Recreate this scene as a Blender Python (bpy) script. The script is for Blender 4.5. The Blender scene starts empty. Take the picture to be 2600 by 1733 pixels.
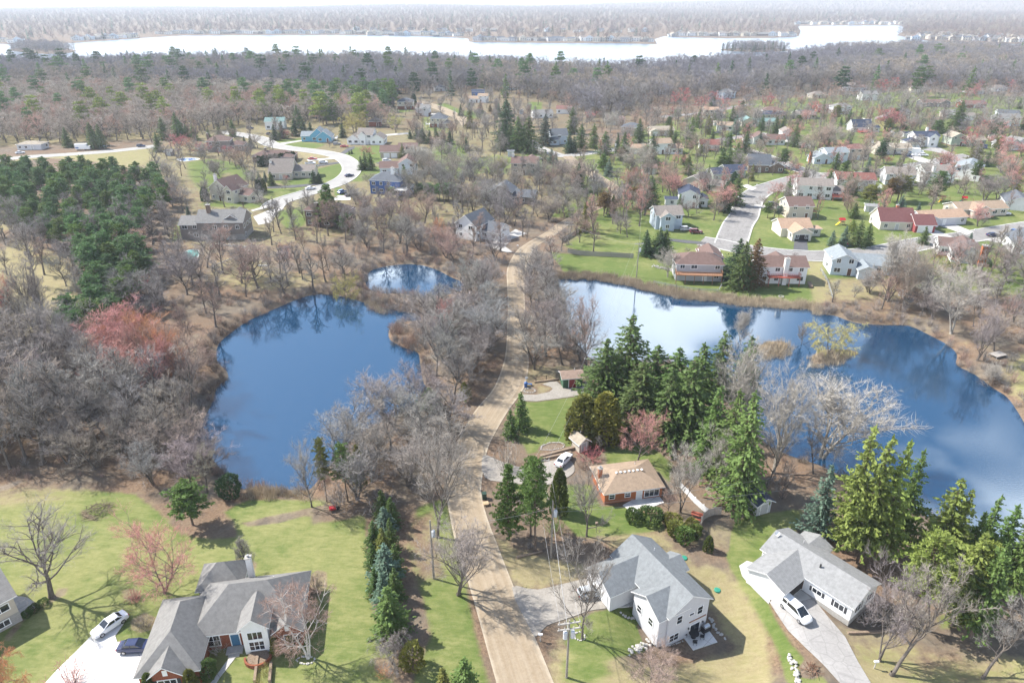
import bpy, math, random
import numpy as np
from mathutils import Vector, Matrix
sc = bpy.context.scene
COL = sc.collection
R = math.radians
# ---------------------------------------------------------------- camera, world, sun, exposure
FPX, CAMZ = 1760.0, 70.0
TH = math.atan(871.0 / FPX)
CT, ST = math.cos(TH), math.sin(TH)
cam = bpy.data.objects.new('camera', bpy.data.cameras.new('camera')); COL.objects.link(cam)
cam.location = (0, 0, CAMZ); cam.rotation_euler = (math.pi / 2 - TH, 0, 0)
cam.data.sensor_width = 36; cam.data.lens = 36 * FPX / 2600
cam.data.clip_start = 1; cam.data.clip_end = 80000
sc.camera = cam
SUN_EL, SUN_AZ = R(47), math.atan2(0.34, -0.94)      # direction towards the sun, seen from above
sdir = Vector((math.cos(SUN_EL) * math.cos(SUN_AZ), math.cos(SUN_EL) * math.sin(SUN_AZ), math.sin(SUN_EL)))
sun = bpy.data.objects.new('sun', bpy.data.lights.new('sun', 'SUN')); COL.objects.link(sun)
sun.data.energy = 4.2; sun.data.angle = R(0.9); sun.data.color = (1.0, 0.955, 0.88)
sun.rotation_euler = (-sdir).to_track_quat('-Z', 'Y').to_euler(); sun.location = (0, 0, 300)
wd = bpy.data.worlds.new('World'); sc.world = wd; wd.use_nodes = True
wn, wl = wd.node_tree.nodes, wd.node_tree.links
bg = wn['Background']; bg.inputs[1].default_value = 0.108
sky = wn.new('ShaderNodeTexSky'); sky.sky_type = 'NISHITA'; sky.sun_disc = False
sky.sun_elevation = SUN_EL; sky.sun_rotation = math.pi / 2 - SUN_AZ
sky.air_density = 1.0; sky.dust_density = 0.6; sky.ozone_density = 1.1
tc = wn.new('ShaderNodeTexCoord'); mp = wn.new('ShaderNodeMapping')
mp.inputs['Location'].default_value = (-3.33, 3.33, 1.7); mp.inputs['Scale'].default_value = (1, 1, 2.6)
wl.new(tc.outputs['Generated'], mp.inputs[0])
nz = wn.new('ShaderNodeTexNoise'); nz.inputs['Scale'].default_value = 1.5; nz.inputs['Detail'].default_value = 7; nz.inputs['Roughness'].default_value = 0.55
wl.new(mp.outputs[0], nz.inputs['Vector'])
sx = wn.new('ShaderNodeSeparateXYZ'); wl.new(tc.outputs['Generated'], sx.inputs[0])
low = wn.new('ShaderNodeMapRange'); low.inputs[1].default_value = 0.0; low.inputs[2].default_value = 0.50
low.inputs[3].default_value = 0.24; low.inputs[4].default_value = -0.11; wl.new(sx.outputs[2], low.inputs[0])
ad = wn.new('ShaderNodeMath'); ad.operation = 'ADD'; wl.new(nz.outputs[0], ad.inputs[0]); wl.new(low.outputs[0], ad.inputs[1])
cr = wn.new('ShaderNodeMapRange'); cr.interpolation_type = 'SMOOTHSTEP'
cr.inputs[1].default_value = 0.485; cr.inputs[2].default_value = 0.60; cr.inputs[3].default_value = 0; cr.inputs[4].default_value = 0.9; wl.new(ad.outputs[0], cr.inputs[0])
mx = wn.new('ShaderNodeMix'); mx.data_type = 'RGBA'; wl.new(cr.outputs[0], mx.inputs['Factor'])
wl.new(sky.outputs[0], mx.inputs[6]); mx.inputs[7].default_value = (15.5, 15.7, 16.2, 1)
wl.new(mx.outputs[2], bg.inputs[0])
vs = sc.view_settings; vs.view_transform = 'Standard'; vs.look = 'None'; vs.gamma = 1; vs.use_curve_mapping = False
vs.exposure = 1.22
sc.cycles.use_denoising = True; sc.cycles.max_bounces = 6; sc.cycles.diffuse_bounces = 2; sc.cycles.glossy_bounces = 2
sc.cycles.transmission_bounces = 2; sc.cycles.transparent_max_bounces = 6; sc.cycles.volume_bounces = 1
sc.cycles.caustics_reflective = False; sc.cycles.caustics_refractive = False
sc.cycles.sample_clamp_indirect = 4

# ---------------------------------------------------------------- photograph crops -> ground points
ZC = {'s': (0, 0, 1.0), 'v': (0, 0, 2600 / 2352),
      'a1': (0, 0, .3699), 'a2': (865, 0, .3699), 'a3': (1730, 0, .3699), 'a4': (0, 560, .3699), 'a5': (865, 560, .3699), 'a6': (1730, 560, .3699),
      'b1': (0, 1133, .38272), 'b2': (650, 1133, .38272), 'b3': (1250, 1133, .38272), 'b4': (1900, 1133, .38272),
      'c1': (450, 290, .19133), 'c2': (860, 230, .19133), 'c3': (1250, 250, .19133), 'c4': (1690, 250, .19133), 'c5': (2140, 250, .19133),
      'd1': (350, 1420, .19965), 'd2': (1480, 1360, .1913), 'd3': (1880, 1330, .1913), 'd4': (1380, 1100, .2125), 'd5': (1660, 600, .19125),
      'd6': (2060, 560, .2295), 'd7': (440, 480, .1955), 'd8': (1280, 880, .12755)}
def px(c, x, y):
    o = ZC[c]; return o[0] + x * o[2], o[1] + y * o[2]
def ray(x, y):
    u, v = x - 1300.0, y - 866.5
    return u, FPX * CT - v * ST, -FPX * ST - v * CT
def G0(x, y, z=0.0):
    d = ray(x, max(y, 6)); t = (CAMZ - z) / -d[2]
    return d[0] * t, d[1] * t
def pts0(c, L, z=0.0):
    return np.array([G0(*px(c, a, b), z) for a, b in L])

def sdist(X, Y, poly):
    """signed distance (negative inside) of points to a closed polygon"""
    P = np.asarray(poly, float); n = len(P)
    best = np.full(X.shape, 1e18); ins = np.zeros(X.shape, bool)
    for i in range(n):
        ax, ay = P[i]; bx, by = P[(i + 1) % n]
        ex, ey = bx - ax, by - ay; L2 = ex * ex + ey * ey + 1e-12
        t = np.clip(((X - ax) * ex + (Y - ay) * ey) / L2, 0, 1)
        dx, dy = X - ax - t * ex, Y - ay - t * ey
        best = np.minimum(best, dx * dx + dy * dy)
        c = ((ay > Y) != (by > Y)) & (X < (bx - ax) * (Y - ay) / ((by - ay) if by != ay else 1e-12) + ax)
        ins ^= c
    s = np.sqrt(best); s[ins] *= -1
    return s
def smooth(P, k=4, closed=True):
    P = np.asarray(P, float); n = len(P); out = []
    rng = range(n) if closed else range(n - 1)
    for i in rng:
        if closed: a, b, c, d = P[i - 1], P[i], P[(i + 1) % n], P[(i + 2) % n]
        else: a, b, c, d = P[max(i - 1, 0)], P[i], P[i + 1], P[min(i + 2, n - 1)]
        for j in range(k):
            t = j / k
            out.append(.5 * ((2 * b) + (-a + c) * t + (2 * a - 5 * b + 4 * c - d) * t * t + (-a + 3 * b - 3 * c + d) * t ** 3))
    if not closed: out.append(P[-1])
    return np.array(out)
def sstep(a, b, x):
    t = np.clip((x - a) / (b - a), 0, 1); return t * t * (3 - 2 * t)

WZ = -1.2
POND_W = smooth(pts0('s', [(870, 753), (935, 771), (957, 778), (1013, 789), (1057, 797), (1068, 812), (1013, 817), (989, 836), (991, 863), (1031, 884), (1061, 895), (1067, 926), (1076, 974),
    (1092, 990), (1075, 1020), (1020, 1048), (973, 1068), (900, 1110), (850, 1165), (800, 1228), (776, 1244), (700, 1240), (650, 1236), (612, 1240), (580, 1215), (540, 1165), (492, 1110), (505, 1080),
    (525, 1050), (543, 1012), (552, 980), (578, 963), (575, 941), (551, 915), (553, 878), (577, 852), (629, 815), (703, 782), (777, 752), (830, 748)], WZ), 3)
BAY_W = smooth(pts0('s', [(939, 689), (987, 675), (1050, 671), (1102, 682), (1146, 704), (1172, 716), (1174, 736), (1124, 750), (1083, 757), (1024, 745), (961, 743), (930, 722)], WZ), 3)
EAST_W = smooth(pts0('s', [(1394, 709), (1440, 706), (1501, 706), (1568, 715), (1642, 732), (1735, 752), (1819, 763), (1915, 772), (1989, 777), (2074, 784), (2084, 797), (2118, 801), (2174, 820), (2248, 825), (2307, 827),
    (2359, 850), (2407, 876), (2430, 900), (2429, 926), (2474, 950), (2525, 987), (2555, 1006), (2581, 1040), (2610, 1090), (2660, 1180), (2720, 1300), (2720, 1430), (2600, 1405), (2450, 1345), (2330, 1300),
    (2200, 1240), (2080, 1180), (1990, 1150), (1930, 1110), (1880, 1020), (1800, 955), (1700, 918), (1600, 925), (1510, 915), (1465, 870), (1425, 800)], WZ), 3)
LAKE_W = pts0('s', [(-300, 112), (60, 112), (185, 110), (333, 99), (462, 91), (870, 89), (1100, 92), (1187, 98), (1190, 107), (1383, 109.5), (1568, 110), (1671, 113), (1664, 100), (1690, 92), (1730, 95), (1850, 98),
    (1960, 97), (2030, 92.5), (2034, 78), (2026, 67), (2150, 65), (2285, 65), (2300, 75), (2274, 90), (2359, 105), (2507, 111.5), (2600, 112), (2950, 113), (2950, 140), (2600, 140), (2450, 130), (2300, 128), (2130, 136),
    (2000, 160), (1800, 172), (1560, 192), (1400, 188), (1200, 172), (1000, 163), (700, 168), (400, 172), (150, 180), (-300, 186)], WZ)
ISLES = [smooth(pts0('s', L, WZ), 2) for L in (
    [(1925, 885), (1945, 868), (1985, 866), (2003, 876), (1990, 890), (1950, 905)],
    [(2062, 905), (2085, 890), (2130, 885), (2170, 890), (2180, 900), (2120, 915), (2070, 925)],
    [(20, 128), (60, 119), (130, 117), (200, 130), (120, 138)],
    [(1822, 127), (1880, 121), (1960, 121), (2015, 128), (1920, 133)])]
PITS = [(pts0('d2', [(1560, 1400)], -2.4)[0], 9.5, 2.4), (pts0('s', [(2290, 1600)], -1.0)[0], 11.0, 1.3)]
def terrain(X, Y):
    X = np.asarray(X, float); Y = np.asarray(Y, float)
    Z = 0.10 * np.sin(X * .05 + 1) * np.sin(Y * .043) * (1 - np.exp(-Y / 300))
    for c, r, dep in PITS:
        d = np.hypot(X - c[0], Y - c[1]); Z = Z - dep * np.exp(-(d / r) ** 4)
    for poly, wd_, dep in ((POND_W, 4.5, 3.0), (BAY_W, 4.5, 3.0), (EAST_W, 4.5, 3.0), (LAKE_W, 14, 3.4)):
        lo, hi = poly.min(0) - 3 * wd_, poly.max(0) + 3 * wd_
        m = (X > lo[0]) & (X < hi[0]) & (Y > lo[1]) & (Y < hi[1])
        if not m.any(): continue
        s = sdist(X[m], Y[m], poly)
        for isl in ISLES:
            s = np.maximum(s, -sdist(X[m], Y[m], isl))
        q = 1 - sstep(-wd_, wd_, s)
        Z[m] = np.minimum(Z[m], (1 - q) * np.minimum(Z[m], 0) + q * -2.4 * dep / 3.0 * 1.0) if True else Z[m]
    far = sstep(2500, 9000, Y)
    Z = Z + far * (14 * np.sin(X * .0011 + 2) + 10 * np.sin(X * .0031 + Y * .0007) + 8)
    Z = Z + 75 * sstep(4200, 6500, Y) * (1 - sstep(9000, 16000, Y)) * sstep(-600, 2500, X - .1 * Y) 
    return Z
def hz(x, y):
    return float(terrain(np.array([x]), np.array([y]))[0])
def GP(c, x, y):
    """ground point under a pixel of a crop"""
    X, Y = px(c, x, y); z = 0.0
    for _ in range(6):
        gx, gy = G0(X, Y, z); z = hz(gx, gy)
    return Vector((gx, gy, z))
def top_h(base, c, y):
    """height of a vertical thing standing on base whose top shows at row y of the crop"""
    _, Y = px(c, 0, y); d = ray(1300, Y)
    return max(.4, CAMZ + base.y * d[2] / d[1] - base.z)
def mpp(p):
    return (p.y * CT + (CAMZ - p.z) * ST) / FPX

# ---------------------------------------------------------------- object helpers
def link(o, parent=None):
    COL.objects.link(o)
    if parent is not None: o.parent = parent
    return o
def tag(o, label=None, cat=None, group=None, kind=None):
    if label: o['label'] = label
    if cat: o['category'] = cat
    if group: o['group'] = group
    if kind: o['kind'] = kind
    return o
def thing(name, label, cat, loc=(0, 0, 0), rz=0.0, group=None):
    o = bpy.data.objects.new(name, None); o.empty_display_size = .5
    o.location = loc; o.rotation_euler = (0, 0, rz)
    return tag(link(o), label, cat, group)
def inst(name, me, parent=None, loc=(0, 0, 0), rz=0.0, scale=None):
    o = bpy.data.objects.new(name, me); o.location = loc; o.rotation_euler = (0, 0, rz)
    if scale is not None: o.scale = scale if hasattr(scale, '__len__') else (scale,) * 3
    return link(o, parent)
def mesh_np(name, V, F, mats=(), midx=None, smooth_=False):
    V = np.asarray(V, np.float32); F = np.asarray(F, np.int32)
    me = bpy.data.meshes.new(name); k = F.shape[1]; n = len(F)
    me.vertices.add(len(V)); me.vertices.foreach_set('co', V.ravel())
    me.loops.add(n * k); me.loops.foreach_set('vertex_index', F.ravel())
    me.polygons.add(n); me.polygons.foreach_set('loop_start', np.arange(n, dtype=np.int32) * k)
    me.polygons.foreach_set('loop_total', np.full(n, k, np.int32))
    for m in mats: me.materials.append(m)
    if midx is not None: me.polygons.foreach_set('material_index', np.asarray(midx, np.int32))
    if smooth_: me.polygons.foreach_set('use_smooth', np.ones(n, bool))
    me.update(calc_edges=True)
    return me
class MB:
    def __init__(s): s.v, s.f, s.m, s.sm = [], [], [], []
    def face(s, pts, m=0):
        i = len(s.v); s.v += [tuple(p) for p in pts]; s.f.append(tuple(range(i, i + len(pts)))); s.m.append(m); return s
    def box(s, x0, x1, y0, y1, z0, z1, m=0, T=None):
        p = [(x0, y0, z0), (x1, y0, z0), (x1, y1, z0), (x0, y1, z0), (x0, y0, z1), (x1, y0, z1), (x1, y1, z1), (x0, y1, z1)]
        if T is not None: p = [tuple(T @ Vector(q)) for q in p]
        i = len(s.v); s.v += p
        for q in ((0, 3, 2, 1), (4, 5, 6, 7), (0, 1, 5, 4), (1, 2, 6, 5), (2, 3, 7, 6), (3, 0, 4, 7)):
            s.f.append(tuple(i + k for k in q)); s.m.append(m)
        return s
    def beam(s, p, q, w, h=None, m=0):
        p, q = Vector(p), Vector(q); h = h or w; d = q - p; L = d.length
        T = Matrix.Translation(p) @ d.to_track_quat('Y', 'Z').to_matrix().to_4x4()
        return s.box(-w / 2, w / 2, 0, L, -h / 2, h / 2, m, T)
    def ring(s, c, r, n, ax=None):
        i = len(s.v); q = (ax or Vector((0, 0, 1))).to_track_quat('Z', 'Y').to_matrix()
        for k in range(n):
            a = 2 * math.pi * k / n; s.v.append(tuple(Vector(c) + q @ Vector((r * math.cos(a), r * math.sin(a), 0))))
        return i
    def tube(s, P, rad, n=6, m=0, cap=True):
        P = [Vector(p) for p in P]; rs = rad if hasattr(rad, '__len__') else [rad] * len(P); idx = []
        for k, p in enumerate(P):
            d = (P[min(k + 1, len(P) - 1)] - P[max(k - 1, 0)])
            idx.append(s.ring(p, rs[k], n, d))
        for a, b in zip(idx, idx[1:]):
            for k in range(n):
                s.f.append((a + k, a + (k + 1) % n, b + (k + 1) % n, b + k)); s.m.append(m)
        if cap:
            s.f.append(tuple(idx[0] + k for k in reversed(range(n)))); s.m.append(m)
            s.f.append(tuple(idx[-1] + k for k in range(n))); s.m.append(m)
        return s
    def lathe(s, prof, n=12, m=0, c=(0, 0, 0)):
        return s.tube([(c[0], c[1], c[2] + z) for r, z in prof], [r for r, z in prof], n, m) if False else s._lathe(prof, n, m, c)
    def _lathe(s, prof, n, m, c):
        idx = []
        for r, z in prof:
            i = len(s.v); idx.append(i)
            for k in range(n):
                a = 2 * math.pi * k / n; s.v.append((c[0] + r * math.cos(a), c[1] + r * math.sin(a), c[2] + z))
        for a, b in zip(idx, idx[1:]):
            for k in range(n):
                s.f.append((a + k, a + (k + 1) % n, b + (k + 1) % n, b + k)); s.m.append(m)
        s.f.append(tuple(idx[0] + k for k in reversed(range(n)))); s.m.append(m)
        s.f.append(tuple(idx[-1] + k for k in range(n))); s.m.append(m)
        return s
    def mesh(s, name, mats, smooth_=False):
        me = bpy.data.meshes.new(name); me.from_pydata(s.v, [], s.f)
        for m in (mats if isinstance(mats, (list, tuple)) else [mats]): me.materials.append(m)
        me.polygons.foreach_set('material_index', s.m)
        if smooth_: me.polygons.foreach_set('use_smooth', [True] * len(s.f))
        me.update(); return me
    def obj(s, name, mats, parent=None, loc=(0, 0, 0), rz=0.0, smooth_=False):
        return inst(name, s.mesh(name, mats, smooth_), parent, loc, rz)
def label_of(o, *a): return tag(o, *a)

# ---------------------------------------------------------------- materials
MATS = {}
def mat(name, col, rough=.8, var=.12, scale=3.0, bump=0.0, spec=.3, metal=0.0, col2=None, trans=0.0, bands=None):
    """procedural surface: base colour varied by two noises, optional horizontal courses and bump"""
    if name in MATS: return MATS[name]
    m = bpy.data.materials.new(name); m.use_nodes = True; N, L = m.node_tree.nodes, m.node_tree.links
    b = N['Principled BSDF']; b.inputs['Roughness'].default_value = rough; b.inputs['Metallic'].default_value = metal
    b.inputs['Specular IOR Level'].default_value = spec
    t = N.new('ShaderNodeTexCoord'); n1 = N.new('ShaderNodeTexNoise'); n1.inputs['Scale'].default_value = scale
    n1.inputs['Detail'].default_value = 5; n1.inputs['Roughness'].default_value = .65
    L.new(t.outputs['Object'], n1.inputs['Vector'])
    c1 = tuple(max(0, c * (1 - var)) for c in col); c2 = col2 or tuple(min(1, c * (1 + var)) for c in col)
    r = N.new('ShaderNodeValToRGB'); r.color_ramp.elements[0].position = .32; r.color_ramp.elements[1].position = .68
    r.color_ramp.elements[0].color = (*c1, 1); r.color_ramp.elements[1].color = (*c2, 1)
    L.new(n1.outputs[0], r.inputs[0]); out = r.outputs[0]
    if bands:
        sp, dk = bands
        s = N.new('ShaderNodeSeparateXYZ'); L.new(t.outputs['Object'], s.inputs[0])
        f = N.new('ShaderNodeMath'); f.operation = 'MULTIPLY'; f.inputs[1].default_value = 1 / sp; L.new(s.outputs[2], f.inputs[0])
        g = N.new('ShaderNodeMath'); g.operation = 'FRACT'; L.new(f.outputs[0], g.inputs[0])
        h = N.new('ShaderNodeMapRange'); h.inputs[1].default_value = 0; h.inputs[2].default_value = .25; h.inputs[3].default_value = dk; h.inputs[4].default_value = 1
        L.new(g.outputs[0], h.inputs[0])
        mm = N.new('ShaderNodeMix'); mm.data_type = 'RGBA'; mm.blend_type = 'MULTIPLY'; mm.inputs['Factor'].default_value = 1
        L.new(out, mm.inputs[6]); L.new(h.outputs[0], mm.inputs[7]); out = mm.outputs[2]
    L.new(out, b.inputs['Base Color'])
    if bump:
        bp = N.new('ShaderNodeBump'); bp.inputs['Strength'].default_value = bump; bp.inputs['Distance'].default_value = .05
        L.new(n1.outputs[0], bp.inputs['Height']); L.new(bp.outputs[0], b.inputs['Normal'])
    MATS[name] = m
    return m
def roof_mat(name, col): return mat('roof_' + name, col, .92, .16, 1.6, .25, .15, bands=(.085, .80))
def wall_mat(name, col): return mat('siding_' + name, col, .7, .05, .9, .0, .25, bands=(.2, .86))
# ---------------------------------------------------------------- ground cover areas: (crop, outline, feather m, lawn, dry grass, bare soil)
AREAS = [
 # broad zones first
 ('s', [(-250, 232), (300, 230), (640, 238), (820, 250), (900, 262), (1000, 330), (860, 318), (620, 318), (420, 352), (200, 362), (0, 372), (-250, 390)], 15, .1, .75, 0),
 ('s', [(300, 420), (460, 330), (640, 300), (1000, 260), (1250, 300), (1480, 340), (1600, 420), (1560, 500), (1400, 560), (1250, 560), (1000, 600), (640, 640), (420, 640), (440, 500)], 12, .42, .45, 0),
 ('s', [(1450, 420), (1640, 320), (1900, 255), (2300, 230), (2700, 250), (2750, 800), (2560, 760), (2300, 740), (2080, 745), (1730, 725), (1500, 690), (1430, 640), (1440, 560)], 10, .68, .3, 0),
 ('s', [(900, 240), (1300, 215), (1700, 250), (1640, 320), (1450, 340), (1200, 320), (960, 330)], 12, .4, .3, 0),
 ('a1', [(90, 1075), (560, 1045), (1060, 1005), (1080, 1060), (940, 1150), (620, 1110), (330, 1085), (100, 1110)], 3, .45, .75, 0),
 ('c1', [(170, 640), (420, 600), (700, 640), (950, 780), (980, 860), (880, 870), (700, 760), (560, 800), (500, 960), (440, 1040), (330, 980), (200, 820)], 3, 1, 0, 0),
 ('c1', [(1320, 410), (1640, 365), (1950, 400), (1840, 450), (1500, 450)], 2, .9, .2, 0), ('c1', [(1180, 355), (1640, 320), (1560, 360), (1240, 390)], 2, .9, .2, 0),
 ('c1', [(1600, 800), (1780, 760), (2150, 660), (2210, 740), (2080, 850), (1900, 930), (1500, 940), (1300, 900), (1500, 860)], 2, 1, .05, 0),
 ('c1', [(320, 1200), (470, 1120), (900, 1090), (1200, 1000), (1700, 960), (1720, 1010), (1300, 1120), (1170, 1180), (1150, 1230), (980, 1250), (600, 1230)], 2, .8, .3, 0),
 ('c1', [(1340, 1290), (1640, 1240), (1700, 1400), (1640, 1480), (1480, 1500), (1380, 1400)], 2, 1, 0, 0), ('c1', [(0, 1450), (90, 1400), (120, 1568), (0, 1568)], 2, 1, .1, 0),
 ('c1', [(2100, 970), (2160, 980), (2190, 1090), (2110, 1080)], 1, 1, 0, 0), ('c1', [(1400, 490), (1850, 500), (2080, 560), (1700, 580), (1600, 520)], 2, .3, .7, 0),
 ('c2', [(80, 850), (200, 760), (560, 730), (600, 900), (500, 960), (270, 950), (200, 880)], 2, 1, 0, 0), ('c2', [(100, 1200), (280, 1050), (600, 1000), (560, 1100), (300, 1200)], 2, .9, .2, 0),
 ('c2', [(1230, 830), (1450, 660), (1560, 680), (1700, 900), (1750, 1000), (1900, 900), (2100, 860), (2300, 900), (2200, 1100), (1900, 1080), (1700, 1120), (1400, 1200), (1330, 1100), (1300, 950)], 3, 1, .05, 0),
 ('c2', [(640, 260), (800, 240), (1000, 260), (850, 290), (660, 280)], 2, .9, .2, 0), ('c2', [(1270, 190), (1400, 170), (1600, 260), (1900, 300), (1850, 380), (1650, 340), (1400, 250)], 2, .9, .1, 0),
 ('c2', [(1100, 360), (1230, 350), (1200, 480), (1480, 500), (1450, 560), (1150, 520)], 2, .7, .4, 0),
 ('c3', [(300, 760), (640, 720), (680, 860), (900, 960), (700, 980), (560, 900), (520, 800)], 2, 1, 0, 0), ('c3', [(1090, 790), (1360, 740), (1380, 900), (1320, 970), (1200, 900)], 2, .7, .3, 0),
 ('c3', [(900, 1440), (1390, 1390), (1400, 1470), (1200, 1568), (800, 1568)], 2, .9, .2, 0), ('c3', [(2020, 1020), (2200, 1030), (2300, 1300), (2180, 1450), (2150, 1200)], 2, .9, .2, 0), ('c3', [(490, 50), (640, 50), (640, 190), (520, 180)], 2, .9, .1, 0),
 ('a5', [(1540, 170), (1800, 60), (2100, 130), (2050, 240), (1850, 215), (1640, 200)], 2, .75, .35, 0),
 # north of the right pond
 ('s', [(1395, 640), (1500, 655), (1700, 690), (2050, 725), (2080, 780), (1900, 765), (1700, 735), (1560, 708), (1440, 700)], 2, .95, .15, 0),
 ('a6', [(830, 250), (980, 270), (1020, 560), (900, 560), (880, 420)], 1.5, .45, .75, 0), ('a6', [(960, 400), (1500, 390), (1560, 540), (1100, 560), (1000, 520)], 3, .35, .6, 0),
 ('a6', [(1000, 560), (1600, 540), (2000, 640), (2352, 600), (2352, 1000), (2000, 900), (1700, 760), (1300, 690), (1000, 640)], 4, .0, .3, 0),
 ('a6', [(2200, 1000), (2352, 900), (2500, 900), (2500, 1300), (2380, 1250), (2260, 1150)], 2, .5, .7, 0),
 # woods left: litter, clearing tan
 ('a4', [(0, 200), (120, 130), (330, 200), (480, 280), (560, 360), (600, 500), (520, 620), (430, 830), (160, 840), (0, 700), (-300, 600), (-300, 200)], 4, .12, .75, .1),
 ('a1', [(-200, 1440), (60, 1430), (110, 1568), (-200, 1620)], 4, 0, .8, .1),
 ('d7', [(480, 960), (700, 900), (1000, 870), (1250, 950), (1400, 1050), (1900, 1100), (2000, 1200), (1500, 1300), (1000, 1330), (600, 1250), (480, 1100)], 4, .35, .6, 0),
 ('d7', [(0, 450), (140, 410), (150, 600), (0, 680)], 2, 1, .2, 0), ('d7', [(420, 720), (1050, 740), (1000, 800), (500, 840)], 1.5, 0, .3, .6),
 # near left lawn
 ('b1', [(-900, 420), (0, 340), (160, 290), (600, 285), (900, 315), (1000, 390), (1110, 480), (1200, 575), (1400, 610), (1560, 595), (1540, 490), (1480, 440), (1560, 385), (1660, 352), (1829, 345), (2160, 360), (2190, 400), (2060, 450), (2080, 510), (2300, 480),
   (2430, 440), (2545, 490), (2560, 800), (2590, 1100), (2620, 1300), (2600, 1900), (1000, 2100), (-900, 2100)], 1.6, .9, .62, 0),
 ('b1', [(-900, 340), (0, 300), (300, 300), (560, 340), (300, 380), (0, 420), (-900, 460)], 3, .3, .7, 0), ('b1', [(0, 260), (140, 215), (160, 240), (40, 290), (-60, 300)], 1, 0, .5, .8),
 ('b1', [(540, 420), (640, 480), (720, 470), (640, 490), (560, 470)], 1.2, 0, .3, .7), ('b1', [(1130, 500), (1300, 590), (1560, 590), (1540, 520), (1300, 480)], 1, .25, .2, .3),
 ('b1', [(1600, 510), (1829, 450), (2160, 390), (2180, 400), (2060, 450), (1829, 510), (1640, 530)], .7, .05, .3, .4),
 ('b1', [(870, 1150), (960, 1100), (1040, 1140), (1030, 1210), (930, 1230), (870, 1210)], .6, 0, .6, .3), ('b1', [(800, 950), (900, 940), (960, 1000), (900, 1040), (820, 1010)], .8, .1, .5, .3),
 ('b1', [(1470, 780), (1600, 740), (1700, 770), (1690, 850), (1500, 860)], .7, 0, .5, .3), ('b1', [(360, 1010), (380, 940), (450, 940), (430, 990)], .8, 0, .5, .5), ('b1', [(20, 1280), (140, 1130), (330, 1010), (360, 1020), (160, 1150), (60, 1290)], .8, .05, .5, .3),
 ('b2', [(330, 890), (400, 820), (470, 830), (470, 920), (400, 1010), (330, 1000)], .6, 0, .5, .3), ('b2', [(720, 400), (930, 380), (1010, 800), (1100, 1150), (1200, 1290), (1000, 1340), (830, 1300), (760, 1000), (730, 600)], 1.2, .08, .15, .1),
 ('b2', [(1060, 400), (1260, 330), (1400, 880), (1460, 1200), (1560, 1568), (1580, 1900), (1000, 1900), (1040, 1500), (1150, 1250), (1090, 1000), (1000, 700)], 1.2, .75, .4, .0), ('b2', [(1000, 500), (1180, 420), (1260, 860), (1100, 900), (1020, 760)], 1.5, .35, .4, .1),
 ('b2', [(790, 1400), (1000, 1420), (1010, 1500), (880, 1530), (790, 1480)], .8, 0, .4, .4),
 # right of the road, near
 ('b3', [(20, 600), (200, 700), (560, 780), (700, 800), (560, 890), (200, 960), (120, 860)], 1.5, .12, .75, .35),
 ('b3', [(430, 250), (660, 250), (720, 390), (900, 400), (1130, 480), (1160, 560), (1000, 600), (800, 620), (560, 600), (470, 500), (420, 400)], 1.2, .9, .3, 0), ('b3', [(740, 0), (1050, -20), (1200, 120), (1180, 250), (1050, 120), (760, 140)], 1.5, .9, .2, 0),
 ('b3', [(0, 200), (380, 250), (390, 420), (150, 330)], 1.5, .6, .4, .1), ('b3', [(700, 600), (1120, 560), (1300, 760), (1000, 650), (820, 680)], 1.5, .15, .7, .1),
 ('b3', [(1180, 730), (1330, 780), (1500, 800), (1700, 900), (1829, 1150), (1900, 1900), (300, 1900), (440, 1300), (900, 1420), (1300, 1360), (1640, 1270), (1480, 1000), (1300, 860)], 1.5, .3, .85, .08),
 ('b3', [(500, 1150), (640, 1110), (760, 1070), (860, 1040), (960, 1030), (990, 1130), (1040, 1290), (900, 1370), (760, 1400), (560, 1420), (480, 1300)], 1.0, .95, .2, .0), ('b3', [(470, 1420), (720, 1400), (800, 1500), (640, 1568), (480, 1568)], 1.5, .8, .35, .05),
 ('b3', [(1560, 560), (1640, 480), (1829, 440), (2100, 400), (2110, 500), (1960, 640), (1930, 760), (1760, 780), (1660, 790), (1829, 1010), (2000, 1300), (2300, 1650), (2040, 1900), (1900, 1300), (1829, 1150), (1700, 950), (1580, 800), (1540, 700)], 1.2, .95, .4, 0),
 ('b3', [(970, 1130), (1010, 1120), (1090, 1270), (1050, 1300), (990, 1190)], .4, 0, .05, .35), ('b3', [(1390, 560), (1500, 500), (1580, 540), (1560, 700), (1480, 660)], .8, 0, .5, .35), ('b3', [(1100, 440), (1300, 420), (1420, 560), (1450, 680), (1260, 640), (1150, 520)], .8, .3, .4, .1),
 ('b4', [(380, 320), (520, 560), (700, 800), (900, 850), (1300, 800), (1829, 700), (1829, 1100), (1400, 1200), (1000, 1000), (700, 820), (340, 560)], 2, 0, .25, .1),
 ('b4', [(660, 1240), (1000, 1260), (1500, 1330), (2000, 1400), (2100, 1900), (860, 1900), (720, 1400)], 1.5, .45, .65, .05), ('b4', [(640, 1160), (1050, 1200), (1000, 1240), (650, 1230)], 1, .1, .5, .4), ('b4', [(1250, 1060), (1500, 1080), (1520, 1160), (1280, 1180)], 1.5, .7, .4, 0), ('b4', [(1100, 1220), (1560, 1280), (1600, 1400), (1200, 1360)], 2, 0, .3, .2),
 ('b4', [(340, 1440), (400, 1400), (490, 1480), (440, 1540), (350, 1520)], .7, 0, .3, .6), ('b4', [(730, 1400), (850, 1440), (1100, 1568), (900, 1600), (780, 1500)], 1, .15, .8, .1),
 # park strip and lawn by the shed
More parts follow.
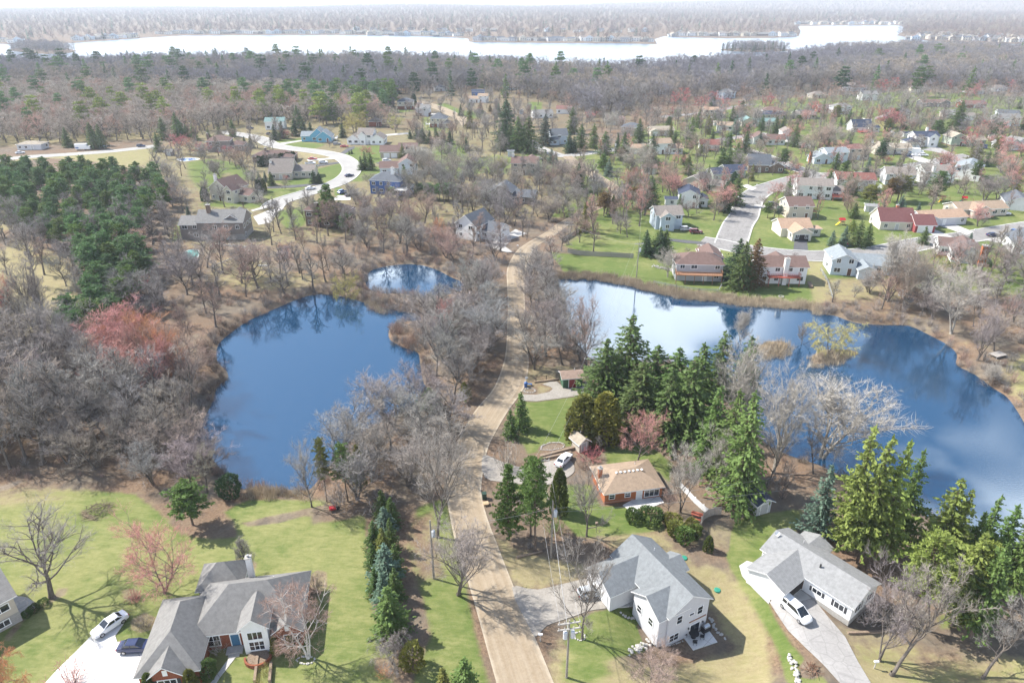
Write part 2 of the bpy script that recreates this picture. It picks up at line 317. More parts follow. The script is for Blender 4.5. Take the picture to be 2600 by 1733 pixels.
 ('d8', [(480, 400), (700, 360), (1300, 380), (1700, 480), (1760, 640), (1500, 720), (1000, 680), (640, 760), (420, 820), (420, 500)], 1.2, .25, .55, .35), ('d8', [(300, 1090), (700, 1090), (1640, 960), (1500, 1200), (1280, 1568), (1200, 1900), (300, 1900)], 1.2, .95, .22, 0),
 ('d8', [(640, 780), (900, 760), (960, 830), (800, 920), (640, 940)], .8, .25, .6, .35),
 ('d4', [(-300, 60), (400, 60), (420, 140), (-200, 260)], 1, .7, .3, 0), ('d4', [(-40, 150), (80, 110), (250, 120), (240, 170), (60, 200), (-60, 195)], .4, 0, .1, .5),
]
def near(poly, m): return poly.min(0) - m, poly.max(0) + m
def cover(X, Y):
    C = np.zeros((len(X), 3)); C[:, 1] = .18
    C[:, 0] = np.where(Y > 900, .12, 0)
    for c, L, fe, l, d, b in AREAS:
        P = pts0(c, L); lo, hi = near(P, fe)
        m = np.where((X > lo[0]) & (X < hi[0]) & (Y > lo[1]) & (Y < hi[1]))[0]
        if not len(m): continue
        w = (1 - sstep(-fe, fe, sdist(X[m], Y[m], P)))[:, None]
        C[m] = C[m] * (1 - w) + np.array([l, d, b]) * w
    return C
# rows and columns of the sheet
ys = [-250, -120, -60, -20, 10, 30]; y = 42.0
while y < 60000:
    ys.append(y); y += (.5 + max(0, y - 60) * .0042) if y < 900 else (y - 900) * .03 + 4.5
ys = np.array(ys); nt_ = 520
tt = np.linspace(-1.02, 1.02, nt_); tt = np.concatenate([[-2.5, -1.8, -1.4, -1.2], tt, [1.2, 1.4, 1.8, 2.5]])
dep = np.maximum(ys * CT + CAMZ * ST, 70)
GX = dep[:, None] * tt[None, :]; GY = np.repeat(ys[:, None], len(tt), 1)
fx, fy = GX.ravel(), GY.ravel(); fz = terrain(fx, fy); cv = cover(fx, fy)
nr, nc = GX.shape; ii = np.arange(nr * nc).reshape(nr, nc)
F = np.stack([ii[:-1, :-1], ii[:-1, 1:], ii[1:, 1:], ii[1:, :-1]], -1).reshape(-1, 4)

gm = bpy.data.materials.new('ground_cover'); gm.use_nodes = True; N, L = gm.node_tree.nodes, gm.node_tree.links
def nnode(t, **k):
    n = N.new(t)
    for a, b in k.items(): setattr(n, a, b)
    return n
def noise(scale, detail=4, rough=.6, vec=None, stretch=None):
    n = nnode('ShaderNodeTexNoise'); n.inputs['Scale'].default_value = scale; n.inputs['Detail'].default_value = detail; n.inputs['Roughness'].default_value = rough
    src = tcg.outputs['Object']
    if stretch:
        mpn = nnode('ShaderNodeMapping'); mpn.inputs['Scale'].default_value = stretch; mpn.inputs['Rotation'].default_value = (0, 0, .5); L.new(src, mpn.inputs[0]); src = mpn.outputs[0]
    L.new(src, n.inputs['Vector']); return n.outputs[0]
def ramp(fac, stops):
    r = nnode('ShaderNodeValToRGB'); e = r.color_ramp.elements
    while len(e) < len(stops): e.new(.5)
    for q, (p, c) in zip(e, stops): q.position = p; q.color = (*c, 1)
    L.new(fac, r.inputs[0]); return r.outputs[0]
def mixc(f, a, b):
    m = nnode('ShaderNodeMix', data_type='RGBA'); L.new(f, m.inputs['Factor']); L.new(a, m.inputs[6]); L.new(b, m.inputs[7]); return m.outputs[2]
def mth(op, a, b):
    m = nnode('ShaderNodeMath', operation=op)
    for k, q in enumerate((a, b)):
        if isinstance(q, (int, float)): m.inputs[k].default_value = q
        else: L.new(q, m.inputs[k])
    return m.outputs[0]
def edge(ch, nzv, k=.55, lo=.32, hi=.68):
    s = mth('ADD', ch, mth('MULTIPLY', mth('SUBTRACT', nzv, .5), k))
    r = nnode('ShaderNodeMapRange', interpolation_type='SMOOTHSTEP'); r.inputs[1].default_value = lo; r.inputs[2].default_value = hi; L.new(s, r.inputs[0]); return r.outputs[0]
tcg = nnode('ShaderNodeTexCoord')
att = nnode('ShaderNodeAttribute', attribute_name='cover'); sep = nnode('ShaderNodeSeparateColor'); L.new(att.outputs['Color'], sep.inputs[0])
nA, nB, nC, nD = noise(.09, 4), noise(.55, 5, .65), noise(2.6, 5, .7), noise(.03, 3)
nS = noise(.5, 5, .7, stretch=(1, 3.2, 1))
litter = ramp(nC, [(.25, (.075, .05, .036)), (.5, (.165, .112, .075)), (.75, (.26, .18, .12))])
litter2 = ramp(nB, [(.3, (.10, .085, .068)), (.7, (.19, .155, .115))])
litter = mixc(ramp(nA, [(.4, (0, 0, 0)), (.62, (1, 1, 1))]), litter, litter2)
dry = mixc(ramp(nB, [(.35, (0, 0, 0)), (.65, (1, 1, 1))]), ramp(nC, [(.2, (.17, .14, .075)), (.8, (.31, .26, .15))]), ramp(nS, [(.3, (.20, .18, .08)), (.7, (.30, .26, .145))]))
lawn = ramp(nS, [(.25, (.062, .098, .022)), (.5, (.100, .136, .036)), (.75, (.165, .178, .068))])
lawn = mixc(ramp(nC, [(.3, (0, 0, 0)), (.9, (.75, .75, .75))]), lawn, ramp(nA, [(.3, (.058, .118, .020)), (.7, (.165, .168, .062))]))
soil = ramp(nC, [(.25, (.13, .10, .075)), (.75, (.26, .215, .165))])
edn = mth('MULTIPLY', mth('ADD', nB, nC), .5)
col = mixc(edge(sep.outputs[1], nB, .9, .25, .75), litter, dry)
dryl = mixc(edge(mth('ADD', sep.outputs[1], mth('MULTIPLY', mth('SUBTRACT', nA, .5), 1.6)), nB, .9, .1, .9), lawn, mixc(mth('MULTIPLY', nS, 1.0), lawn, ramp(nC, [(.2, (.235, .225, .085)), (.8, (.34, .31, .15))])))
col = mixc(edge(sep.outputs[0], edn, .7), col, dryl)
col = mixc(edge(sep.outputs[2], edn, .6, .25, .65), col, soil)
nL = noise(7.0, 3, .7)
col = mixc(mth('MULTIPLY', ramp(nL, [(.60, (0, 0, 0)), (.68, (1, 1, 1))]), ramp(noise(.16, 3), [(.42, (.05, .05, .05)), (.7, (.6, .6, .6))])), col, ramp(nC, [(.3, (.20, .135, .08)), (.7, (.34, .26, .17))]))
pb = N['Principled BSDF']; pb.inputs['Roughness'].default_value = .95; pb.inputs['Specular IOR Level'].default_value = .12
L.new(col, pb.inputs['Base Color'])
bp = nnode('ShaderNodeBump'); bp.inputs['Strength'].default_value = .55; bp.inputs['Distance'].default_value = .25; L.new(edn, bp.inputs['Height']); L.new(bp.outputs[0], pb.inputs['Normal'])
gme = mesh_np('ground', np.stack([fx, fy, fz], 1), F, [gm], smooth_=True)
ca = gme.attributes.new('cover', 'FLOAT_COLOR', 'POINT'); ca.data.foreach_set('color', np.concatenate([cv, np.ones((len(cv), 1))], 1).astype(np.float32).ravel())
tag(inst('ground', gme), 'lawns, leaf litter and dry grass of the ground', None, None, 'structure')

# ---------------------------------------------------------------- water
wm = bpy.data.materials.new('water'); wm.use_nodes = True; N, L = wm.node_tree.nodes, wm.node_tree.links
b = N['Principled BSDF']; b.inputs['Base Color'].default_value = (.002, .032, .078, 1); b.inputs['Roughness'].default_value = .025; b.inputs['IOR'].default_value = 2.7
b.inputs['Specular Tint'].default_value = (.86, .96, 1, 1)
tcg = nnode('ShaderNodeTexCoord')
bp = nnode('ShaderNodeBump'); bp.inputs['Strength'].default_value = .07; bp.inputs['Distance'].default_value = .12
L.new(mth('MULTIPLY', noise(1.6, 3, .6, stretch=(1, 2.4, 1)), ramp(noise(.035, 2), [(.38, (.05, .05, .05)), (.62, (1, 1, 1))])), bp.inputs['Height']); L.new(bp.outputs[0], b.inputs['Normal'])
lwm = wm.copy(); lwm.name = 'lake_water'; lwm.node_tree.nodes['Principled BSDF'].inputs['Roughness'].default_value = .3
for nm, P, lab, mt in (('pond', POND_W, 'deep blue pond left of the dirt road', wm), ('pond', BAY_W, 'small dark bay behind the reed spit', wm), ('pond', EAST_W, 'large pond right of the dirt road', wm), ('lake', LAKE_W, 'bright wide lake in the distance', lwm)):
    lo, hi = near(P, 20 if nm == 'lake' else 7)
    nx = 140; ny = 140; gx, gy = np.meshgrid(np.linspace(lo[0], hi[0], nx), np.linspace(lo[1], hi[1], ny))
    q = np.arange(nx * ny).reshape(ny, nx); Fw = np.stack([q[:-1, :-1], q[:-1, 1:], q[1:, 1:], q[1:, :-1]], -1).reshape(-1, 4)
    sdw = sdist(gx.ravel(), gy.ravel(), P); Fw = Fw[(sdw[Fw] < (40 if nm == 'lake' else 6)).any(1)]
    zz = WZ + (.004 if P is BAY_W else 0)
    o = inst(nm, mesh_np(nm, np.stack([gx.ravel(), gy.ravel(), np.full(nx * ny, zz)], 1), Fw, [mt])); tag(o, lab, None, None, 'structure')

# ---------------------------------------------------------------- roads and drives
def surf_mat(name, c1, c2, streak=0.0, rough=.9, crack=0.0, c3=None, joints=0):
    m = bpy.data.materials.new(name); m.use_nodes = True
    global N, L, tcg
    N, L = m.node_tree.nodes, m.node_tree.links; b = N['Principled BSDF']; b.inputs['Roughness'].default_value = rough; b.inputs['Specular IOR Level'].default_value = .2
    tcg = nnode('ShaderNodeTexCoord'); n1 = noise(.4, 5, .7); n2 = noise(3.0, 4, .7)
    colr = ramp(mth('MULTIPLY', mth('ADD', n1, n2), .5), [(.35, c1), (.65, c2)])
    uv = nnode('ShaderNodeUVMap')
    if streak:
        mpn = nnode('ShaderNodeMapping'); mpn.inputs['Scale'].default_value = (9, .035, 1); L.new(uv.outputs[0], mpn.inputs[0])
        ns = nnode('ShaderNodeTexNoise'); ns.inputs['Scale'].default_value = 1.0; ns.inputs['Detail'].default_value = 6; ns.inputs['Roughness'].default_value = .6; L.new(mpn.outputs[0], ns.inputs['Vector'])
        n3 = noise(.12, 4, .6); colr = mixc(mth('MULTIPLY', ramp(n3, [(.45, (0, 0, 0)), (.7, (1, 1, 1))]), .55), colr, ramp(n2, [(.3, tuple(x * .72 for x in c1)), (.7, tuple(x * .8 for x in c2))]))
        colr = mixc(mth('MULTIPLY', mth('MULTIPLY', ramp(ns.outputs[0], [(.42, (0, 0, 0)), (.66, (1, 1, 1))]), ramp(n1, [(.3, (.35, .35, .35)), (.65, (1, 1, 1))])), streak), colr, ramp(n2, [(.3, c3), (.7, tuple(x * 1.12 for x in c3))]))
    if streak:
        su = nnode('ShaderNodeSeparateXYZ'); L.new(uv.outputs[0], su.inputs[0]); eg = mth('ADD', mth('ABSOLUTE', mth('SUBTRACT', su.outputs[0], .5), 0), mth('MULTIPLY', mth('SUBTRACT', n1, .5), .12))
        colr = mixc(mth('MULTIPLY', ramp(eg, [(.43, (0, 0, 0)), (.49, (1, 1, 1))]), .7), colr, ramp(n2, [(.3, tuple(x * 1.0 for x in c3)), (.7, tuple(x * 1.25 for x in c3))]))
    if joints:
        bt = nnode('ShaderNodeTexBrick'); bt.offset = 0; bt.inputs['Scale'].default_value = 1; bt.inputs['Brick Width'].default_value = joints; bt.inputs['Row Height'].default_value = joints; bt.inputs['Mortar Size'].default_value = .035; bt.inputs['Color1'].default_value = (1, 1, 1, 1); bt.inputs['Color2'].default_value = (.93, .93, .92, 1); bt.inputs['Mortar'].default_value = (.62, .6, .58, 1)
        mpj = nnode('ShaderNodeMapping'); mpj.inputs['Rotation'].default_value = (0, 0, .78); L.new(tcg.outputs['Object'], mpj.inputs[0]); L.new(mpj.outputs[0], bt.inputs['Vector'])
        mj = nnode('ShaderNodeMix', data_type='RGBA', blend_type='MULTIPLY'); mj.inputs['Factor'].default_value = 1; L.new(colr, mj.inputs[6]); L.new(bt.outputs[0], mj.inputs[7]); colr = mj.outputs[2]
    if crack:
        vo = nnode('ShaderNodeTexVoronoi', feature='DISTANCE_TO_EDGE'); vo.inputs['Scale'].default_value = .5; L.new(tcg.outputs['Object'], vo.inputs['Vector'])
        colr = mixc(mth('MULTIPLY', ramp(vo.outputs['Distance'], [(.0, (1, 1, 1)), (.05, (0, 0, 0))]), crack), colr, ramp(n1, [(0, tuple(x * .5 for x in c1)), (1, tuple(x * .7 for x in c1))]))
    L.new(colr, b.inputs['Base Color'])
    bp = nnode('ShaderNodeBump'); bp.inputs['Strength'].default_value = .3; bp.inputs['Distance'].default_value = .06; L.new(n2, bp.inputs['Height']); L.new(bp.outputs[0], b.inputs['Normal'])
    return m
M_DIRT = surf_mat('packed_dirt', (.235, .182, .122), (.30, .238, .165), .55, c3=(.36, .31, .24))
M_STREET = surf_mat('worn_asphalt', (.19, .18, .17), (.26, .25, .24), .35, crack=.55, c3=(.31, .30, .285))
M_LSTREET = surf_mat('pale_street', (.28, .27, .255), (.34, .33, .31), .25, c3=(.36, .35, .33))
M_CONC = surf_mat('concrete', (.40, .385, .36), (.50, .485, .46), 0, joints=3.0)
M_WHITEC = surf_mat('pale_concrete', (.58, .565, .54), (.66, .65, .63), 0, joints=3.2)
M_ASPH = surf_mat('dark_asphalt', (.07, .07, .075), (.11, .11, .115), 0)
M_GASPH = surf_mat('grey_asphalt', (.27, .26, .25), (.36, .345, .33), 0, crack=.35)
M_GRAV = surf_mat('gravel', (.21, .19, .165), (.33, .305, .27), 0)
M_KERB = surf_mat('kerb_concrete', (.42, .41, .385), (.50, .49, .46), 0)
ROADPTS = []
def strip(name, Lp, Rp, m, label, lift=.05, kerb=None, nacross=8, curb=True):
    Lp, Rp = np.asarray(Lp), np.asarray(Rp); n = len(Lp); V = []; UV = []; s = 0
    for i in range(n):
        if i: s += np.linalg.norm((Lp[i] + Rp[i]) / 2 - (Lp[i - 1] + Rp[i - 1]) / 2)
        for k in range(nacross + 1):
            t = k / nacross; p = Lp[i] * (1 - t) + Rp[i] * t; V.append(p); UV.append((t, s))
    V = np.array(V); Z = terrain(V[:, 0], V[:, 1]); cz = Z.reshape(n, -1); cz = np.maximum(cz, cz.max(1, keepdims=True) - .06); Z = cz.ravel() + lift
    q = np.arange(n * (nacross + 1)).reshape(n, nacross + 1); Fq = np.stack([q[:-1, :-1], q[:-1, 1:], q[1:, 1:], q[1:, :-1]], -1).reshape(-1, 4)
    me = mesh_np(name, np.column_stack([V, Z]), Fq, [m], smooth_=True)
    uv = me.uv_layers.new(name='UVMap'); UV = np.array(UV, np.float32); uv.data.foreach_set('uv', UV[Fq.ravel()].ravel())
    o = tag(inst(name, me), label, None, None, 'structure')
    mid = (Lp + Rp) / 2; wdt = np.linalg.norm(Lp - Rp, axis=1) / 2
    for i in range(n): ROADPTS.append((mid[i][0], mid[i][1], wdt[i] + .6))
    if kerb:
        for A, B in ((Lp, Rp), (Rp, Lp)):
            d = B - A; d /= np.linalg.norm(d, axis=1)[:, None]; mb = MB()
            zk = terrain(A[:, 0], A[:, 1])
            for i in range(n - 1):
                a, b_, a2, b2 = A[i] - d[i] * .42, A[i] + d[i] * .05, A[i + 1] - d[i + 1] * .42, A[i + 1] + d[i + 1] * .05
                z1, z2 = max(cz[i].max(), zk[i]) + .16, max(cz[i + 1].max(), zk[i + 1]) + .16
                mb.face([(*a, z1), (*b_, z1), (*b2, z2), (*a2, z2)]); mb.face([(*b_, z1), (*b_, z1 - .15), (*b2, z2 - .15), (*b2, z2)]); mb.face([(*a, z1), (*a, z1 - .3), (*a2, z2 - .3), (*a2, z2)])
            mb.obj('kerb', kerb, o)
    return o
def road_c(name, c, P, w, m, label, kerb=None, k=5, lift=.05):
    C = smooth(pts0(c, P), k, False); T = np.gradient(C, axis=0); T /= np.linalg.norm(T, axis=1)[:, None]; Nn = np.stack([-T[:, 1], T[:, 0]], 1)
    return strip(name, C + Nn * w / 2, C - Nn * w / 2, m, label, lift, kerb)
ELs = [(1268, 1760), (1240, 1660), (1214, 1565), (1186, 1470), (1160, 1390), (1142, 1310), (1134, 1248), (1142, 1190), (1160, 1130), (1183, 1080), (1212, 1035), (1253, 986), (1276, 930), (1284, 893), (1287, 856), (1288, 820), (1290, 782), (1288, 727), (1288, 682), (1309, 641), (1335, 619), (1382, 592), (1416, 568), (1470, 538), (1540, 505), (1549, 490), (1540, 476), (1508, 458), (1480, 437), (1455, 420), (1428, 398)]
ERs = [(1417, 1760), (1372, 1650), (1330, 1550), (1297, 1470), (1262, 1380), (1236, 1310), (1222, 1248), (1228, 1190), (1240, 1135), (1262, 1090), (1292, 1040), (1330, 985), (1342, 930), (1340, 893), (1333, 856), (1331, 820), (1333, 782), (1331, 727), (1335, 682), (1348, 645), (1363, 625), (1408, 598), (1442, 573), (1497, 543), (1566, 509), (1582, 490), (1572, 474), (1540, 454), (1508, 434), (1478, 416), (1452, 396)]
strip('dirt_road', smooth(pts0('s', ELs), 5, False), smooth(pts0('s', ERs), 5, False), M_DIRT, 'tan packed dirt road running from the front edge up between the ponds', .06, None, 10)
road_c('street', 's', [(1855, 622), (1862, 600), (1874, 570), (1889, 548), (1898, 520), (1912, 499), (1942, 480), (1977, 468), (2015, 457), (2053, 449), (2100, 446), (2160, 445), (2230, 440), (2290, 428), (2370, 414), (2430, 402), (2470, 396)], 9.5, M_STREET, 'cracked grey street curving through the right-hand houses', M_KERB)
road_c('street', 's', [(1780, 612), (1830, 620), (1880, 631), (1950, 641), (2026, 648), (2100, 650), (2211, 643), (2280, 631), (2359, 615), (2470, 600), (2600, 578), (2720, 560)], 9, M_STREET, 'pale street running right past the brown-roofed pond houses', M_KERB, lift=.056)
road_c('street', 's', [(1870, 376), (1904, 385), (1950, 400), (2000, 420), (2045, 436), (2075, 447)], 8, M_STREET, 'narrow street meeting the curved street from behind', M_KERB, lift=.062)
road_c('street', 's', [(560, 336), (610, 342), (660, 352), (690, 367), (730, 376), (780, 382), (833, 390), (868, 400), (888, 415), (893, 432), (880, 450), (852, 466), (813, 479), (775, 491), (737, 502), (704, 514), (690, 527)], 8, M_LSTREET, 'pale concrete street bending round the left-hand houses', M_KERB)
road_c('street', 's', [(1345, 362), (1375, 378), (1405, 390), (1432, 396), (1470, 392), (1510, 387), (1560, 380), (1620, 372)], 7, M_LSTREET, 'pale side street meeting the far end of the dirt road', None)
road_c('dirt_road', 's', [(1190, 318), (1181, 306), (1150, 290), (1120, 276), (1090, 266), (1062, 259), (1000, 256)], 9, M_DIRT, 'tan dirt road among the far houses behind the white spruces', None)
road_c('dirt_road', 's', [(-200, 432), (37, 402), (150, 394), (260, 386), (330, 379), (395, 371)], 8, M_LSTREET, 'pale gravel road beside the meadow at far left', None)
road_c('street', 's', [(1680, 297), (1776, 288), (1850, 275), (1912, 264)], 7, M_STREET, 'far grey street behind the tan two-storey house', None); road_c('street', 's', [(1800, 358), (1860, 350), (1900, 344), (1952, 339)], 7, M_STREET, 'far grey street in front of the long teal-roofed ranch', None)
from mathutils.geometry import delaunay_2d_cdt
NDR = [0]
def drive(c, P, m, label, sm=0, lift=None, name='driveway', zg=0.0):
    W = pts0(c, P, zg)
    if sm: W = smooth(W, sm)
    NDR[0] += 1; dz = lift if lift else .075 + .004 * (NDR[0] % 6); n = len(W); lo, hi = W.min(0), W.max(0); st = max(.9, (hi - lo).max() / 24)
    gx, gy = np.meshgrid(np.arange(lo[0], hi[0], st), np.arange(lo[1], hi[1], st)); gx, gy = gx.ravel(), gy.ravel(); m_ = sdist(gx, gy, W) < -st * .3
    pv = [Vector(p) for p in W] + [Vector((a, b)) for a, b in zip(gx[m_], gy[m_])]
    r_ = delaunay_2d_cdt(pv, [], [list(range(n))], 1, 1e-4); co = np.array([tuple(p) for p in r_[0]]); z = terrain(co[:, 0], co[:, 1]) + dz
    zb = terrain(W[:, 0], W[:, 1]) + dz; k0 = len(co); Vv = [(*p, q) for p, q in zip(co, z)] + [(*p, q) for p, q in zip(W, zb)] + [(*p, q - .2) for p, q in zip(W, zb)]
    me = bpy.data.meshes.new(name); me.from_pydata(Vv, [], [tuple(f) for f in r_[2]] + [(k0 + i, k0 + (i + 1) % n, k0 + n + (i + 1) % n, k0 + n + i) for i in range(n)]); me.materials.append(m); me.uv_layers.new(name='UVMap')
    cx, cy = W.mean(0); rad = np.linalg.norm(W - W.mean(0), axis=1).mean(); ROADPTS.append((cx, cy, rad * .8))
    return tag(inst(name, me), label, None, None, 'structure')
drive('b1', [(300, 1568), (395, 1465), (500, 1365), (600, 1262), (660, 1195), (740, 1140), (790, 1108), (845, 1137), (810, 1190), (765, 1255), (778, 1297), (900, 1285), (1020, 1270), (1000, 1400), (965, 1500), (985, 1600), (960, 1750), (150, 1750)], M_WHITEC, 'white concrete drive of the brick house')
drive('b1', [(60, 985), (110, 992), (180, 1002), (255, 1050), (180, 1110), (130, 1135), (60, 1100)], M_CONC, 'pale concrete drive beside the house at the left edge')
drive('b3', [(130, 935), (300, 950), (560, 890), (660, 880), (700, 900), (800, 1010), (780, 1060), (640, 1090), (560, 1120), (470, 1150), (360, 1190), (290, 1260), (240, 1190)], M_GRAV, 'grey gravel drive of the grey-roofed house', 3)
drive('b3', [(690, 850), (720, 800), (830, 985), (950, 950), (985, 1005), (880, 1040), (790, 1062), (742, 1036), (780, 1008), (740, 950)], M_WHITEC, 'white concrete apron before the garage of the grey-roofed house', 0, .15)
drive('d2', [(1335, 1340), (1660, 1235), (1785, 1405), (1465, 1512)], M_WHITEC, 'white concrete patio behind the grey-roofed house', 0, .12, 'patio', -2.3)
drive('b4', [(145, 1015), (215, 985), (430, 980), (540, 1100), (655, 1225), (740, 1400), (850, 1610), (900, 1750), (760, 1750), (620, 1575), (500, 1440), (390, 1330), (270, 1200)], M_GASPH, 'pale worn drive of the white ranch house')
drive('b4', [(215, 985), (235, 930), (400, 925), (432, 985), (310, 1028)], M_CONC, 'concrete garage apron of the white ranch house', 0, .14)
drive('b4', [(-60, 790), (-10, 760), (40, 775), (0, 830), (60, 910), (150, 1000), (140, 1025), (40, 930), (-40, 850)], M_CONC, 'concrete side walk along the white ranch garage', 0, .12, 'path')
drive('d1', [(1290, 1060), (1380, 1045), (1330, 1120), (1230, 1260), (1130, 1390), (1040, 1500), (980, 1600), (900, 1600), (1000, 1470), (1100, 1330), (1200, 1200)], M_CONC, 'narrow concrete walk to the brick house door', 0, .06, 'path')
drive('b3', [(-60, 60), (60, 100), (200, 140), (300, 118), (430, 88), (520, 95), (545, 165), (480, 215), (390, 250), (270, 258), (100, 240), (-50, 205)], M_GRAV, 'gravel drive of the orange brick house', 3)
drive('d4', [(945, 860), (1090, 780), (1100, 770), (1380, 750), (1440, 830), (1300, 880), (1130, 900), (1140, 960), (1040, 930)], M_WHITEC, 'white front patio of the orange brick house', 0, .13, 'patio')
drive('d8', [(340, 1075), (640, 1085), (1000, 1042), (1640, 950), (1610, 820), (1540, 700), (1480, 700), (1260, 840), (1150, 780), (1060, 695), (900, 700), (760, 745), (930, 800), (970, 840), (900, 900), (640, 955), (360, 950)], M_GRAV, 'pale gravel lay-by round the green shed')
for c, P, m, lab in (
 ('c1', [(1270, 395), (1640, 345), (1690, 350), (1330, 415)], M_CONC, 'pale drive of the light blue house'), ('c1', [(2160, 520), (2260, 450), (2352, 425), (2352, 455), (2290, 490), (2210, 535)], M_ASPH, 'dark drive of the white many-gabled house'),
 ('c1', [(1720, 605), (2080, 578), (2120, 590), (1740, 625)], M_WHITEC, 'white drive with the red car'), ('c1', [(1720, 685), (1900, 660), (2150, 635), (2170, 650), (1900, 690), (1730, 715)], M_ASPH, 'dark drive with the two white vehicles'),
 ('c1', [(1190, 965), (1500, 945), (1860, 920), (1890, 938), (1560, 975), (1200, 985)], M_ASPH, 'dark drive in front of the cream house'), ('c1', [(975, 1275), (1170, 1215), (1200, 1240), (1000, 1290)], M_CONC, 'pale drive to the large grey house'),
 ('c1', [(1010, 1360), (1200, 1280), (1420, 1225), (1400, 1265), (1330, 1300), (1240, 1440), (1080, 1470)], M_CONC, 'broad pale turning court of the large grey house'), ('c1', [(2080, 1120), (2140, 1080), (2300, 1090), (2300, 1140), (2090, 1145)], M_WHITEC, 'white drive with the blue suv'),
 ('c2', [(490, 960), (600, 940), (680, 960), (560, 985)], M_ASPH, 'dark drive of the brown-roofed garage house'), ('c2', [(530, 590), (920, 560), (930, 580), (560, 610)], M_CONC, 'far pale drive behind the white many-gabled house'),
 ('a5', [(985, 170), (1080, 130), (1200, 60), (1280, 90), (1170, 130), (1130, 180), (1180, 215), (1140, 220), (1040, 190)], M_CONC, 'pale drive of the white dark-roofed house'),
 ('d5', [(200, 30), (480, 55), (700, 80), (680, 110), (420, 90), (200, 60)], M_ASPH, 'dark drive left of the brown deck house'), ('d5', [(1868, 60), (2035, 60), (2048, 198), (1850, 192)], M_ASPH, 'black drive of the orange-roofed house'), ('d5', [(1610, 270), (1780, 265), (1720, 330), (1640, 330)], M_ASPH, 'dark drive behind the white deck house'),
 ('c4', [(1010, 1160), (1080, 1140), (1210, 1190), (1150, 1225)], M_CONC, 'pale drive of the tan gabled house'), ('c4', [(1390, 1205), (1520, 1195), (1760, 1235), (1740, 1280)], M_CONC, 'pale drive of the big white house'), ('c4', [(1175, 1410), (1380, 1420), (1620, 1440), (1600, 1475), (1180, 1445)], M_CONC, 'pale drive with the black minivan'),
 ('c5', [(830, 770), (960, 750), (1250, 850), (1080, 860)], M_CONC, 'pale drive with the box van'), ('c5', [(770, 950), (860, 940), (1010, 985), (960, 995)], M_CONC, 'pale drive of the grey-roofed white house'), ('c5', [(1020, 680), (1250, 640), (1480, 740), (1440, 760), (1180, 700)], M_GASPH, 'grey drive of the navy-roofed white house'),
 ('d6', [(1200, 85), (1320, 80), (1560, 180), (1460, 215)], M_CONC, 'pale drive of the dark red garage'), ('d6', [(1370, 40), (1560, 30), (1800, 130), (1720, 160)], M_CONC, 'pale drive of the beige ranch'), ('d6', [(1340, 310), (1500, 280), (1640, 310), (1500, 335)], M_CONC, 'pale drive with the teal car'), ('d6', [(1900, 210), (2060, 200), (2200, 240), (2160, 270)], M_CONC, 'pale drive of the white house at the right edge'),
 ('c2', [(1200, 310), (1320, 300), (1330, 320), (1210, 325)], M_WHITEC, 'white drive beside the small white far house'), ('c5', [(230, 260), (390, 270), (380, 310), (250, 290)], M_CONC, 'pale drive beside the yellow house')):
    drive(c, P, m, lab)
# ---------------------------------------------------------------- tree materials
def tint_mat(name, base, var=.35, trans=.0, rough=.85, sat=True):
    """leaf or twig surface whose colour is multiplied by the tree's own 'tint'"""
    m = bpy.data.materials.new(name); m.use_nodes = True
    global N, L, tcg
    N, L = m.node_tree.nodes, m.node_tree.links; b = N['Principled BSDF']; b.inputs['Roughness'].default_value = rough; b.inputs['Specular IOR Level'].default_value = .15
    tcg = nnode('ShaderNodeTexCoord'); a = nnode('ShaderNodeAttribute', attribute_name='tint', attribute_type='INSTANCER')
    n1 = noise(1.1, 3, .6); n2 = noise(7.0, 2, .6)
    f = mth('MULTIPLY', mth('ADD', n1, n2), .5)
    c = ramp(f, [(.3, tuple(x * (1 - var) for x in base)), (.7, tuple(min(1, x * (1 + var)) for x in base))])
    mm = nnode('ShaderNodeMix', data_type='RGBA', blend_type='MULTIPLY'); mm.inputs['Factor'].default_value = 1; L.new(c, mm.inputs[6]); L.new(a.outputs['Color'], mm.inputs[7])
    L.new(mm.outputs[2], b.inputs['Base Color'])
    if trans:
        t = nnode('ShaderNodeBsdfTranslucent'); L.new(mm.outputs[2], t.inputs[0]); s = nnode('ShaderNodeMixShader'); s.inputs[0].default_value = trans
        L.new(b.outputs[0], s.inputs[1]); L.new(t.outputs[0], s.inputs[2]); L.new(s.outputs[0], N['Material Output'].inputs[0])
    return m
M_TWIG = tint_mat('twigs', (1, 1, 1), .22)
M_LEAF = tint_mat('needles', (1, 1, 1), .45, .25, .6)
M_BARK = mat('bark', (.135, .117, .102), .95, .3, 2.5, .4, .1)
M_PBARK = mat('pine_bark', (.15, .115, .09), .95, .3, 2.5, .4, .1)
M_WBARK = mat('pale_bark', (.29, .265, .23), .9, .3, 2.0, .3, .15)
M_BIRCH = mat('birch_bark', (.50, .46, .42), .85, .25, 3.0, .2, .2, col2=(.62, .58, .54))

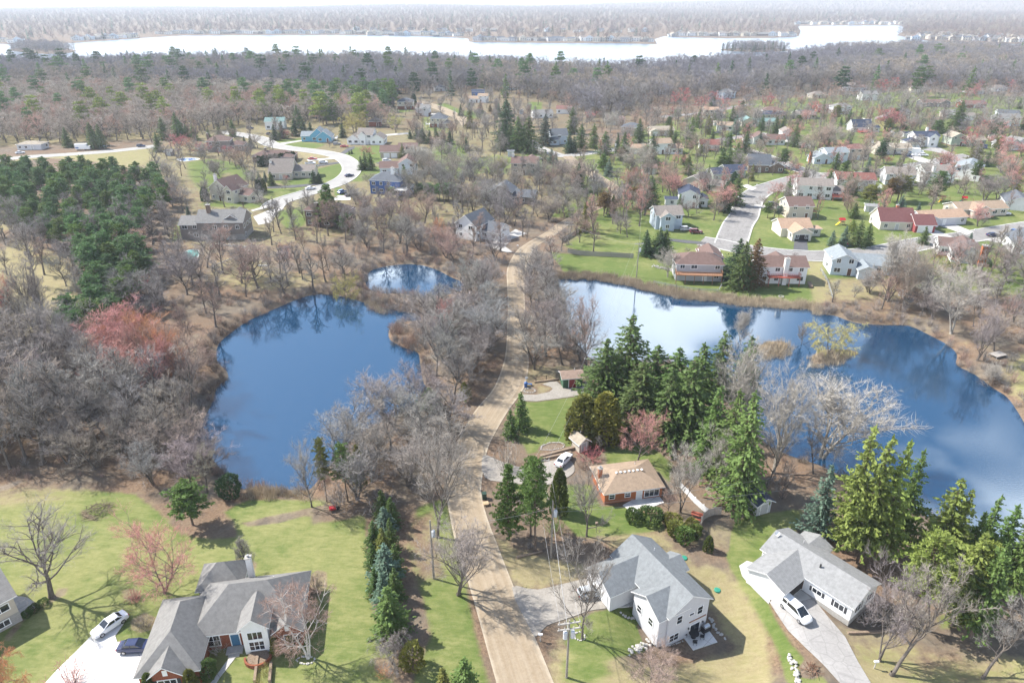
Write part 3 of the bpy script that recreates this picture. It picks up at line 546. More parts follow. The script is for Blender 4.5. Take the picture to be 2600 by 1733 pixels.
class Geo:
    """triangles of one tree part"""
    def __init__(s): s.V, s.F, s.n = [], [], 0
    def add(s, V, F):
        V = np.asarray(V, float); s.V.append(V); s.F.append(np.asarray(F, int) + s.n); s.n += len(V)
    def mesh(s, name, m):
        return mesh_np(name, np.concatenate(s.V), np.concatenate(s.F), [m])
def tubeg(g, P, r0, r1, k):
    n = len(P); V = []
    for i in range(n):
        d = P[min(i + 1, n - 1)] - P[max(i - 1, 0)]; d = d / (np.linalg.norm(d) + 1e-9)
        u = np.cross(d, (0.3, .9, .2)); u /= np.linalg.norm(u) + 1e-9; w = np.cross(d, u); r = r0 + (r1 - r0) * i / (n - 1)
        for j in range(k):
            a = 2 * math.pi * j / k; V.append(P[i] + r * (math.cos(a) * u + math.sin(a) * w))
    F = []
    for i in range(n - 1):
        for j in range(k):
            a, b_, c, d = i * k + j, i * k + (j + 1) % k, (i + 1) * k + (j + 1) % k, (i + 1) * k + j; F += [(a, b_, c), (a, c, d)]
    g.add(V, F)
def ribbon(g, P, w, rs):
    n = len(P); d = P[-1] - P[0]; u = np.cross(d, rs.normal(size=3)); u /= np.linalg.norm(u) + 1e-9; V = []; F = []
    for i in range(n - 1):
        r = w * (1 - .7 * i / (n - 1)); V += [P[i] - u * r / 2, P[i] + u * r / 2]
    V.append(P[-1]); m = len(V)
    for i in range(n - 2):
        a = 2 * i; F += [(a, a + 1, a + 3), (a, a + 3, a + 2)]
    F.append((m - 3, m - 2, m - 1)); g.add(V, F)
def bare_tree(seed, H=14.0, W=9.0, clear=.3, limbs=9, up=.35, counts=(6, 6, 4), tw=.035, lean=0.0, stems=1, droop=0.0, ang=(60, 22), bark=None, low=1.0, r0=.017):
    rs = np.random.RandomState(seed); T, C = Geo(), Geo()
    def poly(p, d, Ln, n, wob, trop):
        P = [p]; d = d / np.linalg.norm(d)
        for i in range(n):
            d = d + rs.normal(size=3) * wob + np.array([0, 0, trop]); d /= np.linalg.norm(d); P.append(P[-1] + d * Ln / n)
        return np.array(P)
    def side(d, a):
        u = np.cross(d, rs.normal(size=3)); u /= np.linalg.norm(u) + 1e-9; return d * math.cos(a) + u * math.sin(a)
    FP, FD, FL = [], [], []
    def fine(P, Ln):
        k = max(2, int(round(counts[2] * rs.uniform(.75, 1.25)))); t = rs.uniform(.15, 1, k); x = t * (len(P) - 1); i = np.minimum(x.astype(int), len(P) - 2)
        d = P[i + 1] - P[i]; FP.append(P[i] + d * (x - i)[:, None]); FD.append(d / (np.linalg.norm(d, axis=1)[:, None] + 1e-9)); FL.append(np.maximum(Ln * rs.uniform(.45, .8, k), .5))
    def sub(P, Ln, r, lev):
        if lev == 3: return fine(P, Ln)
        k = counts[lev - 1]; k = max(2, int(round(k * rs.uniform(.75, 1.25))))
        for j in range(k):
            t = rs.uniform(.25, 1.0) if j else 1.0; x = t * (len(P) - 1); i = min(int(x), len(P) - 2); p = P[i] + (P[i + 1] - P[i]) * (x - i); d = P[i + 1] - P[i]; d = d / np.linalg.norm(d)
            q = side(d, R(rs.uniform(22, 58))); l = Ln * rs.uniform(.4, .68) * (1.15 - .45 * t)
            if lev == 1:
                B = poly(p, q, l, 4, .16, up * .35 - droop); tubeg(T, B, r * .5, r * .18, 3); sub(B, l, r * .5, 2)
            elif lev == 2:
                B = poly(p, q, l, 3, .18, up * .35 - droop * 1.5); ribbon(C, B, tw * 1.9, rs); sub(B, l, r * .3, 3)
    for s in range(stems):
        rr = H * r0 * (1.35 if stems == 1 else .95)
        d0 = np.array([lean + (rs.uniform(-.28, .28) if stems > 1 else rs.uniform(-.05, .05)), (rs.uniform(-.28, .28) if stems > 1 else rs.uniform(-.05, .05)), 1.0])
        P = poly(np.array([rs.uniform(-.2, .2) * (stems > 1), rs.uniform(-.2, .2) * (stems > 1), -.3]), d0, H * .82, 9, .055, .03)
        flare = P.copy(); tubeg(T, P, rr, rr * .16, 6); tubeg(T, np.array([P[0], P[0] + np.array([0, 0, .9])]), rr * 1.5, rr * .95, 6)
        nl = max(4, int(limbs / (1 if stems == 1 else stems * .6)))
        for j in range(nl):
            f = clear + (1 - clear) * (j + rs.uniform(0, .8)) / nl; x = min(f, 1) * (len(P) - 1); i = min(int(x), len(P) - 2); p = P[i] + (P[i + 1] - P[i]) * (x - i)
            az = j * 2.4 + rs.uniform(-.5, .5); an = R(ang[0] + (ang[1] - ang[0]) * (f - clear) / (1 - clear) + rs.uniform(-9, 9)); q = np.array([math.sin(an) * math.cos(az), math.sin(an) * math.sin(az), math.cos(an)])
            l = W * .5 * (low + (.75 - low) * (f - clear) / (1 - clear)) * rs.uniform(.85, 1.2) / max(math.sin(an), .55) * .8
            B = poly(p, q, l, 5, .12, up * .30 - droop * .5); tubeg(T, B, rr * .52 * (1.15 - f * .5), rr * .14, 4); sub(B, l, rr * .4, 1)
        sub(P[5:], H * .34, rr * .4, 1)
    p = np.concatenate(FP); d = np.concatenate(FD); l = np.concatenate(FL)[:, None]; n = len(p)
    d = d * .75 + rs.normal(size=(n, 3)) * .48 + np.array([0, 0, up * .35 - droop * 2.5]); d /= np.linalg.norm(d, axis=1)[:, None]
    m_ = p + d * l * .5 + rs.normal(size=(n, 3)) * .07 * l; e = p + d * l + np.array([0, 0, up * .12 - droop * .8]) * l
    u = np.cross(d, rs.normal(size=(n, 3))); u /= np.linalg.norm(u, axis=1)[:, None]
    V = np.stack([p - u * tw * .5, p + u * tw * .5, m_ + u * tw * .38, m_ - u * tw * .38, e], 1).reshape(-1, 3); i = np.arange(n) * 5
    C.add(V, np.concatenate([np.stack([i, i + 1, i + 2], 1), np.stack([i, i + 2, i + 3], 1), np.stack([i + 3, i + 2, i + 4], 1)]))
    top = max(v[:, 2].max() for v in C.V)
    k = H / top
    rad = np.percentile(np.hypot(*(np.concatenate(C.V)[:, :2].T)), 93) * k; q = min(max(W * .5 / rad, .6), 2.2)
    for g in (T, C):
        g.V = [v * np.array([k * q, k * q, k]) for v in g.V]
    return [('trunk', T.mesh('trunk', bark or M_BARK)), ('crown', C.mesh('crown', M_TWIG))], H
def leafquads(C_, D_, size, rs, flat=.5, asp=.55):
    """diamond needle sprays at C_ pointing along D_"""
    n = len(C_); D_ = D_ / (np.linalg.norm(D_, axis=1)[:, None] + 1e-9); U = np.cross(D_, rs.normal(size=(n, 3)) + np.array([0, 0, flat * 3])); U /= np.linalg.norm(U, axis=1)[:, None] + 1e-9
    s = (size * rs.uniform(.7, 1.3, n))[:, None]; up = np.array([0, 0, 1]) * s * .10
    V = np.stack([C_ - D_ * s * .5, C_ + U * s * asp * .5 - up, C_ + D_ * s * .55, C_ - U * s * asp * .5 - up], 1).reshape(-1, 3)
    i = np.arange(n) * 4; return V, np.concatenate([np.stack([i, i + 1, i + 2], 1), np.stack([i, i + 2, i + 3], 1)])
def spruce(seed, H=12.0, Wd=5.2, base=.06, layers=24, per=10, droop=.22, spray=.42, pw=.8, jag=.18, dens=1.0, bark=None):
    rs = np.random.RandomState(seed); T, C = Geo(), Geo()
    tubeg(T, np.array([(0, 0, -.3), (0, 0, H * .5), (0, 0, H * .97)]), H * .016, .02, 6); PC, PD = [], []
    for l in range(layers):
        f = l / layers; z = H * (base + (1 - base) * f ** .92); Rr = Wd / 2 * (1 - f) ** pw * rs.uniform(1 - jag, 1 + jag * .5) + .12
        for k in range(max(5, int(per * (1 - f * .55)))):
            a = rs.uniform(0, 2 * math.pi); r = Rr * rs.uniform(.62, 1.18) * (1 + .16 * math.sin(2 * a + seed) + .10 * math.sin(3 * a + l * .7)); d = np.array([math.cos(a), math.sin(a), 0]); m = max(2, int(r / .30 * dens))
            t = (np.arange(m) + rs.uniform(.2, 1, m)) / m; t = t ** .75; cc = d * (r * t)[:, None] + np.array([0, 0, z]) + np.array([0, 0, 1]) * (-droop * r * t ** 1.3 + .12 * r * t ** 3 + .08 * H * (1 - f) * 0)[:, None]
            cc = cc + rs.normal(size=cc.shape) * .10
            q = d + np.array([0, 0, -droop * .8]) + rs.normal(size=(m, 3)) * .42; PC.append(cc); PD.append(q)
            if Rr > .6: tubeg(T, np.array([(0, 0, z), d * r * .7 + np.array([0, 0, z - droop * r * .5])]), .035, .012, 3)
    PC.append(np.array([(0, 0, H * .97), (0, 0, H * .995)])); PD.append(np.array([(0, .05, 1), (.05, 0, 1.0)]))
    V, F = leafquads(np.concatenate(PC), np.concatenate(PD), spray, rs); C.add(V, F)
    return [('trunk', T.mesh('trunk', bark or M_PBARK)), ('crown', C.mesh('crown', M_LEAF))], H
def pine(seed, H=14.0, Wd=7.0, base=.25, whorls=12, per=6, tuft=.5, pw=.6, rise=.18, tn=9, bias=0.0, clump=.55):
    """irregular pine: whorls of rising limbs carrying rounded needle tufts"""
    rs = np.random.RandomState(seed); T, C = Geo(), Geo(); bx, by = rs.uniform(-.3, .3, 2)
    spine = lambda z: np.array([bx * math.sin(z / H * 2.2), by * math.sin(z / H * 2.6), z])
    tubeg(T, np.array([spine(H * q) for q in (-.02, .25, .5, .75, .98)]), H * .017, .03, 6); PC, PD = [], []
    def tuftat(p, s, n):
        q = rs.normal(size=(n, 3)); q /= np.linalg.norm(q, axis=1)[:, None]; q[:, 2] = np.abs(q[:, 2]) * .8 - .15
        PC.append(p + q * s * clump * rs.uniform(.3, 1, (n, 1))); PD.append(q + rs.normal(size=(n, 3)) * .35)
    for w in range(whorls):
        f = (w + rs.uniform(0, .6)) / whorls; z = H * (base + (1 - base) * f); Rr = Wd / 2 * (1 - f ** 1.6) ** pw * rs.uniform(.7, 1.1) + .35
        for k in range(per):
            a = 2 * math.pi * k / per + rs.uniform(-.5, .5) + w; r = Rr * rs.uniform(.55, 1.15); d = np.array([math.cos(a), math.sin(a), 0]); p0 = spine(z)
            end = p0 + d * r + np.array([0, 0, rise * r]); midp = p0 + d * r * .5 + np.array([0, 0, rise * r * .25]); tubeg(T, np.array([p0, midp, end]), .05 + .01 * r, .02, 3)
            m = max(2, int(r / .62))
            for j in range(m):
                t = .35 + .65 * (j + rs.uniform(0, 1)) / m; p = p0 + (end - p0) * t + rs.normal(size=3) * np.array([.3, .3, .14]); tuftat(p, tuft * 1.6 * rs.uniform(.7, 1.25), tn)
    tuftat(spine(H * .97), tuft * 1.2, tn + 4)
    V, F = leafquads(np.concatenate(PC), np.concatenate(PD), tuft, rs, .2, .42); C.add(V, F)
    return [('trunk', T.mesh('trunk', M_PBARK)), ('crown', C.mesh('crown', M_LEAF))], H
def column(seed, H=6.0, Wd=2.2, n=1500, pw=.55, spray=.42, top=.9, round_=False):
    rs = np.random.RandomState(seed); T, C = Geo(), Geo(); tubeg(T, np.array([(0, 0, -.2), (0, 0, H * .8)]), .12, .03, 5)
    z = rs.uniform(.02, 1, n) ** .9; a = rs.uniform(0, 2 * math.pi, n); lob = 1 + .13 * np.sin(a * 3 + seed) + .10 * np.sin(a * 5 + z * 9 + seed)
    prof = np.sqrt(np.clip(1 - (2 * z - 1) ** 2, 0, 1)) * .95 + .12 if round_ else np.minimum(1, (z / .12 + .5)) * (1 - z ** 2.2) ** pw
    r = Wd / 2 * prof * lob * rs.uniform(.70, 1.05, n) ** .5
    P = np.stack([r * np.cos(a), r * np.sin(a), z * H * .97], 1); D = np.stack([np.cos(a) * (.7 if round_ else .35), np.sin(a) * (.7 if round_ else .35), np.full(n, .7)], 1) + rs.normal(size=(n, 3)) * .3
    V, F = leafquads(P, D, spray, rs, 0, .6); C.add(V, F)
    return [('trunk', T.mesh('trunk', M_PBARK)), ('crown', C.mesh('crown', M_LEAF))], H
def brush(seed, H=2.4, Wd=3.2, n=42, tw=.03, up=.5, kids=7):
    rs = np.random.RandomState(seed); C = Geo(); T = Geo()
    for i in range(n):
        a = rs.uniform(0, 6.28); r = Wd / 2 * math.sqrt(rs.uniform(0, 1)); e = np.array([r * math.cos(a), r * math.sin(a), H * math.sqrt(max(.12, 1 - (r / (Wd * .56)) ** 2)) * rs.uniform(.7, 1.05)])
        s = np.array([e[0] * .35, e[1] * .35, -.1]); m = s + (e - s) * .5 + rs.normal(size=3) * .15; P = np.array([s, m, e]); ribbon(T if i % 4 == 0 else C, P, tw * 1.7, rs)
        for k in range(kids):
            t = rs.uniform(.25, 1); p = s + (e - s) * t; d = rs.normal(size=3) * .5 + (e - s) / np.linalg.norm(e - s) * .6 + np.array([0, 0, up * .4]); q = p + d / np.linalg.norm(d) * rs.uniform(.35, .8) * H * .38
            ribbon(C, np.array([p, (p + q) / 2 + rs.normal(size=3) * .06, q]), tw, rs)
    return [('stems', T.mesh('stems', M_BARK)), ('twigs', C.mesh('twigs', M_TWIG))], H
def reeds(seed, H=1.5, Wd=2.4, n=150):
    rs = np.random.RandomState(seed); C = Geo()
    for i in range(n):
        p = np.array([*rs.uniform(-Wd / 2, Wd / 2, 2), -.25]); e = p + np.array([rs.normal() * .22, rs.normal() * .22, H * rs.uniform(.55, 1.1)]); ribbon(C, np.array([p, (p + e) / 2, e]), .055, rs)
    return [('blades', C.mesh('blades', M_TWIG))], H
PROTO = {}
def proto(k, fn, *a, **kw): PROTO[k] = fn(*a, **kw)
for i in range(5): proto('forest%d' % i, bare_tree, 11 + i, 16, 7.0, .36, 10, .34, (6, 6, 7), .030, 0, 1, 0, (58, 22))
for i in range(3): proto('vase%d' % i, bare_tree, 41 + i, 13, 12.5, .22, 11, .42, (7, 7, 9), .028, 0, 1, 0, (56, 20))
for i in range(2): proto('multi%d' % i, bare_tree, 61 + i, 13, 11.5, .22, 10, .4, (7, 6, 9), .028, 0, 3, 0, (46, 16))
proto('oak', bare_tree, 75, 12, 13, .33, 10, .25, (8, 7, 8), .024, 0, 1, .02, (66, 20), None, 1.0, .026)
proto('maple', bare_tree, 77, 11, 12, .16, 11, .25, (8, 7, 9), .024, -.1, 2, .0, (70, 25), None, 1.1)
proto('pear', bare_tree, 79, 7, 3.6, .15, 13, .8, (6, 6, 8), .02, 0, 1, 0, (35, 12))
for i in range(2): proto('pale%d' % i, bare_tree, 91 + i, 16, 12, .22, 11, .42, (7, 7, 8), .032, 0, 2, 0, (52, 20), M_WBARK)
proto('birch', bare_tree, 95, 10, 7, .2, 8, .3, (7, 6, 9), .022, .1, 3, .06, (55, 25), M_BIRCH)
proto('weep', bare_tree, 97, 8, 9, .2, 10, .1, (7, 7, 9), .030, 0, 2, .16, (70, 35))
proto('leaner', bare_tree, 99, 13, 9, .35, 9, .35, (7, 7, 7), .028, .42, 1, 0, (52, 20))
for i in range(3): proto('spruce%d' % i, spruce, 111 + i, 12, 5.6, .03, 32, 17, .22, .50, .85, .18, 1.35)
for i in range(2): proto('norway%d' % i, spruce, 121 + i, 16, 7.6, .05, 34, 17, .34, .54, .75, .28, 1.3)
for i in range(3): proto('pine%d' % i, pine, 131 + i, 14, 8.0, .14, 18, 7, .48, .95, .14, 17)
for i in range(3): proto('scots%d' % i, pine, 141 + i, 11, 6.0, .36, 10, 8, .52, .45, .25, 17, 0, .78)
for i in range(3): proto('fir%d' % i, spruce, 191 + i, 16, 8.4, .16, 30, 15, .10, .66, .80, .42, 1.25)
for i in range(2): proto('tallpine%d' % i, pine, 151 + i, 17, 7.4, .42, 12, 7, .50, .55, .12, 18, 0, .8)
for i in range(2): proto('arbor%d' % i, column, 161 + i, 6, 2.0, 1500)
proto('juniper', column, 165, 3, 2.6, 900, .5, .36, round_=True); proto('bush', column, 166, 1.6, 2.6, 900, .5, .30, round_=True)
for i in range(3): proto('brush%d' % i, brush, 171 + i)
for i in range(2): proto('reeds%d' % i, reeds, 181 + i)
# light-weight far kinds
for i in range(4): proto('farbare%d' % i, bare_tree, 201 + i, 14, 12, .22, 9, .22, (5, 6, 5), .07, 0, 1, 0, (68, 25))
for i in range(3): proto('farconif%d' % i, spruce, 211 + i, 14, 6.4, .03, 16, 9, .25, 1.35, .8, .22, .6)
for i in range(2): proto('farpine%d' % i, pine, 221 + i, 15, 8.4, .25, 8, 6, 1.2, .55, .2, 7)

# colours (multiply white)
GREY = (.300, .272, .248); GREYB = (.285, .267, .252); TAN = (.36, .305, .245); PALE = (.42, .385, .335); RED = (.48, .165, .16); PINK = (.55, .29, .25); ORANGE = (.60, .29, .15); YEL = (.46, .41, .15); RUST = (.37, .255, .205); MAUVE = (.315, .278, .255)
SPR = (.118, .182, .055); DSPR = (.066, .118, .05); BLUE = (.155, .235, .17); PINEG = (.145, .225, .06); YPINE = (.255, .315, .075); SCOT = (.13, .225, .085); CEDAR = (.125, .165, .040); OLIVE = (.20, .205, .05); BRNC = (.19, .125, .05)
rnd = random.Random(5)
TREES = []   # (x, y, radius) for spacing
def jit(c, v=.14):
    k = 1 + rnd.uniform(-v, v); return tuple(max(.004, x * k * (1 + rnd.uniform(-.05, .05))) for x in c)
NAMES = {'bare': ('bare_tree', 'tree'), 'spruce': ('spruce_tree', 'spruce tree'), 'pine': ('pine_tree', 'pine tree'), 'arbor': ('arborvitae', 'evergreen'), 'shrub': ('evergreen_shrub', 'shrub'), 'brush': ('bare_shrub', 'shrub'), 'willow': ('willow_tree', 'tree'), 'birch': ('birch_tree', 'tree')}
def plant(kind, p, h, label, tint, nm='bare', group=None, sx=1.0, rz=None):
    parts, H = PROTO[kind]; k = h / H; n, cat = NAMES[nm]
    if nm == 'bare':
        if tint[0] > tint[1] * 1.42: n = 'budding_tree'
        elif tint[0] > .41: n = 'white_limbed_tree'
    t = thing(n, label, cat, (p[0], p[1], p[2] - .05), rnd.uniform(0, 6.28) if rz is None else rz, group); t.scale = (k * sx, k * sx, k)
    for pn, me in parts:
        o = inst(pn, me, t)
        if pn not in ('trunk', 'stems'): o['tint'] = tint
    TREES.append((p[0], p[1], 1.2)); return t
# ---------------------------------------------------------------- building kit
M_TRIM = mat('white_trim', (.78, .78, .77), .5, .03, 2); M_GLASS = mat('window_glass', (.022, .027, .034), .06, .3, 1.2, 0, .9); M_GREYD = mat('grey_door', (.45, .45, .45), .5, .04)
M_DOOR = mat('brown_door', (.12, .06, .04), .5, .1); M_BLUED = mat('blue_door', (.05, .14, .24), .5, .1); M_WHD = mat('white_door', (.72, .72, .71), .45, .04, bands=(.5, .9)); M_INSHADE = mat('interior_shade', (.035, .03, .028), .9, .3)  # last one: near-black colour standing for the shade inside open garages
M_BRICK = mat('red_brick', (.235, .085, .050), .9, .3, 6, .2, .1, bands=(.16, .86)); M_OBRICK = mat('orange_brick', (.36, .125, .055), .9, .28, 6, .2, .1, bands=(.16, .88)); M_TBRICK = mat('taupe_brick', (.19, .135, .105), .9, .25, 6, .2, .1)
M_BLOCK = mat('block_wall', (.34, .325, .30), .9, .12, 3, .15, .1, bands=(.25, .85)); M_DECK = mat('deck_boards', (.29, .155, .09), .8, .18, 3); M_RDECK = mat('red_deck', (.40, .11, .075), .8, .15, 3); M_GDECK = mat('grey_deck', (.30, .275, .25), .85, .15, 3); M_CHW = mat('chimney_white', (.66, .645, .62), .8, .06)
WALL = {k: wall_mat(k, c) for k, c in dict(white=(.74, .74, .73), cream=(.60, .555, .46), beige=(.49, .435, .365), tan=(.42, .37, .29), grey=(.40, .40, .41), taupe=(.235, .205, .185), blue=(.055, .115, .30), sky=(.14, .36, .50), pale=(.55, .61, .66), green=(.38, .43, .36), yellow=(.70, .62, .30), pink=(.52, .43, .38), bluegrey=(.40, .46, .52), lgrey=(.52, .52, .54), red=(.26, .06, .06), char=(.10, .115, .135)).items()}
WALL.update(brick=M_BRICK, obrick=M_OBRICK, tbrick=M_TBRICK, block=M_BLOCK)
ROOF = {k: roof_mat(k, c) for k, c in dict(grey=(.185, .180, .172), lgrey=(.235, .237, .237), blue=(.18, .192, .198), slate=(.105, .115, .13), navy=(.045, .055, .085), brown=(.145, .098, .085), red=(.185, .10, .085), tan=(.285, .215, .155), taupe=(.205, .18, .16), orange=(.34, .235, .165), teal=(.15, .225, .215), maroon=(.14, .062, .06), beige=(.30, .26, .205), bluegrey=(.21, .235, .25), dkred=(.20, .085, .07)).items()}
def roof_mesh(w, d, h, kind, pitch, o=.42, t=.17):
    """roof on a block x -w/2..w/2, y 0..d with eaves at h; top faces shingled, edges trimmed"""
    mb = MB(); X, Y0, Y1 = w / 2 + o, -o, d + o
    def loft(top):  # list of top faces (CCW from above); outline from boundary
        for f in top: mb.face([(x, y, z + t) for x, y, z in f], 0)
        for f in top: mb.face([(x, y, z) for x, y, z in reversed(f)], 1)
    if kind == 'flat':
        mb.box(-X, X, Y0, Y1, h, h + .2, 1); mb.face([(-X, Y0, h + .204), (X, Y0, h + .204), (X, Y1, h + .204), (-X, Y1, h + .204)], 0); return mb
    if kind in ('gx', 'gy'):
        if kind == 'gx':
            zr = h + pitch * d / 2; ze = h - pitch * o; m = d / 2
            A, B = [(-X, Y0, ze), (X, Y0, ze), (X, m, zr), (-X, m, zr)], [(X, Y1, ze), (-X, Y1, ze), (-X, m, zr), (X, m, zr)]
            out = [(-X, Y0, ze), (X, Y0, ze), (X, m, zr), (X, Y1, ze), (-X, Y1, ze), (-X, m, zr)]
        else:
            zr = h + pitch * w / 2; ze = h - pitch * o
            A, B = [(X, Y0, ze), (X, Y1, ze), (0, Y1, zr), (0, Y0, zr)], [(-X, Y1, ze), (-X, Y0, ze), (0, Y0, zr), (0, Y1, zr)]
            out = [(X, Y0, ze), (X, Y1, ze), (0, Y1, zr), (-X, Y1, ze), (-X, Y0, ze), (0, Y0, zr)]
        loft([A, B])
    else:
        ze = h - pitch * o; W2, D2 = w + 2 * o, d + 2 * o; run = min(W2, D2) / 2; zr = ze + pitch * run
        c = [(-X, Y0, ze), (X, Y0, ze), (X, Y1, ze), (-X, Y1, ze)]; ym = d / 2
        if W2 >= D2:
            r0, r1 = (-X + run, ym, zr), (X - run, ym, zr); loft([[c[0], c[1], r1, r0], [c[1], c[2], r1], [c[2], c[3], r0, r1], [c[3], c[0], r0]])
        else:
            r0, r1 = (0, Y0 + run, zr), (0, Y1 - run, zr); loft([[c[0], c[1], r0], [c[1], c[2], r1, r0], [c[2], c[3], r1], [c[3], c[0], r0, r1]])
        out = c
    for i in range(len(out)):
        a, b_ = out[i], out[(i + 1) % len(out)]; mb.face([a, b_, (b_[0], b_[1], b_[2] + t), (a[0], a[1], a[2] + t)], 1)
    return mb
def wall_mesh(w, d, h, kind, pitch, z0=0.0, base=0.0):
    mb = MB(); x = w / 2 - .005
    if kind == 'gx':
        r = h + pitch * d / 2 - .02
        mb.face([(-x, 0, z0), (x, 0, z0), (x, 0, h), (-x, 0, h)]); mb.face([(x, d, z0), (-x, d, z0), (-x, d, h), (x, d, h)])
        mb.face([(x, 0, z0), (x, d, z0), (x, d, h), (x, d / 2, r), (x, 0, h)]); mb.face([(-x, d, z0), (-x, 0, z0), (-x, 0, h), (-x, d / 2, r), (-x, d, h)])
    elif kind == 'gy':
        r = h + pitch * w / 2 - .02
        mb.face([(-x, 0, z0), (x, 0, z0), (x, 0, h), (0, 0, r), (-x, 0, h)]); mb.face([(x, d, z0), (-x, d, z0), (-x, d, h), (0, d, r), (x, d, h)])
        mb.face([(x, 0, z0), (x, d, z0), (x, d, h), (x, 0, h)]); mb.face([(-x, d, z0), (-x, 0, z0), (-x, 0, h), (-x, d, h)])
    else: mb.box(-x, x, 0, d, z0, h)
    if base:
        mb.m = [0] * len(mb.f); e = .03; mb.box(-x - e, x + e, -e, d + e, z0, z0 + base, 1)
    return mb
WINC = {}
def win_mesh(w, h, grid):
    k = (round(w, 1), round(h, 1), grid)
    if k not in WINC:
        f = MB(); e = .11; y = -.07
        f.box(-w / 2 - e, w / 2 + e, y, .02, h, h + e); f.box(-w / 2 - e, w / 2 + e, y, .02, -e, 0); f.box(-w / 2 - e, -w / 2, y, .02, 0, h); f.box(w / 2, w / 2 + e, y, .02, 0, h)
        nx, ny = grid
        for i in range(1, nx): x = -w / 2 + w * i / nx; f.box(x - .04, x + .04, y + .01, .02, 0, h)
        for j in range(1, ny): z = h * j / ny; f.box(-w / 2, w / 2, y + .012, .018, z - .03, z + .03)
        p = MB(); p.box(-w / 2, w / 2, -.03, .01, 0, h); WINC[k] = (f.mesh('window', M_TRIM), p.mesh('pane', M_GLASS))
    return WINC[k]
SHUT = {}
def face_xf(bl, face, u):
    x0, y0, w, d = bl[:4]
    return {'S': (x0 + u, y0, 0), 'N': (x0 - u, y0 + d, math.pi), 'E': (x0 + w / 2, y0 + d / 2 + u, math.pi / 2), 'W': (x0 - w / 2, y0 + d / 2 - u, -math.pi / 2)}[face]
def window(root, bl, face, u, z, w=1.1, h=1.2, grid=(2, 1), shutters=False):
    x, y, a = face_xf(bl, face, u); fm, pm = win_mesh(w, h, grid); o = inst('window', fm, root, (x, y, z), a); inst('pane', pm, o)
    if shutters:
        k = round(h, 1)
        if k not in SHUT: SHUT[k] = MB().box(-.2, .2, -.05, .02, -.05, h + .05).mesh('shutter', mat('dark_shutter', (.05, .05, .055), .6))
        for s in (-1, 1): inst('shutter', SHUT[k], root, (x + math.cos(a) * s * (w / 2 + .34), y + math.sin(a) * s * (w / 2 + .34), z), a)
    return o
DOORC = {}
def door(root, bl, face, u, z=0.05, w=1.0, h=2.1, m=None, name='door', knob=True):
    x, y, a = face_xf(bl, face, u); m = m or M_WHD; k = (w, h, m.name, name)
    if k not in DOORC:
        g = MB().box(-w / 2, w / 2, -.05, .02, 0, h)
        if name == 'garage_door':
            for j in range(4): g.box(-w / 2 + .06, w / 2 - .06, -.075, -.05, h * j / 4 + .05, h * (j + 1) / 4 - .05)
        fr = MB().box(-w / 2 - .12, -w / 2 - .001, -.07, .02, 0, h + .12).box(w / 2 + .001, w / 2 + .12, -.07, .02, 0, h + .12).box(-w / 2, w / 2, -.07, .02, h + .001, h + .12); DOORC[k] = (g.mesh(name, m), fr.mesh('frame', M_TRIM), MB().box(w / 2 - .16, w / 2 - .08, -.11, -.05, h * .46, h * .50).mesh('handle', mat('dark_metal', (.06, .06, .065), .4, .1, 3, 0, .5, .6)))
    o = inst(name, DOORC[k][0], root, (x, y, z), a); inst('frame', DOORC[k][1], o)
    if knob: inst('handle', DOORC[k][2], o)
    return o
def chimney(root, x, y, z0, z1, s=.9, m=None, d=None):
    c = MB().box(-s / 2, s / 2, -(d or s) / 2, (d or s) / 2, z0, z1).obj('chimney', m or M_CHW, root, (x, y, 0)); MB().box(-s / 2 - .1, s / 2 + .1, -(d or s) / 2 - .1, (d or s) / 2 + .1, z1 - .02, z1 + .14).obj('cap', M_BLOCK, c); MB()._lathe([(.16, z1 + .1), (.16, z1 + .42), (.2, z1 + .44), (.2, z1 + .5)], 8, 0, (0, 0, 0)).obj('flue', mat('flue', (.3, .3, .3), .5, .1, 3, 0, .4, .5), c)
def deck(root, x0, x1, y0, y1, z, m, rail='S', gap=.45, rm=None):
    o = MB().box(x0, x1, y0, y1, z - .18, z).obj('deck', m, root); n = max(2, int((x1 - x0) / 2.4) + 1)
    for i in range(n): x = x0 + .1 + (x1 - x0 - .2) * i / (n - 1); MB().box(x - .07, x + .07, y0 + .02, y0 + .16, -2.6, z - .181).obj('post', m, o)
    r = MB(); ed = [((x0, y0), (x1, y0)), ((x0, y0), (x0, y1)), ((x1, y0), (x1, y1))]
    for a, b_ in ed:
        r.beam((*a, z + .98), (*b_, z + .98), .1, .07); r.beam((*a, z + .12), (*b_, z + .12), .06, .06); ln = math.dist(a, b_); k = max(2, int(ln / gap))
        for i in range(k + 1): t = i / k; px_, py_ = a[0] + (b_[0] - a[0]) * t, a[1] + (b_[1] - a[1]) * t; r.box(px_ - .03, px_ + .03, py_ - .03, py_ + .03, z + .001, z + .94)
    r.obj('railing', rm or m, o); return o
PIPE = MB()._lathe([(.07, -.4), (.07, .5)], 6, 0, (0, 0, 0)).mesh('vent_pipe', mat('vent_pipe', (.55, .55, .55), .5)); HVENT = []
LAND = []      # (phrase, px, py) landmarks for labels
HOUSES = []
rh = random.Random(21)
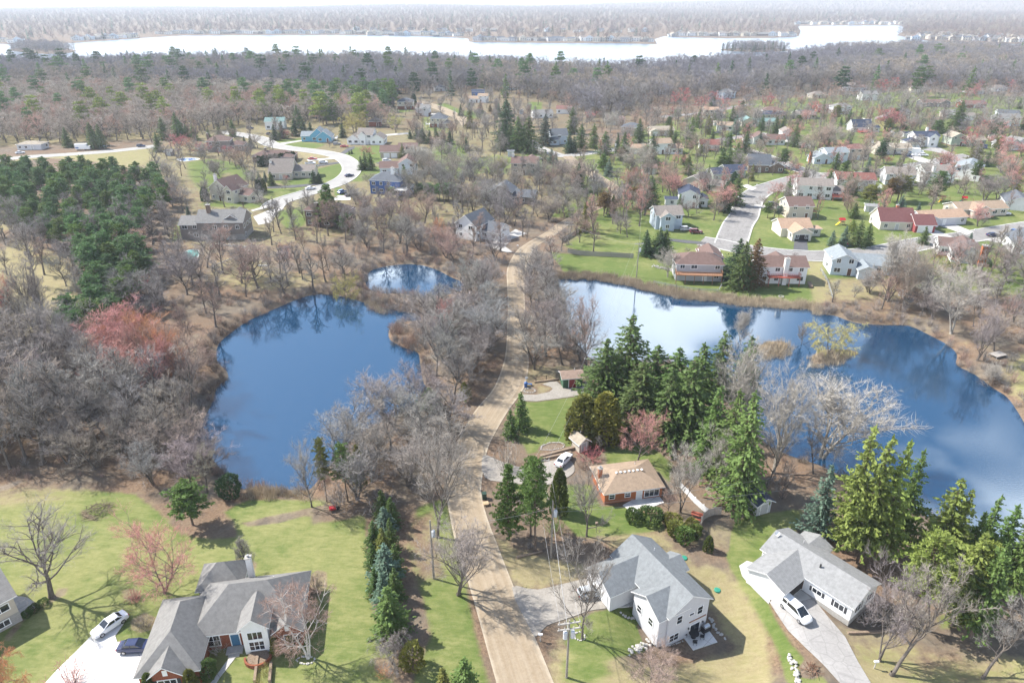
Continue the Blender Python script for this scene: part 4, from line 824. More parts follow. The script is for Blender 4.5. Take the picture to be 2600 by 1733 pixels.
def house(c, x, y, rot, blocks, wall, roof, phrase, pitch=.45, auto=True, chim=None, wins=(), doors=(), base=0.0, basem='block', z=None, name='house', cat='house', gd=None, dk=None, p=None, shut=False, walls=None, scale=1.0):
    """blocks: (x0, y0, w, d, h, roofkind[, pitch]); y0 = 0 is the front face towards the camera"""
    p = p or GP(c, x, y); zz = p.z if z is None else z
    root = thing(name, phrase, cat, (p.x, p.y, zz), R(rot)); sxp, syp = px(c, x, y); LAND.append((phrase, sxp, syp, p.x, p.y)); ca, sa = math.cos(R(rot)), math.sin(R(rot))
    for i, bl in enumerate(blocks):
        x0, y0, w, d, h, k = bl[:6]; pt = bl[6] if len(bl) > 6 else pitch; z0 = bl[7] if len(bl) > 7 else -.35
        wm_ = WALL[(walls or {}).get(i, wall)]
        wall_mesh(w, d, h, k, pt, z0, base if base and i == 0 else 0).obj('wall', [wm_, WALL[basem]], root, (x0, y0, 0)); ro = roof_mesh(w, d, h, k, pt).obj('roof', [ROOF[roof], M_TRIM], root, (x0, y0, .02 + .004 * i))
        if i == 0 and k != 'flat':
            q = inst('vent_pipe', PIPE, ro, (w * .2, d * .75, h + pt * (d * .25 if k == 'gx' else w * .3 if k == 'gy' else d * .2) + .2))
        HOUSES.append((p.x + ca * (x0) - sa * (y0 + d / 2), p.y + sa * x0 + ca * (y0 + d / 2), max(w, d) * .56))
    def inside(i, face, u):
        fx, fy, a = face_xf(blocks[i], face, u); fx += math.sin(a) * .3; fy -= math.cos(a) * .3
        return any(j != i and abs(fx - b_[0]) < b_[2] / 2 + .5 and b_[1] - .5 < fy < b_[1] + b_[3] + .5 for j, b_ in enumerate(blocks))
    busy = [(i, f, u, w) for i, f, u, w in (gd or [])]
    for i, f, u, w in busy: door(root, blocks[i], f, u, .03, w, 2.2, M_WHD, 'garage_door', False)
    if auto:
        for i, bl in enumerate(blocks):
            for face in 'SEW':
                ln = bl[2] if face == 'S' else bl[3]; n = max(1, int(ln / 3.0)); fl = max(1, int(round((bl[4] + .3) / 2.75)))
                for s in range(fl):
                    for k_ in range(n):
                        u = (k_ + .5) / n * ln - ln / 2; rr = rh.random()
                        if inside(i, face, u) or (s == 0 and any(b0 == i and bf == face and abs(bu - u) < bw / 2 + .7 for b0, bf, bu, bw in busy)): continue
                        if face == 'S' and i == 0 and s == 0 and k_ == n // 2: door(root, bl, 'S', u, .05, 1.0, 2.05, rh.choice([M_WHD, M_DOOR, M_GREYD])); continue
                        if rr < .22 or (face != 'S' and rr < .45): continue
                        window(root, bl, face, u, .95 + s * 2.7, rh.choice([1.0, 1.2, 1.6]), 1.15, (2, 1), shut)
    for w_ in wins: window(root, blocks[w_[0]], *w_[1:])
    for d_ in doors: door(root, blocks[d_[0]], *d_[1:])
    if chim:
        for c_ in (chim if isinstance(chim, list) else [chim]): chimney(root, *c_)
    root.scale = (scale,) * 3
    if dk:
        for d_ in (dk if isinstance(dk, list) else [dk]): deck(root, *d_)
    return root
# ---------------------------------------------------------------- four houses near the camera
g1 = dict(w=1.2, h=1.3)
H_BRICK = house('d1', 1430, 1085, 9, [(0, 0, 14.7, 9.5, 3.3, 'hx', .78), (-9.0, -5.2, 7.4, 12.5, 3.0, 'hy', .80), (1.4, -1.5, 3.4, 4.5, 5.0, 'gy', .85), (5.6, -1.1, 3.6, 4.5, 3.2, 'gy', .8), (-5.2, 8.2, 6.0, 5.0, 3.6, 'hy', .9), (-9.0, -6.0, 4.6, 3.2, 3.0, 'gy', .8)], 'brick', 'grey', 'large red brick house with grey hipped roofs and white gable bay', auto=False, scale=.86, base=0, walls={2: 'white', 4: 'white'},
    wins=[(0, 'S', -5.0, .75, 2.4, 1.9, (3, 2)), (2, 'S', 0, .7, 1.9, 1.5, (3, 2)), (2, 'S', 0, 2.7, 1.9, 1.3, (3, 1)), (3, 'S', .3, .9, 1.7, 1.4, (3, 3), True), (5, 'S', 0, .8, 2.2, 1.5, (3, 1), True), (1, 'W', 2, 1, 1.2, 1.2), (0, 'E', 0, 1, 1.4, 1.3), (0, 'E', -3, 1, 1.2, 1.3)], doors=[(0, 'S', -1.75, .35, 1.1, 2.1, M_BLUED)], gd=[(1, 'W', -2.8, 4.8)], chim=(-.8, 9.6, 0, 7.3, .75, M_CHW))
b_ = H_BRICK
MB().box(-1.1, 1.1, -1.3, -.06, -.3, .32).box(-.75, .75, -1.75, -1.301, -.3, .17).obj('porch_step', M_BLOCK, b_, (-1.9, 0, 0))
deck(b_, -5.6, -1.9, 10.2, 13.2, .9, M_GDECK, rm=M_TRIM); MB().box(-.3, .3, -.02, .02, -.5, .5).obj('gable_vent', M_TRIM, b_, (5.6, -1.14, 3.6)); MB().box(-.3, .3, -.02, .02, -.5, .5).obj('gable_vent', M_TRIM, b_, (-9.0, -6.04, 3.6))
for i, (cx, cy, rr) in enumerate(((1.5, -3.2, 1.7),)):
    pl = MB(); n = 14; Po = [(cx + rr * 1.0 * math.cos(math.pi + math.pi * k / n), cy + .7 + rr * .9 * math.sin(math.pi + math.pi * k / n)) for k in range(n + 1)]
    for a, q in zip(Po, Po[1:]): pl.beam((*a, .3), (*q, .3), .25, .62)
    pl.obj('planter_wall', M_BRICK, b_); MB()._lathe([(rr * .88, -.1), (rr * .88, .38)], 14, 0, (cx, cy + .6, 0)).obj('planter_soil', mat('dry_mulch', (.20, .15, .11), .95, .35, 5, .4, .1), b_)
H_GREY = house('d2', 1360, 1345, 28, [(0, 0, 8.2, 15, 3.7, 'gy', .62, -3.5), (-2.9, .4, 5.6, 6.4, 3.5, 'gx', .62, -3.5), (-5.2, 8.2, 8.4, 6.6, 3.3, 'gx', .62, -.4), (2.9, 7.2, 5.2, 4.2, 3.0, 'gx', .55, -.6)], 'lgrey', 'blue', 'grey gabled house with blue-grey roofs and walk-out patio', auto=False, z=0.0, scale=.78,
    wins=[(0, 'S', -2.6, -2.3, 1.8, 1.4, (2, 2)), (0, 'S', -1.9, 1.2, 1.0, 1.5, (1, 2)), (0, 'S', 2.3, 1.2, 1.0, 1.5, (1, 2)), (0, 'S', .6, 1.7, .9, .4, (1, 1)), (1, 'W', 1.3, .5, 1.0, 1.4, (1, 2)), (1, 'W', -1.6, .5, 1.0, 1.4, (1, 2)), (0, 'E', -3, .8, 1.2, 1.3), (0, 'E', 4, .8, 1.2, 1.3)], gd=[(2, 'W', 0, 4.9)], doors=[(0, 'S', 1.7, -2.95, 1.9, 2.2, M_GLASS, 'sliding_door')])
MB().box(-.6, 2.9, -.12, -.02, .1, .25).obj('ledger_board', M_DECK, H_GREY, (.9, 0, 0)); MB().box(-.08, .08, -.2, -.01, 0, .35).obj('wall_lamp', mat('dark_metal', (.06, .06, .065)), H_GREY, (3.3, 0, -1.3)); MB().box(-.08, .08, -.2, -.01, 0, .35).obj('wall_lamp', mat('dark_metal', (.06, .06, .065)), H_GREY, (.3, 0, -1.3))
H_WHITE = house('d3', 1585, 1205, 38, [(0, 0, 8.4, 17, 3.0, 'gy', .42, -1.3), (-5.4, 8.8, 9.6, 7.0, 2.9, 'gx', .42, -.4), (2.8, 9.6, 6.6, 5.2, 2.7, 'gx', .4, -.6)], 'white', 'lgrey', 'white ranch house with pale grey roof and open garage', auto=False, base=1.15, z=0.0, scale=.755,
    wins=[(0, 'S', -1.6, .7, 1.1, 1.4, (1, 2), True), (0, 'S', 2.1, .7, 1.1, 1.4, (1, 2), True), (0, 'W', 6.4, .8, 1.6, 1.2, (2, 1), True), (0, 'W', 2.4, 1.0, 1.6, .9, (2, 1), True), (0, 'E', 3, .7, 1.4, 1.3), (0, 'E', -4, .7, 1.4, 1.3)], doors=[(1, 'S', -.9, .05, 5.0, 2.25, M_INSHADE, 'garage_shade_panel', False), (0, 'W', -.6, .05, 1.0, 2.05, M_DOOR)])  # flat dark panel paints the inner shade of the open garage
ds = MB(); ds._lathe([(.02, -.12), (.25, -.05), (.42, .06), (.46, .12), (.40, .08), (.02, -.05)], 14, 0, (0, 0, 0)); dsh = ds.obj('satellite_dish', M_TRIM, H_WHITE, (-1.0, 16.6, 5.2)); dsh.rotation_euler = (R(60), 0, R(-40)); MB().beam((-1, 16.7, 4.2), (-1, 16.7, 5.2), .06).obj('dish_pole', mat('grey_steel', (.3, .3, .3), .5), H_WHITE)
MB().box(-.12, .12, -.12, .12, 3.6, 5.0).obj('flue', mat('dark_metal', (.06, .06, .065)), H_WHITE, (-1.6, 7.6, 0))
H_ORANGE = house('d4', 1070, 800, 11, [(0, 0, 11.4, 8.2, 2.6, 'hx', .42)], 'obrick', 'tan', 'orange brick ranch house with tan roof and white patio', auto=False, scale=.82,
    wins=[(0, 'S', -4.3, 1.1, 1.0, .9, (1, 2)), (0, 'S', -1.2, 1.1, 1.0, .9, (1, 2)), (0, 'S', 3.6, .6, 2.8, 1.4, (3, 1)), (0, 'W', 1, 1.1, 1.2, .9)], doors=[(0, 'S', 1.1, .05, 1.0, 2.1, M_WHD)], chim=(-5.3, 4.6, 0, 4.9, .7, M_OBRICK))
VC = MB()._lathe([(.2, 0), (.2, .12), (.26, .14), (.1, .26)], 8, 0, (0, 0, 0)).mesh('roof_vent', M_TRIM)
for k in range(7): inst('roof_vent', VC, H_ORANGE, (-2.4 + k * .85, 3.5, 4.18), 0)
house('b1', 60, 1200, 50, [(-3.0, 0, 9.0, 8.0, 4.2, 'gx', .4)], 'beige', 'grey', 'pale two-level house cut by the left picture edge', auto=False, base=1.9, wins=[(0, 'S', 2.9, 2.6, 1.8, .9, (2, 1)), (0, 'S', 2.7, .5, 1.2, .8, (2, 1)), (0, 'S', -.8, 2.6, 1.6, .9)])
# ---------------------------------------------------------------- houses of the two neighbourhoods
HS = [
 ('c1', 560, 500, 8, [(0, 0, 11, 9, 5.4, 'hx'), (8.5, 1, 7, 8, 3, 'hx')], 'taupe', 'brown', 'taupe hip-roofed house beside the pool', dict(chim=(-5.4, 4, 0, 8.6, .9, M_TBRICK))),
 ('c1', 1950, 375, 4, [(0, 0, 8, 9, 2.8, 'gy', .75), (-3.6, 2.5, 8, 9, 3.4, 'gy', .85), (-9.5, 3, 6, 8, 3, 'gx')], 'sky', 'bluegrey', 'light blue house with nested gables', dict(dk=(4, 6.5, 3, 6, 1.6, M_TRIM))),
 ('c1', 1280, 640, 4, [(0, 0, 19, 9, 2.8, 'hx'), (5, -2, 8, 6, 2.8, 'hx')], 'tbrick', 'brown', 'long brown-roofed ranch behind the clipped evergreen hedge', dict(chim=(-4, 4, 2, 6, .9, M_TBRICK))),
 ('c1', 1380, 870, 2, [(0, 0, 9.6, 11, 3.1, 'gx', .85), (9, 3, 9, 8, 3, 'gx')], 'beige', 'taupe', 'beige house with tall taupe roof near the curve', dict(chim=(-4.6, 4, 0, 7.4, .9, M_CHW))),
 ('c1', 580, 1155, -24, [(0, 0, 9.6, 10, 4.8, 'gy', .7), (8.4, 2.5, 8, 7, 2.9, 'gx'), (5.2, -.6, 4, 4, 5, 'gy', .8)], 'cream', 'brown', 'cream house with brown roof and large gable wall', dict(chim=(-5.0, 4, 0, 9, .9, M_CHW))),
 ('d7', 640, 660, 2, [(0, 0, 14.5, 9, 6.0, 'gx', .6), (-9.9, .6, 6.4, 8, 5.0, 'gx'), (3.5, 1, 6, 9.5, 6, 'gy', .6)], 'taupe', 'grey', 'large grey-brown house with balcony above the left pond', dict(base=2.2, chim=(-4, 3.5, 5, 10.6, 1.1, M_TBRICK), dk=(-2.2, 3.2, -2.2, 0, 2.7, M_GDECK))),
 ('d7', 1890, 490, -10, [(0, 0, 9, 9, 5.8, 'hx', .65), (6, 2, 7, 8, 4.6, 'hx', .6)], 'tbrick', 'brown', 'brown brick house with tall chimney beside the pine', dict(chim=(.3, -.5, 0, 8.4, 1.2, M_TBRICK))),
 ('c1', 1300, 205, 6, [(0, 0, 11, 8, 4.6, 'gx')], 'white', 'teal', 'white house half hidden behind far left trees', {}),
 ('c2', 890, 252, 4, [(0, 0, 11, 9, 5.2, 'hx')], 'cream', 'slate', 'cream and brick house at the dirt road bend', dict(base=2.5, basem='brick')),
 ('c2', 1110, 340, -6, [(0, 0, 8.6, 8, 5, 'gx'), (2, -1.2, 4.4, 4, 4.6, 'gy', .6)], 'lgrey', 'grey', 'small pale grey house with brick base', dict(base=2.2, basem='tbrick')),
 ('c2', 1320, 490, -4, [(0, 0, 9.6, 9, 5.2, 'hx', .6), (5.6, -1.4, 5.2, 6, 2.8, 'hx', .55)], 'cream', 'slate', 'slate-roofed cream house with brick lower storey', dict(base=2.5, basem='brick', dk=(-7.6, -5, -.5, 3, 1.8, M_TRIM))),
 ('c2', 360, 715, -3, [(0, 0, 8, 9, 5.0, 'gx', .6), (-6.6, -.6, 6.4, 7, 2.9, 'gy', .6), (6.4, -1.2, 7, 9, 3.2, 'gy', .6), (-1.4, -1, 3.4, 4, 5, 'gy', .8)], 'white', 'taupe', 'white many-gabled house above the red shrub', {}),
 ('c2', 720, 895, 3, [(0, 0, 12, 9, 3.0, 'gx', .5), (7, 4.5, 9, 9, 3.2, 'gx', .5)], 'tan', 'brown', 'brown-roofed house with two garage doors', dict(gd=[(0, 'S', -3, 2.6), (0, 'S', .6, 2.6)])),
 ('c2', 780, 1115, 3, [(-3.6, 0, 8, 8, 3, 'gx', .5), (4.6, -1, 7.4, 10, 5.0, 'gy', .6)], 'pale', 'brown', 'pale blue gabled house behind the dark blue house', {}),
 ('c2', 620, 1375, -7, [(0, 0, 12, 9, 5.6, 'hx', .5), (8.0, -1.5, 5, 7, 2.9, 'hx', .4), (4.4, -.9, 4, 4, 5.6, 'hx', .5)], 'blue', 'slate', 'dark blue house with white deck', dict(chim=(2.6, 3.4, 4, 9.8, 1.2, M_TRIM), dk=(3.0, 9.6, -4.0, -1.2, 2.7, M_TRIM))),
 ('c2', 2150, 1500, -14, [(0, 0, 8.4, 8, 4.6, 'gy', .6), (8, 1.5, 9, 7, 2.9, 'gx', .5)], 'taupe', 'slate', 'taupe house with slate roof left of the far road', {}),
 ('c3', 420, 1015, -8, [(0, 0, 11.4, 8.6, 5, 'gx', .5), (2, 5, 7, 8, 4.6, 'gy', .5)], 'beige', 'brown', 'beige house with brown roof and rear terrace', dict(chim=(-5.4, 4, 0, 8.2, 1.0, M_CHW))),
 ('a5', 860, 130, -32, [(0, 0, 8, 10, 5, 'gy', .75), (6.6, 3.5, 7, 7, 3, 'gx', .6)], 'white', 'slate', 'white house with dark roof left of the road', {}),
 ('c2', 1850, 162, -4, [(-3, 0, 8, 7, 2.8, 'gx'), (3.6, .8, 7, 7, 4.6, 'gx')], 'white', 'tan', 'far white split-level house with tan roof', {}), ('c2', 1850, 78, 0, [(0, 0, 10, 7, 3.4, 'gx')], 'blue', 'navy', 'far dark blue house', {}),
 ('c3', 950, 205, -6, [(0, 0, 10, 8, 3, 'gx')], 'white', 'red', 'small white far house with red roof', {}), ('c3', 890, 608, 10, [(0, 0, 9, 9, 4.6, 'gx', .6), (-3, -2.2, 5, 4, 2.8, 'gx')], 'pale', 'slate', 'pale house with porch beside the tall far spruce', {}),
 ('c3', 2260, 492, 6, [(0, 0, 13, 8, 2.9, 'gx', .4), (-4.8, -1.4, 5, 6, 2.7, 'gy', .4)], 'cream', 'beige', 'cream ranch with beige roof behind the pale tree', dict(gd=[(1, 'S', 0, 2.6)])),
 ('c3', 2260, 738, 8, [(0, 0, 9, 8, 5.2, 'gx', .45), (7, -1, 6, 6.5, 2.9, 'gx', .45)], 'white', 'tan', 'white two-storey house with tan roof', {}), ('c3', 1900, 735, 2, [(0, 0, 11, 7, 2.7, 'gx', .4)], 'pink', 'orange', 'orange-roofed ranch among dark spruces', {}),
 ('c3', 2085, 1005, -2, [(0, 0, 6.2, 6, 2.7, 'gx', .35)], 'cream', 'brown', 'small cream garage with brown roof', dict(name='garage', cat='garage')),
 ('s', 1697, 582, 4, [(0, 0, 9, 8, 5.0, 'gx', .5), (-1, -1.8, 4.6, 3.5, 4.7, 'gy', .6)], 'bluegrey', 'taupe', 'blue-grey house with front gable beside parked suvs', {}),
 ('c4', 300, 1452, -10, [(0, 0, 7.4, 9, 5.0, 'gy', .45), (-6.0, 1.2, 5, 4, 2.5, 'flat'), (5.2, 2.2, 3.6, 6, 2.8, 'gy', .5)], 'white', 'navy', 'white house with navy roof and sunroom', {}),
 ('c4', 350, 1215, -36, [(0, 0, 8.8, 9, 3.4, 'gy', .5), (7.6, 3, 7.6, 6, 2.7, 'gx', .45)], 'cream', 'taupe', 'cream house with low garage wing behind the navy-roofed one', dict(dk=(-8, -4.4, 3, 7, .8, M_DECK))),
 ('c4', 770, 1090, 8, [(0, 0, 9.6, 8, 2.9, 'gx', .45), (7, 4, 9, 7, 3.4, 'gx', .45), (-7.6, 3, 3, 3.4, 2.2, 'gx', .4)], 'green', 'navy', 'pale green house with navy roofs and porch', {}),
 ('c4', 1300, 985, -4, [(-2, 0, 9.6, 8, 3.6, 'gx', .9), (5.4, -.6, 6, 6, 3, 'gy', .55)], 'tbrick', 'slate', 'dark steep-roofed house with brick garage', {}), ('c4', 580, 690, -8, [(0, 0, 9.6, 8, 2.8, 'gx', .5)], 'white', 'dkred', 'small white house with bright red roof', dict(dk=(-2, 4, -3, -.1, .8, M_DECK))),
 ('c4', 1330, 615, -5, [(-2.6, .5, 8, 8, 3.6, 'gy', .5), (5, -.5, 9, 8, 2.9, 'gx', .5), (-8.4, 2, 5, 6, 2.8, 'gx', .4)], 'white', 'brown', 'white house with brown roofs and white fence', {}), ('c4', 1610, 565, -4, [(0, 0, 6, 7, 5, 'gy', .5)], 'white', 'taupe', 'narrow white house behind the fence pine', {}),
 ('c4', 780, 425, -14, [(0, 0, 9, 7, 2.8, 'gx', .45)], 'white', 'tan', 'white cottage with tan roof beside the blue spruce', {}), ('c4', 1190, 375, 0, [(-4, 0, 9, 9, 3, 'gy', .5), (6, 1.5, 14, 7, 2.8, 'gx', .4)], 'cream', 'teal', 'long cream ranch with teal-grey roof', {}), ('c4', 600, 262, -4, [(0, 0, 9, 7, 5, 'gx', .4), (6.5, .5, 5, 6, 2.8, 'gx', .4)], 'cream', 'orange', 'far cream two-storey house with orange-tan roof', {}),
 ('c4', 2100, 868, 6, [(-1, 0, 8, 7, 2.8, 'gy', .5), (7, 1.6, 10.6, 8, 4.8, 'gx', .4)], 'pale', 'bluegrey', 'pale blue house with brick chimney', dict(chim=(-5.6, 3, 0, 5.4, 1, M_OBRICK), base=.0)), ('c4', 1400, 272, 3, [(0, 0, 19, 7, 2.8, 'gx', .4)], 'beige', 'navy', 'far long ranch with navy roof', {}), ('c4', 1850, 275, -3, [(0, 0, 13, 8, 2.8, 'gx', .4)], 'beige', 'taupe', 'far beige ranch with dark roof', {}),
 ('c5', 200, 815, 5, [(0, 0, 10, 8, 5.2, 'hx', .4)], 'pink', 'red', 'pinkish two-storey house with red hipped roof', {}), ('c5', 600, 745, -3, [(-2.4, 0, 8.6, 8, 3, 'gy', .45), (6.6, .8, 10, 8, 2.9, 'gx', .45)], 'cream', 'beige', 'cream house with long beige roof beside the van', dict(chim=(-6, 7, 2, 6, 1, M_CHW))),
 ('c5', 1060, 648, 4, [(2.6, 1.5, 12.6, 8, 5.2, 'gx', .5), (-5.4, -.6, 7, 7, 2.9, 'hx', .5), (4.4, -.6, 4.6, 4, 5.2, 'gy', .7)], 'white', 'navy', 'large white house with navy roofs and gable', dict(chim=(4, 6, 6, 9, 1, M_CHW))), ('c5', 1620, 632, 3, [(-4.4, 0, 7.4, 8, 4.7, 'gy', .5), (5.4, .8, 12, 7, 3.0, 'gx', .4)], 'green', 'beige', 'sage split-level house with beige roof', dict(base=1.0, basem='tbrick')),
 ('c5', 290, 450, 2, [(-1, 1, 11, 9, 2.8, 'gx', .8), (5, -.5, 6.4, 5, 2.6, 'gx', .3)], 'white', 'navy', 'navy-roofed cottage with dormer and red deck', dict(dk=(-4.6, 1.6, -2.8, .9, .7, M_RDECK))), ('c5', 500, 402, -30, [(0, 0, 8.4, 10, 5.0, 'gy', .45)], 'yellow', 'taupe', 'pale yellow two-storey house', {}),
 ('c5', 235, 1235, -4, [(1, 0, 8.4, 8, 4.6, 'gx', .5), (-6, 1, 7, 8, 4.6, 'gx', .5)], 'white', 'dkred', 'white house with dark red roof behind pines', dict(dk=(2, 6.6, -3.2, -.05, 2.3, M_TRIM))), ('c4', 1960, 1335, -10, [(0, 0, 13, 8.4, 5.2, 'gx', .45), (8.6, 2.6, 5, 6, 2.9, 'gx', .45)], 'white', 'taupe', 'big white house with brown stair deck', dict(dk=(6.7, 10.6, -1.6, 2.4, 1.6, M_RDECK))),
 ('s', 2030, 556, 2, [(0, 0, 8.6, 9, 4.6, 'gx', .5)], 'beige', 'brown', 'beige boxy house with brown roof', dict(dk=(4.4, 6.8, 2, 7, 2.0, M_DECK))), ('s', 2034, 612, 2, [(0, 4.6, 10, 8, 3.0, 'gx', .5), (0, 0, 6.2, 6, 2.7, 'gy', .5), (6.6, 4.8, 3.2, 3.2, 2.4, 'flat')], 'cream', 'orange', 'orange-roofed house with open front garage', dict(doors=[(1, 'S', 0, .03, 4.6, 2.1, M_INSHADE, 'garage_shade_panel', False)])),  # second house: dark panel painted as the shade in its open garage
 ('c5', 1260, 1130, 2, [(0, 0, 13, 8.4, 5.2, 'gx', .42)], 'white', 'taupe', 'white two-storey house with rear porch', dict(dk=(-1, 5, -2.6, -.05, .6, M_GDECK), chim=(-3.6, -.4, 0, 7.4, 1.1, M_CHW))), ('c5', 1620, 1085, -36, [(0, 0, 9.6, 14, 5.0, 'gy', .42)], 'white', 'bluegrey', 'white house with pale blue-grey roof', {}), ('c5', 740, 1155, -12, [(0, 0, 11, 8.4, 4.6, 'gx', .5)], 'lgrey', 'taupe', 'grey house hidden behind olive pines', {}),
 ('s', 2275, 584, -4, [(0, 0, 11, 9, 3.0, 'gx', .75), (8, -2.5, 6.4, 8, 2.7, 'gx', .6)], 'cream', 'maroon', 'cream house with maroon roof and red garage', dict(gd=[(1, 'S', 0, 4.6)], walls={1: 'red'}, chim=(1, 5, 4, 7.2, .8, M_OBRICK))), ('s', 2395, 572, 9, [(0, 0, 17, 8, 2.7, 'gx', .4), (-6, -1.5, 5.6, 5, 2.7, 'gy', .4)], 'lgrey', 'orange', 'grey ranch with tan-orange roof and garage', dict(gd=[(1, 'S', 0, 3.4)])), ('s', 2492, 549, 7, [(0, 0, 19, 8, 2.7, 'gx', .42), (-2, -2.5, 7, 6, 2.8, 'gy', .45)], 'beige', 'tan', 'long beige ranch with tan roof', {}),
 ('s', 2585, 535, -24, [(0, 0, 9, 12, 2.9, 'gy', .45)], 'white', 'slate', 'white ranch with slate roof at right edge', {}),
 ('c5', 1230, 112, 0, [(0, 0, 20, 8, 2.8, 'gx', .45), (6, -1, 7, 6, 3, 'gy', .5)], 'char', 'brown', 'far dark ranch with brown roof', {}), ('c5', 1740, 132, 2, [(0, 0, 17, 8, 2.8, 'gx', .5)], 'brick', 'red', 'far brick ranch with red-brown roof', {}), ('c5', 2260, 690, 12, [(0, 0, 10, 9, 3, 'gy', .5), (7, 2, 10, 8, 3, 'gy', .5)], 'lgrey', 'grey', 'grey twin-gabled house near the right edge', {}), ('c5', 1650, 292, 4, [(0, 0, 11, 7, 2.8, 'gx', .4)], 'white', 'taupe', 'small white ranch among far bare trees', {}),
 ('c5', 2200, 372, 5, [(0, 0, 14, 8, 5, 'gx', .45)], 'white', 'grey', 'far white two-storey house behind tangled trees', {}), ('a3', 1290, 690, 3, [(0, 0, 12, 8, 4.6, 'gx')], 'white', 'grey', 'far white house left of the red far tree', {}), ('a3', 1150, 625, 0, [(0, 0, 10, 7, 4.6, 'gx')], 'white', 'taupe', 'farthest white house in the bare woods', {}), ('a3', 1000, 772, 0, [(0, 0, 12, 8, 3, 'gx')], 'brick', 'brown', 'far brown brick house by the small lawn', {}), ('a3', 380, 618, 0, [(0, 0, 12, 8, 3, 'gx', .4)], 'beige', 'lgrey', 'far beige house beside the white camper', {}),
 ('d5', 590, 592, -4, [(0, 0, 12.6, 8, 4.9, 'hx', .5), (4.6, 6.5, 6, 8, 4.4, 'gy', .55)], 'grey', 'brown', 'grey house with brown roof and long orange deck', dict(dk=(-6.6, 5.8, -2.6, -.05, 2.6, M_DECK))), ('d5', 1690, 628, -2, [(0, 0, 12.8, 8, 4.9, 'gx', .42), (2, 6.5, 6, 7, 3, 'gy', .5)], 'white', 'brown', 'white house with brown roof and red balcony', dict(chim=(.4, -.45, 0, 7.4, 1.2, M_CHW), dk=(-4.2, 4.2, -2.0, -.05, 2.5, M_RDECK))),
 ('d6', 340, 605, -10, [(0, 0, 6.6, 9, 4.4, 'gy', .5), (8.4, 2, 12, 8, 2.9, 'gx', .45), (5.6, -2.5, 4.4, 6, 2.7, 'gy', .5)], 'pale', 'bluegrey', 'pale blue house with glazed sunroom by the pond', {}), ('d6', 1010, 575, -28, [(0, 0, 6.4, 8, 3.4, 'gy', .45)], 'white', 'taupe', 'white house end behind pale trees', {}), ('d6', 1710, 475, -20, [(0, 0, 8, 11, 3.4, 'gy', .42), (-2, 6, 9, 8, 2.9, 'gx', .4)], 'white', 'brown', 'white gabled house with wide orange brick chimney', dict(chim=(3.6, -.4, 0, 6, 1.8, M_OBRICK))), ('s', 2612, 648, -18, [(0, 0, 9, 10, 3.4, 'gy', .5)], 'white', 'slate', 'white gabled house half outside the right edge', {}),
 ('a1', 205, 1030, 3, [(0, 0, 12, 7, 2.8, 'hx', .3)], 'lgrey', 'beige', 'low pale house at the far left road', {}), ('c2', 480, 478, 2, [(0, 0, 7, 7, 3, 'hx', .45)], 'brick', 'taupe', 'small red brick garage behind yellow trees', dict(name='garage', cat='garage')),
 ('a2', 1710, 530, 0, [(0, 0, 14, 10, 5, 'gx', .8)], 'lgrey', 'slate', 'dark-roofed lake house left of the wide dark tree', {}), ('a2', 1900, 520, 0, [(0, 0, 18, 11, 6, 'hx', .8)], 'taupe', 'slate', 'large dark-roofed house on the near lake shore', {}), ('a2', 580, 425, 0, [(0, 0, 14, 9, 5, 'gx', .5)], 'pale', 'bluegrey', 'pale lakeside house among far left trees', {}), ('a3', 2140, 450, 0, [(0, 0, 16, 9, 5, 'gx', .5)], 'white', 'grey', 'white house on the wooded point at right', {}), ('a3', 2300, 500, 0, [(0, 0, 18, 9, 5, 'gx', .5)], 'brick', 'red', 'red-brown house at the right edge before the lake', {}),
]
for e in HS:
    c, x, y, rot, bl, w, r, ph, kw = e; house(c, x, y, rot, bl, w, r, ph, **kw)
for i, (x, y) in enumerate(((70, 226), (700, 236), (760, 205), (1120, 232), (1300, 228), (1380, 300), (1560, 318), (1600, 345), (1700, 240), (1850, 250), (1960, 300), (2050, 300), (2080, 250), (2140, 290), (2180, 232), (2290, 300), (2330, 236), (2420, 300), (2480, 240), (2560, 300), (2540, 232))):
    w_ = ['white', 'cream', 'beige', 'lgrey', 'pale'][i % 5]; r_ = ['taupe', 'grey', 'brown', 'slate'][i % 4]
    house('s', x, y, rh.uniform(-20, 20), [(0, 0, rh.uniform(10, 14), 8, rh.choice([2.8, 2.9, 4.8]), rh.choice(['gx', 'gx', 'hx']), .45)], w_, r_, '%s far house in the woods, %s of these from the left' % ({'lgrey': 'pale grey', 'pale': 'pale blue'}.get(w_, w_), ['first', 'second', 'third', 'fourth', 'fifth', 'sixth', 'seventh', 'eighth', 'ninth', 'tenth', 'eleventh', 'twelfth', 'thirteenth', 'fourteenth', 'fifteenth', 'sixteenth', 'seventeenth', 'eighteenth', 'nineteenth', 'twentieth', 'last'][i]))
def shed(c, x, y, rot, w, d, h, wall, roof, label, pitch=.5, kind='gx', dm=None, face='S'):
    return house(c, x, y, rot, [(0, 0, w, d, h, kind, pitch)], wall, roof, label, auto=False, doors=[(0, face, 0, .05, min(1.5, w * .5), h * .85, dm or M_GREYD)], name='shed', cat='shed')
WALL['parkgreen'] = wall_mat('parkgreen', (.055, .12, .075)); ROOF['parktan'] = roof_mat('parktan', (.26, .19, .15))
shed('d8', 1360, 815, 8, 3.9, 2.8, 2.3, 'parkgreen', 'parktan', 'dark green shed with red double door by the gravel', .4, 'gx', mat('red_door', (.26, .035, .04), .6))
